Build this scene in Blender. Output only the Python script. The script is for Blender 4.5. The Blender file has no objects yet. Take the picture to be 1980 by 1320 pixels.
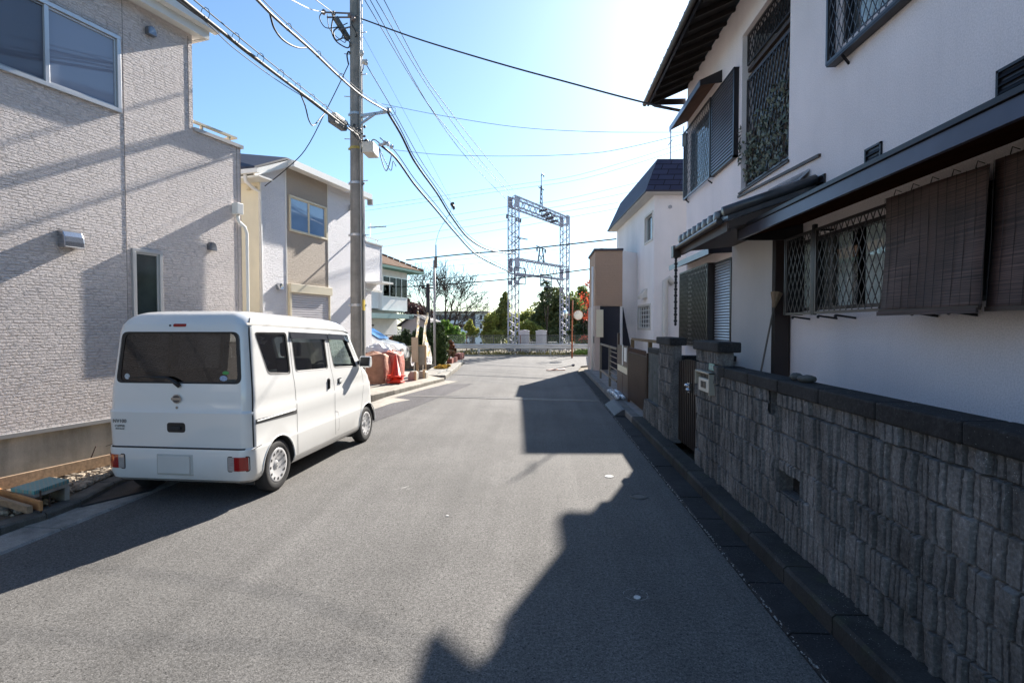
import bpy, bmesh, math, random
from mathutils import Vector, Matrix
from mathutils.geometry import tessellate_polygon
R = random.Random(7)
rad = math.radians
sc = bpy.context.scene
COL = sc.collection
# ------------------------------------------------------------------ camera model (used to size real geometry from measured sight lines)
FPX = 1060.0
TH = math.atan(55 / FPX); PT = math.atan(30 / FPX); HC = 1.72
CAM = Vector((0, 0, HC))
FW = Vector((-math.sin(TH) * math.cos(PT), math.cos(TH) * math.cos(PT), -math.sin(PT)))
RT = Vector((math.cos(TH), math.sin(TH), 0))
UP = RT.cross(FW)
def ray(u, v): return FW + RT * ((u - 990) / FPX) + UP * ((660 - v) / FPX)
def gp(u, v, h=0.0):
    r = ray(u, v); return CAM + r * ((h - HC) / r.z)
def aty(u, v, Y):
    r = ray(u, v); return CAM + r * (Y / r.y)
def atx(u, v, X):
    r = ray(u, v); return CAM + r * (X / r.x)
def onp(u, v, p, d):
    r = ray(u, v); n = (d[1], -d[0])
    t = (n[0] * p[0] + n[1] * p[1]) / (n[0] * r.x + n[1] * r.y)
    return CAM + r * t
SUN_AZ, SUN_EL = 20.1, 31.3      # azimuth to the right of +Y
# ------------------------------------------------------------------ mesh builder
class MB:
    def __init__(s): s.v = []; s.f = []; s.m = []; s.cur = 0
    def add(s, vs, fs):
        b = len(s.v); s.v += [tuple(p) for p in vs]
        for f in fs: s.f.append([b + i for i in f]); s.m.append(s.cur)
        return s
    def box(s, x0, x1, y0, y1, z0, z1):
        if x0 > x1: x0, x1 = x1, x0
        if y0 > y1: y0, y1 = y1, y0
        if z0 > z1: z0, z1 = z1, z0
        return s.add([(x0,y0,z0),(x1,y0,z0),(x1,y1,z0),(x0,y1,z0),(x0,y0,z1),(x1,y0,z1),(x1,y1,z1),(x0,y1,z1)],
              [(3,2,1,0),(4,5,6,7),(0,1,5,4),(1,2,6,5),(2,3,7,6),(3,0,4,7)])
    def hexa(s, b, t):
        return s.add(list(b) + list(t), [(3,2,1,0),(4,5,6,7),(0,1,5,4),(1,2,6,5),(2,3,7,6),(3,0,4,7)])
    def prism(s, pts, d):
        """closed polygon of 3-D points swept by vector d"""
        n = len(pts); p = [Vector(q) for q in pts]; d = Vector(d)
        vs = p + [q + d for q in p]
        return s.add(vs, [list(range(n))[::-1], list(range(n, 2 * n))] + [(i, (i + 1) % n, n + (i + 1) % n, n + i) for i in range(n)])
    def quad(s, *p): return s.add(p, [tuple(range(len(p)))])
    def bar(s, a, b, w, h=None, up=(0, 0, 1)):
        a = Vector(a); b = Vector(b); h = h or w; d = (b - a)
        if d.length < 1e-6: return s
        d.normalize(); up = Vector(up)
        if abs(d.dot(up)) > .98: up = Vector((0, 1, 0)) if abs(d.y) < .9 else Vector((1, 0, 0))
        x = d.cross(up).normalized(); y = x.cross(d).normalized()
        o = [x * sx * w / 2 + y * sy * h / 2 for sx, sy in ((-1,-1),(1,-1),(1,1),(-1,1))]
        return s.hexa([a + k for k in o], [b + k for k in o])
    def tube(s, pts, r, n=8, cap=True):
        pts = [Vector(p) for p in pts]; rs = r if isinstance(r, (list, tuple)) else [r] * len(pts)
        b = len(s.v); px = None
        for i, p in enumerate(pts):
            d = (pts[min(i + 1, len(pts) - 1)] - pts[max(i - 1, 0)])
            d = d.normalized() if d.length > 1e-9 else Vector((0, 0, 1))
            if px is None:
                a = Vector((0, 0, 1)) if abs(d.z) < .9 else Vector((1, 0, 0)); px = d.cross(a).normalized()
            px = (px - d * px.dot(d)); px = px.normalized() if px.length > 1e-6 else d.orthogonal().normalized()
            py = d.cross(px)
            for k in range(n):
                t = 2 * math.pi * k / n; s.v.append(tuple(p + (px * math.cos(t) + py * math.sin(t)) * rs[i]))
        for i in range(len(pts) - 1):
            for k in range(n):
                k2 = (k + 1) % n
                s.f.append([b + i * n + k, b + i * n + k2, b + (i + 1) * n + k2, b + (i + 1) * n + k]); s.m.append(s.cur)
        if cap:
            s.f.append([b + k for k in range(n)][::-1]); s.m.append(s.cur)
            e = b + (len(pts) - 1) * n; s.f.append([e + k for k in range(n)]); s.m.append(s.cur)
        return s
    def cyl(s, a, b, r0, r1=None, n=16): return s.tube([a, b], [r0, r0 if r1 is None else r1], n)
    def lathe(s, prof, n=24, c=(0, 0, 0), ax='z'):
        """prof: (r, h) list"""
        b = len(s.v)
        for r, h in prof:
            for k in range(n):
                t = 2 * math.pi * k / n; x, y = r * math.cos(t), r * math.sin(t)
                p = (x, y, h) if ax == 'z' else ((h, x, y) if ax == 'x' else (y, h, x))
                s.v.append((p[0] + c[0], p[1] + c[1], p[2] + c[2]))
        for i in range(len(prof) - 1):
            for k in range(n):
                k2 = (k + 1) % n
                s.f.append([b + i * n + k, b + i * n + k2, b + (i + 1) * n + k2, b + (i + 1) * n + k]); s.m.append(s.cur)
        return s
    def blob(s, c, rx, ry, rz, n=10, m=6, j=0.0, rnd=None):
        rnd = rnd or R; b = len(s.v); c = Vector(c)
        s.v.append(tuple(c + Vector((0, 0, -rz))))
        for i in range(1, m):
            ph = -math.pi / 2 + math.pi * i / m
            for k in range(n):
                t = 2 * math.pi * k / n; q = 1 + rnd.uniform(-j, j)
                s.v.append(tuple(c + Vector((rx * math.cos(ph) * math.cos(t) * q, ry * math.cos(ph) * math.sin(t) * q, rz * math.sin(ph) * q))))
        s.v.append(tuple(c + Vector((0, 0, rz)))); e = len(s.v) - 1
        for k in range(n):
            k2 = (k + 1) % n
            s.f.append([b, b + 1 + k2, b + 1 + k]); s.m.append(s.cur)
            s.f.append([e, e - n + k, e - n + k2]); s.m.append(s.cur)
            for i in range(m - 2):
                a = b + 1 + i * n
                s.f.append([a + k, a + k2, a + n + k2, a + n + k]); s.m.append(s.cur)
        return s
    def build(s, name, mat, parent=None, world=True, smooth=False, bevel=0, fix=False, auto=None):
        me = bpy.data.meshes.new(name)
        vs = s.v
        if parent is not None and world:
            iv = wm(parent).inverted(); vs = [tuple(iv @ Vector(p)) for p in s.v]
        me.from_pydata(vs, [], s.f); me.update()
        mats = mat if isinstance(mat, (list, tuple)) else [mat]
        for m_ in mats: me.materials.append(m_)
        if len(mats) > 1: me.polygons.foreach_set('material_index', s.m)
        if fix:
            bm = bmesh.new(); bm.from_mesh(me); bmesh.ops.recalc_face_normals(bm, faces=bm.faces); bm.to_mesh(me); bm.free()
        if smooth or auto:
            me.polygons.foreach_set('use_smooth', [True] * len(me.polygons))
        if auto:
            try: me.set_sharp_from_angle(angle=rad(auto))
            except Exception: pass
        o = bpy.data.objects.new(name, me); COL.objects.link(o)
        if parent is not None: o.parent = parent
        if bevel:
            b = o.modifiers.new('b', 'BEVEL'); b.width = bevel; b.segments = 2; b.limit_method = 'ANGLE'; b.angle_limit = rad(40)
        return o
def islands(mb):
    par = list(range(len(mb.v)))
    def find(a):
        while par[a] != a: par[a] = par[par[a]]; a = par[a]
        return a
    for f in mb.f:
        for q in f[1:]:
            a, b = find(f[0]), find(q)
            if a != b: par[a] = b
    g = {}
    for k, f in enumerate(mb.f): g.setdefault(find(f[0]), []).append(k)
    out = []
    for fs in g.values():
        m = MB(); mp = {}
        for k in fs:
            nf = []
            for q in mb.f[k]:
                if q not in mp: mp[q] = len(m.v); m.v.append(mb.v[q])
                nf.append(mp[q])
            m.f.append(nf); m.m.append(mb.m[k])
        out.append(m)
    return out
def each(mb, name, mat, parent, **k): return [m.build(name, mat, parent, **k) for m in islands(mb)]
WM = {}
def wm(o):
    m = Matrix.Translation(o.location) @ o.rotation_euler.to_matrix().to_4x4()
    return (wm(o.parent) @ m) if o.parent else m
def thing(name, label, cat, loc=(0, 0, 0), rz=0.0, group=None):
    o = bpy.data.objects.new(name, None); COL.objects.link(o); o.empty_display_size = .1
    o.location = loc; o.rotation_euler = (0, 0, rz); o['label'] = label; o['category'] = cat
    if group: o['group'] = group
    return o
def tag(o, label, cat, group=None, kind=None):
    o['label'] = label; o['category'] = cat
    if group: o['group'] = group
    if kind: o['kind'] = kind
    return o
def struct(o): o['kind'] = 'structure'; return o
def copy_tree(o, parent=None):
    c = o.copy(); COL.objects.link(c)
    if parent is not None: c.parent = parent
    for ch in list(o.children): copy_tree(ch, c)
    return c
# ------------------------------------------------------------------ materials
MATS = {}
def nodes(name):
    m = bpy.data.materials.new(name); m.use_nodes = True; nt = m.node_tree
    b = nt.nodes['Principled BSDF']
    def N(t, **k):
        n = nt.nodes.new(t)
        for a, v in k.items():
            if a in n.inputs.keys(): n.inputs[a].default_value = v
            else: setattr(n, a, v)
        return n
    return m, nt, b, N, nt.links.new
def coords(N, L, scale=(1, 1, 1), kind='Object'):
    tc = N('ShaderNodeTexCoord'); mp = N('ShaderNodeMapping'); mp.inputs['Scale'].default_value = scale
    L(tc.outputs[kind], mp.inputs['Vector']); return mp.outputs['Vector']
def ramp(N, L, src, stops):
    r = N('ShaderNodeValToRGB'); e = r.color_ramp.elements
    while len(e) < len(stops): e.new(.5)
    for k, (p, c) in zip(e, stops):
        k.position = p; k.color = (c, c, c, 1) if isinstance(c, (int, float)) else (*c, 1)
    L(src, r.inputs['Fac']); return r.outputs['Color']
def mixc(N, L, fac, a, b, mode='MIX'):
    m = N('ShaderNodeMix'); m.data_type = 'RGBA'; m.blend_type = mode
    for sock, val in ((m.inputs['Factor'], fac), (m.inputs['A'], a), (m.inputs['B'], b)): pass
    ia = [i for i in m.inputs if i.name == 'A' and i.type == 'RGBA'][0]; ib = [i for i in m.inputs if i.name == 'B' and i.type == 'RGBA'][0]
    fa = [i for i in m.inputs if i.name == 'Factor' and i.type == 'VALUE'][0]
    for s_, v in ((fa, fac), (ia, a), (ib, b)):
        if hasattr(v, 'is_linked') or hasattr(v, 'links'): L(v, s_)
        else: s_.default_value = v if isinstance(v, (int, float)) else ((*v, 1) if len(v) == 3 else v)
    return [o for o in m.outputs if o.type == 'RGBA'][0]
def M(name, col, rough=.6, metal=0.0, var=.15, vs=3.0, bump=0.0, bs=60.0, bd=.004, coat=0.0, spec=.5, island=0.0, vs2=None, stretch=(1, 1, 1), trans=0.0):
    if name in MATS: return MATS[name]
    m, nt, b, N, L = nodes(name)
    b.inputs['Roughness'].default_value = rough; b.inputs['Metallic'].default_value = metal
    b.inputs['Specular IOR Level'].default_value = spec
    if coat: b.inputs['Coat Weight'].default_value = coat; b.inputs['Coat Roughness'].default_value = .03
    if var or bump: vec = coords(N, L, stretch)
    c = (*col, 1)
    if var:
        n = N('ShaderNodeTexNoise', Scale=vs, Detail=6.0, Roughness=.6); L(vec, n.inputs['Vector'])
        f = ramp(N, L, n.outputs['Fac'], [(.3, 1 - var), (.7, 1 + var * .6)])
        c = mixc(N, L, 1.0, c, f, 'MULTIPLY')
    if island:
        g = N('ShaderNodeNewGeometry'); f = ramp(N, L, g.outputs['Random Per Island'], [(0, 1 - island), (1, 1 + island)])
        c = mixc(N, L, 1.0, c, f, 'MULTIPLY')
    if var or island: L(c, b.inputs['Base Color'])
    else: b.inputs['Base Color'].default_value = c
    if bump:
        n = N('ShaderNodeTexNoise', Scale=bs, Detail=4.0); L(vec, n.inputs['Vector'])
        bp = N('ShaderNodeBump', Strength=bump, Distance=bd); L(n.outputs['Fac'], bp.inputs['Height']); L(bp.outputs['Normal'], b.inputs['Normal'])
    if trans:
        t = N('ShaderNodeBsdfTranslucent'); t.inputs['Color'].default_value = (*[min(1, k * 1.3) for k in col], 1)
        if var or island: L(c, t.inputs['Color'])
        ms = N('ShaderNodeMixShader'); ms.inputs[0].default_value = trans
        out = [n for n in nt.nodes if n.type == 'OUTPUT_MATERIAL'][0]
        L(b.outputs[0], ms.inputs[1]); L(t.outputs[0], ms.inputs[2]); L(ms.outputs[0], out.inputs['Surface'])
    MATS[name] = m; return m
def siding(name, col, row=.034, col_w=.14, depth=.016, strength=1.0, rough=.75):
    """rock faced siding: broken stone ledges stacked in thin wavering courses"""
    m, nt, b, N, L = nodes(name); vec = coords(N, L)
    def mth(op, a, b_=0.0, c_=None):
        n = N('ShaderNodeMath', operation=op)
        for i, q in enumerate((a, b_) if c_ is None else (a, b_, c_)):
            if isinstance(q, (int, float)): n.inputs[i].default_value = q
            else: L(q, n.inputs[i])
        return n.outputs[0]
    def noise(scl, det=3.0, ro=.6):
        mp = N('ShaderNodeMapping'); mp.inputs['Scale'].default_value = scl; L(vec, mp.inputs['Vector']); n = N('ShaderNodeTexNoise', Scale=1.0, Detail=det, Roughness=ro); L(mp.outputs[0], n.inputs['Vector']); return n.outputs['Fac']
    def white(a, b_=0.0):
        cb = N('ShaderNodeCombineXYZ')
        for i, q in enumerate((a, b_)):
            if isinstance(q, (int, float)): cb.inputs[i].default_value = q
            else: L(q, cb.inputs[i])
        w = N('ShaderNodeTexWhiteNoise'); w.noise_dimensions = '3D'; L(cb.outputs[0], w.inputs['Vector']); return w.outputs['Value']
    sp = N('ShaderNodeSeparateXYZ'); L(vec, sp.inputs[0])
    n1 = noise((9, 1, 14)); n2 = noise((26, 1, 60), 4.0, .7); n3 = noise((60, 1, 110), 3.0, .7)
    def layer(row_, cw, off, amp):
        zw = mth('ADD', mth('DIVIDE', sp.outputs['Z'], row_), mth('ADD', mth('MULTIPLY', n1, amp), off)); ro = mth('FLOOR', zw); fr = mth('SUBTRACT', zw, ro)
        xw = mth('ADD', mth('DIVIDE', sp.outputs['X'], cw), mth('ADD', mth('MULTIPLY', white(ro, off), 7.0), mth('MULTIPLY', n2, .8))); co = mth('FLOOR', xw); fx = mth('SUBTRACT', xw, co)
        cell = white(ro, co); e = mth('ABSOLUTE', mth('SUBTRACT', mth('MULTIPLY', fr, 2.0), 1.0)); e = mth('SUBTRACT', 1.0, mth('POWER', e, 5.0)); e2 = mth('ABSOLUTE', mth('SUBTRACT', mth('MULTIPLY', fx, 2.0), 1.0)); e2 = mth('SUBTRACT', 1.0, mth('POWER', e2, 9.0))
        return mth('MULTIPLY', mth('MULTIPLY', e, e2), mth('ADD', mth('MULTIPLY', cell, .7), .3))
    h = mth('ADD', mth('ADD', layer(row, col_w, .0, 1.3), mth('MULTIPLY', layer(row * .55, col_w * .6, 3.3, 2.0), .45)), mth('ADD', mth('MULTIPLY', n2, .7), mth('MULTIPLY', n3, .35)))
    bp = N('ShaderNodeBump', Strength=strength, Distance=depth); L(h, bp.inputs['Height']); L(bp.outputs['Normal'], b.inputs['Normal'])
    c = mixc(N, L, 1.0, (*col, 1), ramp(N, L, n2, [(.3, .86), (.65, 1.05)]), 'MULTIPLY')
    n4 = N('ShaderNodeTexNoise', Scale=.8, Detail=3.0); L(vec, n4.inputs['Vector']); c = mixc(N, L, 1.0, c, ramp(N, L, n4.outputs['Fac'], [(.3, .95), (.7, 1.03)]), 'MULTIPLY')
    L(c, b.inputs['Base Color']); b.inputs['Roughness'].default_value = rough; b.inputs['Specular IOR Level'].default_value = .3
    MATS[name] = m; return m
def glass(name, tint=(.1, .11, .12), refl=1.0, rough=.01, ior=1.6):
    m, nt, b, N, L = nodes(name)
    nt.nodes.remove(b)
    t = N('ShaderNodeBsdfTransparent'); t.inputs['Color'].default_value = (*tint, 1)
    g = N('ShaderNodeBsdfGlossy'); g.inputs['Roughness'].default_value = rough; g.inputs['Color'].default_value = (refl, refl, refl, 1)
    ge = N('ShaderNodeNewGeometry'); dt = N('ShaderNodeVectorMath', operation='DOT_PRODUCT'); L(ge.outputs['Normal'], dt.inputs[0]); L(ge.outputs['Incoming'], dt.inputs[1])
    def mt(op, a, b_):
        n = N('ShaderNodeMath', operation=op)
        for i, q in enumerate((a, b_)):
            if isinstance(q, (int, float)): n.inputs[i].default_value = q
            else: L(q, n.inputs[i])
        return n.outputs[0]
    f0 = ((ior - 1) / (ior + 1)) ** 2; f_ = mt('ADD', mt('MULTIPLY', mt('POWER', mt('SUBTRACT', 1.0, mt('ABSOLUTE', dt.outputs['Value'], 0.0)), 5.0), 1 - f0), f0)
    ms = N('ShaderNodeMixShader'); L(f_, ms.inputs[0]); L(t.outputs[0], ms.inputs[1]); L(g.outputs[0], ms.inputs[2])
    out = [n for n in nt.nodes if n.type == 'OUTPUT_MATERIAL'][0]; L(ms.outputs[0], out.inputs['Surface'])
    MATS[name] = m; return m
def asphalt(name, base, seams=False):
    m, nt, b, N, L = nodes(name); vec = coords(N, L)
    n1 = N('ShaderNodeTexNoise', Scale=110.0, Detail=3.0, Roughness=.8); L(vec, n1.inputs['Vector'])
    n2 = N('ShaderNodeTexNoise', Scale=.55, Detail=5.0, Roughness=.6); L(vec, n2.inputs['Vector'])
    n3 = N('ShaderNodeTexNoise', Scale=9.0, Detail=5.0, Roughness=.7); L(vec, n3.inputs['Vector'])
    vo = N('ShaderNodeTexVoronoi', Scale=70.0); L(vec, vo.inputs['Vector'])
    c = mixc(N, L, 1.0, (*base, 1), ramp(N, L, n1.outputs['Fac'], [(.34, .25), (.47, .95), (.56, 1.08), (.7, 2.0)]), 'MULTIPLY')
    c = mixc(N, L, 1.0, c, ramp(N, L, n2.outputs['Fac'], [(.3, .82), (.7, 1.16)]), 'MULTIPLY')
    c = mixc(N, L, 1.0, c, ramp(N, L, n3.outputs['Fac'], [(.3, .88), (.7, 1.08)]), 'MULTIPLY')
    c = mixc(N, L, 1.0, c, ramp(N, L, vo.outputs['Distance'], [(.0, 1.5), (.12, 1.0)]), 'MULTIPLY')
    vp = N('ShaderNodeTexVoronoi', Scale=34.0); L(vec, vp.inputs['Vector']); sc_ = N('ShaderNodeSeparateColor'); L(vp.outputs['Color'], sc_.inputs[0]); pm = N('ShaderNodeMath', operation='MULTIPLY')
    L(ramp(N, L, vp.outputs['Distance'], [(.14, 1.0), (.26, 0.0)]), pm.inputs[0]); L(ramp(N, L, sc_.outputs[0], [(.62, 0.0), (.68, .75)]), pm.inputs[1]); c = mixc(N, L, pm.outputs[0], c, tuple(k * .22 for k in base))
    n6 = N('ShaderNodeTexNoise', Scale=42.0, Detail=2.0, Roughness=.8); L(vec, n6.inputs['Vector']); c = mixc(N, L, 1.0, c, ramp(N, L, n6.outputs['Fac'], [(.36, .72), (.5, 1.0), (.64, 1.28)]), 'MULTIPLY')
    # long faint streaks along and across the lane from traffic and rolling
    mp = N('ShaderNodeMapping'); mp.inputs['Scale'].default_value = (3.2, .12, 1); L(vec, mp.inputs['Vector'])
    n4 = N('ShaderNodeTexNoise', Scale=1.0, Detail=4.0); L(mp.outputs[0], n4.inputs['Vector'])
    c = mixc(N, L, 1.0, c, ramp(N, L, n4.outputs['Fac'], [(.35, .9), (.65, 1.07)]), 'MULTIPLY')
    L(c, b.inputs['Base Color']); b.inputs['Roughness'].default_value = .88; b.inputs['Specular IOR Level'].default_value = .25
    bp = N('ShaderNodeBump', Strength=.8, Distance=.005); L(n1.outputs['Fac'], bp.inputs['Height']); L(bp.outputs['Normal'], b.inputs['Normal'])
    MATS[name] = m; return m
def stained(name, base, rough=.85, speck=.25, dark=.45, bs=90.0, moss=0.0, grain=1.0, lichen=0.0):
    """weathered concrete: blotches, vertical runs, specks"""
    m, nt, b, N, L = nodes(name); vec = coords(N, L)
    n1 = N('ShaderNodeTexNoise', Scale=bs, Detail=4.0, Roughness=.7); L(vec, n1.inputs['Vector'])
    n2 = N('ShaderNodeTexNoise', Scale=2.2, Detail=7.0, Roughness=.65); L(vec, n2.inputs['Vector'])
    mp = N('ShaderNodeMapping'); mp.inputs['Scale'].default_value = (9, 9, .7); L(vec, mp.inputs['Vector'])
    n3 = N('ShaderNodeTexNoise', Scale=1.0, Detail=5.0); L(mp.outputs[0], n3.inputs['Vector'])
    c = mixc(N, L, 1.0, (*base, 1), ramp(N, L, n2.outputs['Fac'], [(.3, 1 - dark), (.68, 1.18)]), 'MULTIPLY')
    c = mixc(N, L, 1.0, c, ramp(N, L, n3.outputs['Fac'], [(.3, .78), (.6, 1.08)]), 'MULTIPLY')
    c = mixc(N, L, 1.0, c, ramp(N, L, n1.outputs['Fac'], [(.3, 1 - speck), (.6, 1.0), (.78, 1 + speck * 2.2)]), 'MULTIPLY')
    if lichen:
        v = N('ShaderNodeTexVoronoi', Scale=75.0); v.inputs['Randomness'].default_value = 1.0; L(vec, v.inputs['Vector']); nn = N('ShaderNodeTexNoise', Scale=3.5, Detail=4.0); L(vec, nn.inputs['Vector'])
        sp_ = N('ShaderNodeSeparateColor'); L(v.outputs['Color'], sp_.inputs[0])
        k_ = N('ShaderNodeMath', operation='MULTIPLY'); L(ramp(N, L, v.outputs['Distance'], [(.12, 1.0), (.2, 0.0)]), k_.inputs[0]); L(ramp(N, L, nn.outputs['Fac'], [(.42, 0.0), (.62, lichen)]), k_.inputs[1])
        k2_ = N('ShaderNodeMath', operation='MULTIPLY'); L(k_.outputs[0], k2_.inputs[0]); L(ramp(N, L, sp_.outputs[0], [(.55, 0.0), (.6, 1.0)]), k2_.inputs[1])
        c = mixc(N, L, k2_.outputs[0], c, (.42, .42, .40))
    if moss:
        n5 = N('ShaderNodeTexNoise', Scale=6.0, Detail=5.0); L(vec, n5.inputs['Vector'])
        c = mixc(N, L, ramp(N, L, n5.outputs['Fac'], [(.52, 0.0), (.7, moss)]), c, (.05, .06, .025))
    L(c, b.inputs['Base Color']); b.inputs['Roughness'].default_value = rough; b.inputs['Specular IOR Level'].default_value = .25
    bp = N('ShaderNodeBump', Strength=.5 * grain, Distance=.005); L(n1.outputs['Fac'], bp.inputs['Height']); L(bp.outputs['Normal'], b.inputs['Normal'])
    MATS[name] = m; return m
def stucco(name, base, bs=85.0, strength=.5):
    m, nt, b, N, L = nodes(name); vec = coords(N, L)
    n1 = N('ShaderNodeTexNoise', Scale=bs, Detail=3.0, Roughness=.6); L(vec, n1.inputs['Vector'])
    n2 = N('ShaderNodeTexNoise', Scale=1.1, Detail=6.0); L(vec, n2.inputs['Vector'])
    mp = N('ShaderNodeMapping'); mp.inputs['Scale'].default_value = (5, 5, .35); L(vec, mp.inputs['Vector'])
    n3 = N('ShaderNodeTexNoise', Scale=1.0, Detail=6.0, Roughness=.7); L(mp.outputs[0], n3.inputs['Vector'])
    c = mixc(N, L, 1.0, (*base, 1), ramp(N, L, n2.outputs['Fac'], [(.3, .93), (.7, 1.04)]), 'MULTIPLY')
    c = mixc(N, L, 1.0, c, ramp(N, L, n3.outputs['Fac'], [(.3, .965), (.55, 1.0)]), 'MULTIPLY')
    c = mixc(N, L, 1.0, c, ramp(N, L, n1.outputs['Fac'], [(.35, .88), (.65, 1.06)]), 'MULTIPLY')
    L(c, b.inputs['Base Color']); b.inputs['Roughness'].default_value = .9; b.inputs['Specular IOR Level'].default_value = .2
    bp = N('ShaderNodeBump', Strength=strength, Distance=.006); L(n1.outputs['Fac'], bp.inputs['Height']); L(bp.outputs['Normal'], b.inputs['Normal'])
    MATS[name] = m; return m
# shared materials
mAlu = M('aluminium_frame', (.62, .62, .62), .35, .6, var=.05)
mWhiteT = M('white_trim', (.78, .77, .73), .5, var=.05)
mCream = M('cream_trim', (.72, .64, .47), .5, var=.05)
mBlk = M('black_plastic', (.02, .02, .022), .45, var=.1)
mRub = M('rubber', (.028, .028, .03), .75, var=.25, bump=.3)
mDkBr = M('dark_brown_metal', (.045, .032, .026), .4, .2, var=.15)
mSteel = M('galvanised_steel', (.42, .43, .45), .45, .7, var=.15, vs=6)
mStain = M('stainless', (.55, .56, .58), .22, 1.0, var=.05)
mWire = M('cable_rubber', (.018, .018, .02), .6, var=0)
mWireG = M('bare_cable', (.05, .055, .06), .7, 0, var=0)
mConc = stained('pale_concrete', (.42, .39, .34), dark=.2, speck=.12)
mConcD = stained('old_concrete', (.16, .15, .14), dark=.4, speck=.3, moss=.5)
mAsph = asphalt('road_asphalt', (.142, .137, .131))
mAsphN = asphalt('new_asphalt', (.085, .08, .085))
mSoil = M('soil', (.19, .14, .095), .95, var=.5, vs=9, bump=1.0, bs=30, bd=.03)
mWhitePaint = M('white_paint', (.66, .66, .64), .7, var=.2, vs=20)
# ------------------------------------------------------------------ ground, road, kerbs
def sheet(name, pts, z, mat, kind='structure'):
    mb = MB(); P = [Vector((p[0], p[1], 0)) for p in pts]
    tri = tessellate_polygon([P]); mb.v = [(p.x, p.y, z) for p in P]
    for t in tri:
        a, b, c = t
        nrm = (P[b] - P[a]).cross(P[c] - P[a]).z
        mb.f.append([a, b, c] if nrm > 0 else [a, c, b]); mb.m.append(0)
    o = mb.build(name, mat); o['kind'] = kind; return o
mLot = stained('lot_paving', (.36, .33, .28), dark=.2, speck=.15)
mGrd = M('waste_ground', (.2, .17, .12), .95, var=.4, vs=.6, bump=.6, bs=8, bd=.05)
sheet('ground', [(-400, -40), (400, -40), (400, 46.5), (-400, 46.5)], -.06, mGrd)
road = [(1.37, -8), (1.37, 20.5), (1.75, 23.6), (2.6, 24.4), (40, 24.6), (40, 31.2), (-40, 31.2), (-40, 26.5), (-4.6, 26.5), (-3.55, 25.6), (-3.2, 21), (-3.02, 16.5), (-3.55, 13), (-3.98, 9), (-3.98, 5.4), (-4.05, 3.8), (-4.05, -8)]
sheet('road', road, 0.0, mAsph)
sheet('asphalt_patch', [(-3.96, 9.0), (-3.1, 9.0), (-2.62, 11.6), (-2.0, 16.2), (-2.9, 16.0), (-3.2, 14.3), (-3.5, 12.9), (-3.2, 12.4), (-3.55, 11.9)], .004, mAsphN)
sheet('concrete_apron', [(-3.99, 9.6), (-3.62, 9.6), (-3.3, 12.0), (-3.02, 12.55), (-3.5, 12.9), (-3.12, 14.7), (-2.55, 16.9), (-2.98, 17.0), (-3.72, 13.0)], .006, mLot)
# left gutter and kerbs
def strip(name, pts, w0, w1, z0, z1, mat, side=1):
    """extruded band: pts are the road-side edge, offset outward to the left"""
    mb = MB(); n = len(pts); P = [Vector((a, b, 0)) for a, b in pts]; O = []
    for i in range(n):
        d = (P[min(i + 1, n - 1)] - P[max(i - 1, 0)]).normalized(); O.append(Vector((-d.y, d.x, 0)) * side)
    for i in range(n - 1):
        a, b = P[i], P[i + 1]
        q = [a + O[i] * w0, b + O[i + 1] * w0, b + O[i + 1] * w1, a + O[i] * w1]
        if side < 0: q = q[::-1]
        mb.hexa([(p.x, p.y, z0) for p in q][::-1], [(p.x, p.y, z1) for p in q][::-1])
    return struct(mb.build(name, mat, fix=True))
gut = stained('gutter_concrete', (.36, .35, .33), dark=.3, speck=.3)
mKerb = stained('kerb_concrete', (.17, .16, .145), dark=.4, speck=.3, moss=.35)
def broken(name, pts, w0, w1, z0, z1, mat, side=1, step=.6, gap=.006):
    """kerb made of separate stones, with joints"""
    mb = MB(); P = [Vector((a, b, 0)) for a, b in pts]; seg = []
    for a, b in zip(P, P[1:]):
        L_ = (b - a).length; k = max(1, round(L_ / step))
        for i in range(k): seg.append((a.lerp(b, i / k), a.lerp(b, (i + 1) / k)))
    for a, b in seg:
        d = (b - a).normalized(); o = Vector((-d.y, d.x, 0)) * side; a2 = a + d * gap; b2 = b - d * gap; j = R.uniform(-.003, .003)
        c = .018
        prof = [(w0, z0), (w0, z1 - c), (w0 + c, z1), (w1, z1), (w1, z0)]
        mb.prism([a2 + o * x + Vector((0, 0, z + (j if z > z0 else 0))) for x, z in prof], b2 - a2)
    return struct(mb.build(name, mat, fix=True))
broken('gutter', [(-4.05, -6), (-4.05, 3.87), (-3.985, 5.4), (-3.98, 9.0)], .004, .36, -.05, .012, gut, step=.6)
kq = [tuple(gp(*q).xy) for q in ((-60, 1058), (0, 1034.5), (91, 1007), (158, 980), (222, 944))]
kl = [(kq[0][0], -6), (kq[0][0], 2.2)] + kq + [(kq[-1][0] - .12, 7.0), (kq[-1][0] - .12, 9.3)]
broken('kerb', kl, 0, .16, -.05, .075, mKerb, step=.8)
def kx(y):
    for (a, b_), (c_, d_) in zip(kl, kl[1:]):
        if b_ <= y <= d_: return a + (c_ - a) * (y - b_) / (d_ - b_)
    return kl[-1][0]
broken('kerb', [(-4.35, 11.4), (-3.95, 12.6), (-3.68, 13.6), (-3.3, 15.4), (-2.98, 16.9)], 0, .13, -.05, .11, mLot, step=.9)
sheet('lot_slab', [(-3.1, 17.0), (-3.75, 13.6), (-4.05, 12.6), (-4.5, 11.5), (-6.3, 11.0), (-8.5, 20.5), (-4.6, 19.3)], .095, mLot)
kk = stained('verge_slab', (.33, .31, .27), dark=.25, speck=.2)
broken('kerb', [(-3.12, 17.9), (-3.3, 21.2), (-3.62, 25.7), (-4.7, 26.45)], 0, .9, -.05, .10, kk, step=1.0)
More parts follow.
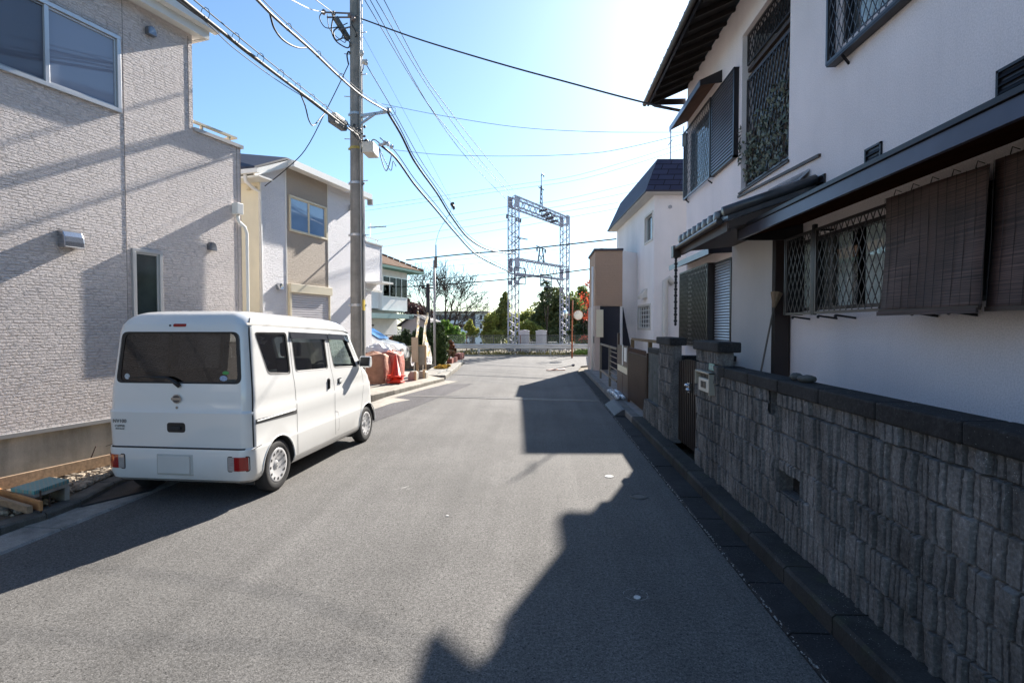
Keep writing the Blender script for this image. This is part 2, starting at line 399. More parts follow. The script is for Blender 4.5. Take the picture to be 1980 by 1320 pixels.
# soil bed beside the beige house
b = MB(); n = 46
for i in range(n + 1):
    for j in range(15):
        y = -3 + 12.2 * i / n; xr = kx(y) - .155
        x = xr - 1.6 * j / 14
        b.v.append((x, y, .055 + R.uniform(-.012, .03) * (j > 0) + .02 * math.sin(x * 5 + y * 3) * (j > 1) + .025 * (j / 14)))
for i in range(n):
    for j in range(14):
        a = i * 15 + j; b.f.append([a, a + 15, a + 16, a + 1]); b.m.append(0)
struct(b.build('soil_bed', mSoil, smooth=True))
b = MB()
for k in range(3600):
    y = R.uniform(3.9, 8.2) if R.random() < .35 else R.uniform(5.2, 7.5); x = kx(y) - .17 - R.uniform(.02, .95)
    s_ = R.choice([.012, .018, .018, .028, .045]); b.blob((x, y, .075 + s_ * .3), s_, s_ * R.uniform(.6, 1), s_ * R.uniform(.5, .8), 6, 4, .25)
b.build('gravel', M('gravel_stone', (.34, .28, .21), .9, var=.2, island=.45))
bpy.data.objects['gravel']['kind'] = 'stuff'
tag(bpy.data.objects['gravel'], 'loose pale stones and rubble on the bare soil beside the beige house', 'gravel', kind='stuff')
# right gutter slabs, kerb
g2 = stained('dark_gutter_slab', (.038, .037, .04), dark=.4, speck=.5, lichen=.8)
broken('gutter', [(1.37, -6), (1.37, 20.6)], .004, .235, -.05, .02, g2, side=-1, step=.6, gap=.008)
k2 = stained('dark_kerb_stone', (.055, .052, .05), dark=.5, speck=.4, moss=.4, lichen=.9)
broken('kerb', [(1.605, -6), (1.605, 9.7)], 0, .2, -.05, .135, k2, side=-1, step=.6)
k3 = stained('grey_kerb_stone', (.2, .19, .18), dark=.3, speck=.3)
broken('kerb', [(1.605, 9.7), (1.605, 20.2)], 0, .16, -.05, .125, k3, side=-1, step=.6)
sheet('forecourt', [(1.76, 9.3), (3.4, 9.3), (4.2, 20.5), (1.76, 20.2)], .118, stained('forecourt_concrete', (.27, .26, .25), dark=.3, speck=.2))
sheet('front_yard', [(1.98, -4), (3.25, -4), (3.25, 9.25), (1.98, 9.25)], .12, k3)
# pale kerbing and verge along the far side of the cross street
broken('kerb', [(-40, 31.2), (40, 31.2)], 0, .2, -.05, .06, kk, step=2.0)
mb = MB(); rr_ = random.Random(3)
for _ in range(900):
    y = rr_.uniform(1.2, 20); x = 1.37 + rr_.gauss(0, .006); w_ = rr_.uniform(.002, .008); l_ = rr_.uniform(.004, .03) * (1 + (rr_.random() < .1) * 2)
    mb.quad((x - w_, y, .0235), (x + w_ * rr_.uniform(.3, 1), y + l_ * .1, .0235), (x + w_, y + l_, .0235), (x - w_ * rr_.uniform(.2, 1), y + l_ * .8, .0235))
struct(mb.build('gutter_mortar', M('mortar_crumbs', (.34, .33, .31), .9, var=.3, vs=30)))
# painted marks and small covers on the road
def disc(mb, c, r, z0, z1, n=20): mb.cyl((c[0], c[1], z0), (c[0], c[1], z1), r, n=n)
c = gp(1178, 921); mb = MB(); disc(mb, c, .05, 0, .006)
tag(mb.build('road_marker', M('worn_marker', (.42, .42, .41), .8, var=.4, vs=40)), 'small white oval survey marker on the sunlit asphalt near the house shadow', 'road marker')
c = gp(1232, 1155); mb = MB(); disc(mb, c, .022, 0, .006); t = []
tag(mb.build('road_stud', mWhitePaint), 'white survey stud in the shaded asphalt inside a faint chalk circle', 'road stud')
def ringmark(name, c, r, w, lab):
    mb = MB(); n = 40
    for i in range(n):
        a, a2 = 2 * math.pi * i / n, 2 * math.pi * (i + 1) / n
        if R.random() < .25: continue
        mb.quad((c.x + r * math.cos(a), c.y + r * math.sin(a), .005), (c.x + (r + w) * math.cos(a), c.y + (r + w) * math.sin(a), .005),
                (c.x + (r + w) * math.cos(a2), c.y + (r + w) * math.sin(a2), .005), (c.x + r * math.cos(a2), c.y + r * math.sin(a2), .005))
    tag(mb.build(name, M('chalk', (.3, .3, .3), .9, var=.4, vs=60)), lab, 'chalk mark')
ringmark('chalk_circle', gp(1229, 1150), .075, .004, 'faint chalk circle drawn around the white stud on shaded asphalt')
c = gp(1235, 960); mb = MB(); mb.lathe([(0, .006), (.06, .006), (.062, .002), (.07, .002), (.072, .007), (.085, .007), (.087, 0)], 24, (c.x, c.y, 0))
tag(mb.build('valve_cover', M('cast_iron', (.09, .09, .09), .6, .4, var=.3)), 'small round iron valve cover in the shadow near the right gutter', 'valve cover')
c = gp(865, 997); mb = MB(); disc(mb, c, .015, 0, .005)
tag(mb.build('road_stud', MATS['worn_marker']), 'tiny white survey stud alone on the sunlit asphalt', 'road stud')
c = gp(772, 945); mb = MB()
for k in range(9):
    x = c.x + R.uniform(-.1, .1); y = c.y + R.uniform(-.05, .05); a = R.uniform(.6, 1.2); l = R.uniform(.03, .09)
    mb.quad((x, y, .004), (x + .006, y, .004), (x + .006 + l * math.sin(a), y + l * math.cos(a), .004), (x + l * math.sin(a), y + l * math.cos(a), .004))
tag(mb.build('paint_scribble', M('worn_paint', (.45, .45, .43), .8, var=.3)), 'worn white paint scribble on the sunlit asphalt right of the van', 'paint mark')
# drain grating across the lane
dr = thing('drain_grating', 'long steel drain grating crossing the lane from kerb to kerb', 'drain grating', (-1, 12.9, 0))
def dy(x): return 12.62 + (1.4 - x) * .15
mb = MB()
for x0, x1 in ((-3.3, -2.3), (-2.28, -1.3), (-1.28, -.3), (-.28, .7), (.72, 1.36)):
    for o_, in ((-.12,), (.12,)):
        mb.hexa([(x0, dy(x0) + o_ - .018, -.02), (x1, dy(x1) + o_ - .018, -.02), (x1, dy(x1) + o_ + .018, -.02), (x0, dy(x0) + o_ + .018, -.02)],
                [(x0, dy(x0) + o_ - .018, .011), (x1, dy(x1) + o_ - .018, .011), (x1, dy(x1) + o_ + .018, .011), (x0, dy(x0) + o_ + .018, .011)])
mb.build('frame', M('dull_steel', (.17, .16, .15), .7, .2, var=.3, vs=8), dr)
mb = MB(); x = -3.28
while x < 1.34:
    mb.bar((x, dy(x) - .115, .003), (x, dy(x) + .115, .003), .014, .01); x += .034
mb.build('bar_grid', MATS['dull_steel'], dr)
mb = MB(); mb.hexa([(-3.3, dy(-3.3) - .1, .0006)] * 0 or [(-3.3, dy(-3.3) - .1, -.01), (1.36, dy(1.36) - .1, -.01), (1.36, dy(1.36) + .1, -.01), (-3.3, dy(-3.3) + .1, -.01)],
        [(-3.3, dy(-3.3) - .1, .0015), (1.36, dy(1.36) - .1, .0015), (1.36, dy(1.36) + .1, .0015), (-3.3, dy(-3.3) + .1, .0015)])
mb.build('channel', mBlk, dr)
# steel mesh cover over the gutter beside the van
gm = thing('gutter_cover', 'dark ribbed steel plate over the gutter behind the van', 'gutter cover', (-4.5, 6.2, 0))
Pq = [gp(150, 985), gp(292, 951), gp(330, 925), gp(226, 936)]; mb = MB(); mb.hexa([(p.x, p.y, .0) for p in Pq], [(p.x, p.y, .016) for p in Pq]); mb.build('plate', M('ribbed_steel', (.05, .05, .055), .6, .3, var=.3, vs=8), gm)
mb = MB()
for k in range(1, 26):
    t = k / 26; a, b_ = Pq[0].lerp(Pq[3], t), Pq[1].lerp(Pq[2], t); a.z = b_.z = .02; mb.bar(a.lerp(b_, .02), a.lerp(b_, .98), .016, .012)
mb.build('rib', MATS['ribbed_steel'], gm)
# ------------------------------------------------------------------ house helpers (local frame: x along the street wall, y into the house, z up)
class Fr:
    def __init__(s, o, d): s.o = Vector((o[0], o[1], 0)); s.d = Vector((d[0], d[1], 0)).normalized(); s.n = Vector((-s.d.y, s.d.x, 0)); s.rz = math.atan2(s.d.y, s.d.x)
    def p(s, x, y, z): return s.o + s.d * x + s.n * y + Vector((0, 0, z))
def dvp(u): r = ray(u, 630); return Vector((r.x, r.y, 0)).normalized()
def wallh(mb, x0, x1, z0, z1, holes=(), t=.18, y=0.0):
    xs = sorted(set([x0, x1] + [h[0] for h in holes] + [h[1] for h in holes])); zs = sorted(set([z0, z1] + [h[2] for h in holes] + [h[3] for h in holes]))
    for a, b_ in zip(xs, xs[1:]):
        run = None
        for c_, d_ in zip(zs, zs[1:]):
            inh = any(h[0] <= (a + b_) / 2 <= h[1] and h[2] <= (c_ + d_) / 2 <= h[3] for h in holes)
            if inh:
                if run: mb.box(a, b_, y, y + t, *run); run = None
            else: run = [c_, d_] if run is None else [run[0], d_]
        if run: mb.box(a, b_, y, y + t, *run)
def ring(mb, x0, x1, z0, z1, w, y0, y1, wb=None):
    wb = wb or w
    mb.box(x0, x1, y0, y1, z0, z0 + wb); mb.box(x0, x1, y0, y1, z1 - w, z1); mb.box(x0, x0 + w, y0, y1, z0 + wb, z1 - w); mb.box(x1 - w, x1, y0, y1, z0 + wb, z1 - w)
def window(par, x0, x1, z0, z1, mframe, mglass, y=0.0, w=.035, mull=(), pr=.035, label=None, back=None):
    f = MB(); ring(f, x0, x1, z0, z1, w, y - pr, y + .06)
    edges = [x0 + w] + [q for q in mull] + [x1 - w]
    for q in mull: f.box(q - .022, q + .022, y - pr + .008, y + .05, z0 + w, z1 - w)
    for i in range(len(edges) - 1):   # sash rails
        a, b_ = edges[i], edges[i + 1]; yy = y - .012 + .018 * (i % 2); ring(f, a + .0015, b_ - .0015, z0 + w + .0015, z1 - w - .0015, .022, yy, yy + .022)
    fo = f.build('window', mframe, par, world=False, bevel=.003)
    if label: fo['label'] = label
    for i in range(len(edges) - 1):
        a, b_ = edges[i], edges[i + 1]; yy = y + .006 + .018 * (i % 2)
        g = MB(); g.box(a + .02, b_ - .02, yy - .003, yy + .003, z0 + w + .02, z1 - w - .02); g.build('pane', mglass, fo, world=False)
    if back:
        g = MB(); g.box(x0 + .01, x1 - .01, y + .1, y + .11, z0 + .01, z1 - .01); g.build('blind', back, fo, world=False)
    return fo
def hood(par, x, z, r=.075, d=.09, mat=None, y=0.0):
    """round weather cap"""
    mb = MB(); n = 12; pts = []
    for sx in range(7):
        a = math.pi * sx / 6; pts.append((x - r * math.cos(a), r * math.sin(a)))
    front = [(px, y - d * (.75 + .25 * (h_ / r)), z + h_ * .75) for px, h_ in pts]; back = [(px, y - .002, z + h_) for px, h_ in pts]
    front += [(x + r, y - d, z - r * 1.15), (x - r, y - d, z - r * 1.15)]; back += [(x + r, y - .002, z - r * 1.15), (x - r, y - .002, z - r * 1.15)]
    m = len(front); mb.v = front + back; mb.f = [list(range(m)), list(range(m, 2 * m))[::-1]] + [[i, m + i, m + (i + 1) % m, (i + 1) % m] for i in range(m)]; mb.m = [0] * len(mb.f)
    return mb.build('vent_hood', mat or mStain, par, world=False, fix=True, bevel=.008)
def pipe(par, pts, r, mat, name='downpipe', world=False, n=12):
    mb = MB(); mb.tube(pts, r, n); return mb.build(name, mat, par, world=world, smooth=True)
gUp = M('frosted_pane', (.27, .30, .38), .04, var=0, spec=.9)
gDk = glass('dark_pane', (.16, .18, .18)); gBl = glass('sky_pane', (.3, .33, .36), 1.0)
# ------------------------------------------------------------------ beige house on the left
F1 = Fr(gp(0, 925, .15), dvp(1370))
mS1 = siding('beige_siding', (.84, .745, .70), strength=.9, depth=.018)
mS1.name = 'beige_siding'
h1 = thing('house', 'beige two-storey house with rough stone-look siding behind the white van', 'house', tuple(F1.o), F1.rz)
mb = MB(); win1 = (-1.15, 1.31, 4.335, 5.26); nw1 = (1.41, 1.81, 1.45, 2.70)
wallh(mb, -6, 2.33, .6, 5.78, [win1, nw1]); wallh(mb, 2.33, 3.143, .6, 4.46)
mb.box(3.0, 3.143, .18, 5, .6, 4.46); mb.box(2.2, 2.33, .18, 5, 4.46, 5.78); mb.box(-6, -5.85, .18, 5, .6, 5.78); mb.box(-6, 3.143, 5, 5.15, .6, 5.78)
mb.build('wall', mS1, h1, world=False)
mb = MB()  # corner and joint beads
mb.box(3.143, 3.15, -.006, .05, .6, 4.46); mb.box(3.075, 3.081, -.004, 0, .6, 4.46); mb.box(2.262, 2.268, -.004, 0, 4.46, 5.74)
mb.box(1.352, 1.357, -.003, 0, .6, 5.74); mb.box(-1.6, -1.595, -.003, 0, .6, 5.74)
mb.build('joint_sealant', M('sealant', (.33, .28, .25), .8, var=.1), h1, world=False)
mb = MB(); mb.box(-6, 3.1, .02, 5, 0, .555); mb.build('foundation', stained('foundation_render', (.52, .47, .39), dark=.3, speck=.12), h1, world=False)
mb = MB(); mb.box(-6, 3.16, -.035, .02, .556, .6); mb.build('drip_flashing', mAlu, h1, world=False)
window(h1, *win1, mAlu, gUp, mull=(.09 + .42, -.33), w=.045, label='wide upper window with silver frame and frosted panes')
window(h1, *nw1, mAlu, M('greenish_pane', (.045, .06, .05), .06, var=.5, vs=2.5, spec=.8), w=.04, label='narrow tall window above the van roof')
hood(h1, 1.70, 5.53, .058, .075, MATS.get('hood_steel') or M('hood_steel', (.22, .23, .25), .3, .8, var=.1)); hood(h1, 2.58, 2.885, .06, .075, MATS['hood_steel'])
mb = MB()   # wide kitchen hood
pts = [(0, 2.80), (-.04, 2.80), (-.085, 2.775), (-.115, 2.72), (-.125, 2.66), (-.125, 2.60), (0, 2.60)]
mb.prism([(.58, y, z) for y, z in pts], (.21, 0, 0)); mb.build('range_hood_vent', mStain, h1, world=False, fix=True, bevel=.01)
# roof, soffit, fascia, gutter
mb = MB(); mb.box(-6.3, 2.43, -.15, 5.4, 5.782, 5.82); mb.build('soffit', mWhiteT, h1, world=False)
mb = MB(); mb.box(-6.3, 2.46, -.18, -.15, 5.75, 5.93); mb.box(2.43, 2.46, -.15, 5.4, 5.75, 5.93); mb.build('fascia', mWhiteT, h1, world=False)
mb = MB(); mb.prism([(-6.3, y, z) for y, z in ((-.18, 5.86), (-.28, 5.86), (-.29, 5.95), (-.275, 5.95), (-.265, 5.875), (-.19, 5.875))], (8.85, 0, 0)); mb.build('roof_gutter', mWhiteT, h1, world=False, fix=True)
mb = MB(); mb.prism([(-6.3, -.24, 5.935), (-6.3, 2.5, 6.9), (-6.3, 5.5, 5.935)], (8.8, 0, 0)); mb.build('roof', M('slate_roof', (.05, .05, .06), .7, var=.2), h1, world=False, fix=True)
# parapet coping and handrail of the balcony
mb = MB(); mb.box(2.33, 3.19, -.03, .2, 4.462, 4.512); mb.box(3.0, 3.19, .2, 5, 4.462, 4.512); mb.build('coping', M('coping_metal', (.5, .46, .42), .4, .3, var=.05), h1, world=False)
r_ = MB(); r_.box(2.36, 3.13, .03, .085, 4.60, 4.63); r_.box(3.075, 3.13, .085, 1.5, 4.60, 4.63)
for x in (2.5, 2.98): r_.box(x, x + .03, .04, .075, 4.512, 4.6)
r_.build('handrail', mCream, h1, world=False)
mb = MB(); mb.box(2.965, 3.085, -.12, -.002, 3.42, 3.59); mb.build('rain_head', mWhiteT, h1, world=False, bevel=.01)
pipe(h1, [(3.03, -.06, 3.42), (3.03, -.06, 3.35), (3.05, -.06, 3.31), (3.16, -.06, 3.25), (3.195, -.065, 3.16), (3.195, -.07, 1.2), (3.195, -.07, .15)], .024, mWhiteT)
# ------------------------------------------------------------------ items on the soil bed
tb = M('form_timber', (.36, .25, .16), .8, var=.35, vs=4, stretch=(1, 8, 8)); tbo = M('orange_timber', (.55, .26, .1), .8, var=.3, vs=5)
p0, p1 = F1.p(-3, -.33, 0), F1.p(3.2, -.30, 0)
mb = MB(); mb.bar((p0.x, p0.y, .17), (p1.x, p1.y, .17), .03, .12)
tag(mb.build('timber_board', tb, bevel=.003), 'long thin timber form board standing on edge along the beige house', 'timber board')
a = gp(0, 945, .22); b_ = gp(76, 974, .2)
mb = MB(); mb.bar(gp(-40, 940, .2), gp(80, 978, .19), .025, .08); tag(mb.build('timber_board', tbo, bevel=.003), 'orange timber board on edge in front of the teal meter lid', 'timber board')
mb = MB(); mb.bar(gp(-40, 955, .18), gp(58, 985, .18), .04, .06); mb.bar(gp(0, 970, .19) + Vector((0, 0, .02)), gp(30, 976, .19) + Vector((0, 0, .02)), .01, .01)
tag(mb.build('timber_block', tb, bevel=.003), 'pale squared timber lying nearest the kerb below the meter lid', 'timber block')
mx = thing('meter_box', 'concrete water meter box with a teal patterned lid in the soil', 'meter box', tuple(gp(75, 950, .1)))
A_, B_, C_, D_ = gp(20, 943, .27), gp(95, 921, .27), gp(134, 926, .27), gp(66, 949, .27)
dn = Vector((0, 0, -.035)); mb = MB(); mb.hexa([p + dn for p in (A_, D_, C_, B_)], [A_, D_, C_, B_])
def lidmat():
    m, nt, b, N, L = nodes('teal_lid'); vec = coords(N, L, (1, 1, 1)); br = N('ShaderNodeTexBrick'); L(vec, br.inputs['Vector'])
    br.inputs['Scale'].default_value = 1; br.inputs['Brick Width'].default_value = .045; br.inputs['Row Height'].default_value = .022; br.inputs['Mortar Size'].default_value = .004
    br.inputs['Color1'].default_value = (.08, .3, .34, 1); br.inputs['Color2'].default_value = (.12, .36, .36, 1); br.inputs['Mortar'].default_value = (.3, .34, .28, 1)
    L(br.outputs['Color'], b.inputs['Base Color']); b.inputs['Roughness'].default_value = .5; bp = N('ShaderNodeBump', Strength=.4, Distance=.004); L(br.outputs['Fac'], bp.inputs['Height']); L(bp.outputs[0], b.inputs['Normal']); return m
mb.build('lid', lidmat(), mx, fix=True, bevel=.004)
ctr = (A_ + B_ + C_ + D_) / 4
def shr(p, k, z): q = ctr + (p - ctr) * k; return Vector((q.x, q.y, z))
mb = MB()
mb.hexa([shr(p, .97, .205) for p in (A_, D_, C_, B_)], [shr(p, .97, .235) for p in (A_, D_, C_, B_)])
mb.hexa([C_.lerp(B_, q) + Vector((0, 0, z)) + (ctr - C_) * k for q, k, z in ((0, 0, -.22), (1, 0, -.22), (1, .18, -.22), (0, .18, -.22))],
        [C_.lerp(B_, q) + Vector((0, 0, z)) + (ctr - C_) * k for q, k, z in ((0, 0, -.065), (1, 0, -.065), (1, .18, -.065), (0, .18, -.065))])
mb.hexa([A_.lerp(B_, q) + Vector((0, 0, z)) + (ctr - A_) * k for q, k, z in ((0, 0, -.22), (1, 0, -.22), (1, .12, -.22), (0, .12, -.22))],
        [A_.lerp(B_, q) + Vector((0, 0, z)) + (ctr - A_) * k for q, k, z in ((0, 0, -.065), (1, 0, -.065), (1, .12, -.065), (0, .12, -.065))])
mb.build('box_side', mConc, mx, fix=True)
for (u, v, h, lab) in ((79, 985, .17, 'thin steel rebar stake in front of the meter box beside the orange board'), (96, 974, .13, 'short steel rebar stake just under the corner of the teal meter lid')):
    p = gp(u, v, .1); mb = MB(); mb.cyl(p + Vector((0, 0, -.05)), p + Vector((0, 0, h)), .007, n=8); tag(mb.build('rebar_stake', M('rusty_rebar', (.09, .05, .035), .8, var=.3, vs=30)), lab, 'rebar stake')
p = gp(168, 905, .1); mb = MB(); mb.cyl(p, p + Vector((.06, .06, .24)), .006, n=8); tag(mb.build('rebar_stake', MATS['rusty_rebar']), 'leaning steel rebar stake at the long form board behind the van', 'rebar stake')
mb = MB(); p = gp(28, 918, .12); mb.hexa([p + Vector(q) for q in ((-.1, -.05, 0), (.12, -.04, 0), (.12, .05, 0), (-.1, .05, 0))], [p + Vector(q) for q in ((-.09, -.04, .06), (.1, -.04, .05), (.1, .04, .055), (-.09, .04, .06))])
tag(mb.build('brick_lump', M('red_clay', (.35, .13, .07), .9, var=.3)), 'broken orange brick lump lying against the foundation of the beige house', 'brick')
# ------------------------------------------------------------------ white house, second on the left
F2 = Fr(aty(552, 333, 14.0), dvp(1290))
mS2 = siding('white_siding', (.84, .83, .85), strength=.8, depth=.014); mS2b = siding('taupe_siding', (.47, .40, .33), strength=.8, depth=.014)
h2 = thing('house', 'white and taupe two-storey house with a navy roof behind the utility pole', 'house', tuple(F2.o), F2.rz)
w2 = (.12, 1.755, 4.21, 5.15); s2 = (.08, 1.80, 1.3, 2.6)
mb = MB(); mb.prism([(-.926, 0, .5), (0, 0, .5), (0, 0, 5.93), (-.25, 0, 5.93), (-.926, 0, 5.60)], (0, .15, 0))
wallh(mb, 1.82, 3.862, .5, 5.90); wallh(mb, 3.862, 4.96, 2.95, 4.46); mb.box(3.72, 3.862, .18, 5, .5, 5.9); mb.box(4.83, 4.96, .18, 3, 2.95, 4.46); mb.box(3.862, 4.25, .001, .17, .5, 2.95)
mb.build('wall', mS2, h2, world=False, fix=True)
mb = MB(); wallh(mb, 0, 1.82, .5, 5.9, [w2, s2], y=.002); o = mb.build('wall_panel', mS2b, h2, world=False); o['label'] = 'taupe siding panel down the middle of the white house'
mb = MB(); mb.box(-.95, -.926, 0, 5.2, .5, 5.4); mb.box(-.93, 4.0, 5.0, 5.2, .5, 5.9); o = mb.build('side_wall', M('cream_render', (.76, .68, .50), .7, var=.06), h2, world=False)
mb = MB(); mb.box(-.926, 4.0, .02, 5, 0, .5); mb.build('foundation', mConc, h2, world=False)
mb = MB()
for x in (-.935, -.016, 1.806, 3.84): mb.box(x, x + .028, -.014, .0, .5, 5.85 if x > -.5 else 5.5)
mb.box(4.935, 4.965, -.012, 0, 2.95, 4.46); mb.build('corner_trim', mWhiteT, h2, world=False)
window(h2, *w2, mCream, M('painted_sky_pane', (.22, .36, .55), .03, var=.15, vs=.8, spec=1.0), mull=(.93,), w=.045, label='sliding upper window with cream frame and the reflected blue sky painted on its panes')  # blue pane colour stands in for the reflected sky
mb = MB(); mb.box(.03, 1.87, -.11, .02, 2.6, 2.83); mb.box(.03, .1, -.075, .05, 1.3, 2.6); mb.box(1.8, 1.84, -.06, .05, 1.3, 2.6); o = mb.build('shutter_box', mCream, h2, world=False, bevel=.006)
mb = MB(); z = 2.6
while z > 1.3:
    mb.prism([(.1, y, zz) for y, zz in ((.0, z), (-.022, z - .012), (-.022, z - .05), (.0, z - .062))], (1.7, 0, 0)); z -= .064
mb.build('roller_shutter', M('shutter_slats', (.62, .60, .62), .5, var=.05), h2, world=False, fix=True)
hood(h2, -.327, 2.74, .08, .11); hood(h2, 2.98, 5.42, .07, .1)
mb = MB()   # roof: two slopes meeting on a hip
mb.prism([(-.25, -.25, 5.93), (3.62, -.25, 5.93), (3.62, 2.6, 6.37), (-.25, 2.6, 6.37)], (0, 0, .05))
mb.prism([(-1.4, -.25, 5.40), (-.25, -.25, 5.932), (-.25, 2.6, 6.372), (-1.4, 4.5, 5.60)], (0, 0, .05))
mb.prism([(-.25, 2.6, 6.37), (3.62, 2.6, 6.37), (3.62, 5.4, 5.95), (-1.4, 5.4, 5.6), (-1.4, 4.5, 5.6)], (0, 0, .05))
mNavy = M('navy_slate', (.035, .035, .055), .55, var=.3, vs=9); mb.build('roof', mNavy, h2, world=False, fix=True)
mb = MB(); mb.box(-.2, 3.62, -.42, -.22, 5.76, 5.925); mb.box(-.2, 3.62, -.22, 0, 5.83, 5.86)
mb.prism([(-1.4, -.25, 5.22), (-.2, -.25, 5.76), (-.2, -.25, 5.925), (-1.4, -.25, 5.39)], (0, .03, 0)); mb.prism([(-1.4, -.22, 5.28), (-.2, -.22, 5.83), (-.2, 0, 5.83), (-1.4, 0, 5.28)], (0, 0, .03))
mb.box(3.59, 3.62, -.22, 2.6, 5.78, 5.92)
mb.build('fascia', mWhiteT, h2, world=False, fix=True)
mb = MB(); mb.prism([(-.22, y, z) for y, z in ((-.25, 5.84), (-.34, 5.85), (-.35, 5.93), (-.335, 5.93), (-.325, 5.865), (-.25, 5.855))], (3.87, 0, 0)); mb.box(-1.5, -1.4, -.4, 5.2, 5.27, 5.37); mb.build('roof_gutter', mWhiteT, h2, world=False, fix=True)
mb = MB(); mb.box(-1.4, -.93, -.38, 4.5, 5.2, 5.24); mb.build('soffit', mWhiteT, h2, world=False)
pipe(h2, [(-1.42, .0, 5.3), (-1.42, -.0, 5.12), (-1.2, -.02, 5.0), (-1.0, -.05, 4.95), (-1.0, -.05, .3)], .04, mWhiteT)
mb = MB(); mb.box(3.87, 5.0, -.03, .2, 4.462, 4.51); mb.build('coping', MATS['coping_metal'], h2, world=False)
mb = MB(); mb.box(3.9, 4.85, .02, .07, 4.64, 4.67); mb.box(4.0, 4.03, .03, .06, 4.51, 4.64); mb.box(4.7, 4.73, .03, .06, 4.51, 4.64); mb.box(4.3, 4.32, .03, .06, 4.67, 5.15); mb.build('handrail', mWhiteT, h2, world=False)
mb = MB(); mb.box(3.87, 4.62, -.62, 0, 3.12, 3.18); mb.box(3.87, 4.96, -.02, .1, 2.88, 2.95); mb.build('canopy', mWhiteT, h2, world=False)
mb = MB(); mb.cyl((-1.0, .12, 5.1), (-1.0, .12, 5.02), .05, n=10); mb.cyl((-1.0, .3, 5.1), (-1.0, .3, 5.02), .05, n=10); mb.build('wall_fitting', mCream, h2, world=False)
mb = MB(); mb.box(3.6, 3.68, -.42, -.25, 5.6, 5.78); mb.bar((3.95, -.05, 4.95), (4.2, -.6, 5.0), .05, .03); mb.build('bracket', M('grey_bracket', (.3, .3, .3), .5, var=.1), h2, world=False)
# ------------------------------------------------------------------ the white kei van
VO = gp(530, 954); VAZ = rad(3.59)
VD = Vector((math.sin(VAZ), math.cos(VAZ), 0)); VR = Vector((math.cos(VAZ), -math.sin(VAZ), 0))
WS = 1.037; vc = VO - VR * .7375 * WS
van = thing('van', 'white kei van parked on the left beside the beige house, seen from behind', 'van', (vc.x, vc.y, 0), -VAZ)
W_ = .7375
SL = [(.20, .68, -.33, 2.84, .10, .25), (.235, .715, -.385, 2.92, .12, .28), (.30, .735, -.405, 2.955, .13, .3), (.515, W_, -.41, 2.965, .13, .3), (.535, W_, -.405, 2.962, .13, .3),
      (.545, .733, -.385, 2.955, .12, .3), (.75, .735, -.39, 2.93, .11, .3), (.88, .737, -.395, 2.90, .11, .3), (.905, .728, -.38, 2.885, .11, .3), (1.0, .728, -.378, 2.84, .11, .3), (1.12, .722, -.372, 2.74, .11, .3),
      (1.16, .716, -.365, 2.69, .11, .3), (1.66, .668, -.325, 2.30, .11, .28), (1.73, .660, -.313, 2.24, .12, .28), (1.745, .654, -.305, 2.22, .12, .28), (1.79, .640, -.275, 2.15, .13, .28),
      (1.835, .605, -.225, 2.06, .14, .28), (1.865, .55, -.16, 1.95, .15, .3), (1.885, .46, -.05, 1.75, .16, .3), (1.895, .34, .12, 1.5, .15, .25), (1.897, .12, .5, 1.2, .08, .1)]
def sl(z):
    for a, b_ in zip(SL, SL[1:]):
        if z <= b_[0]:
            t = max(0, (z - a[0]) / (b_[0] - a[0])); r_ = [a[k] + (b_[k] - a[k]) * t for k in range(6)]; r_[1] *= WS; return r_
    r_ = list(SL[-1]); r_[1] *= WS; return r_
def warp(x, y, z):
    k = .035 * (y + .4) * min(1, max(0, (z - .95) / .35)); return (x, y, z - k)
def unwarp(y, z):   # nominal z for an observed z
    zz = z
    for _ in range(6): zz = z + .035 * (y + .4) * min(1, max(0, (zz - .95) / .35))
    return zz
def vring(z, ins=0.0, N=12):
    _, w, yr, yf, rr, rf = sl(z); w -= ins; yr += ins; yf -= ins; rr = max(.03, rr - ins * .5); rf = max(.05, rf - ins * .5)
    pts = []
    def arc(cx, cy, r, a0, a1):
        for i in range(N + 1):
            a = a0 + (a1 - a0) * i / N; pts.append(warp(cx + r * math.cos(a), cy + r * math.sin(a), z))
    arc(w - rr, yr + rr, rr, -math.pi / 2, 0)
    for k in range(1, 8): pts.append(warp(w, yr + rr + (yf - rf - yr - rr) * k / 8, z))
    arc(w - rf, yf - rf * 1.0, rf, 0, math.pi / 2); arc(-w + rf, yf - rf, rf, math.pi / 2, math.pi)
    for k in range(7, 0, -1): pts.append(warp(-w, yr + rr + (yf - rf - yr - rr) * k / 8, z))
    arc(-w + rr, yr + rr, rr, math.pi, 1.5 * math.pi)
    return pts
def hull(zs, ins=0.0):
    mb = MB(); rings = [vring(z, ins) for z in zs]; n = len(rings[0])
    for r_ in rings: mb.v += r_
    for i in range(len(rings) - 1):
        for k in range(n):
            k2 = (k + 1) % n; mb.f.append([i * n + k, i * n + k2, (i + 1) * n + k2, (i + 1) * n + k]); mb.m.append(0)
    mb.f.append(list(range(n))[::-1]); mb.f.append([(len(rings) - 1) * n + k for k in range(n)]); mb.m += [0, 0]
    return mb
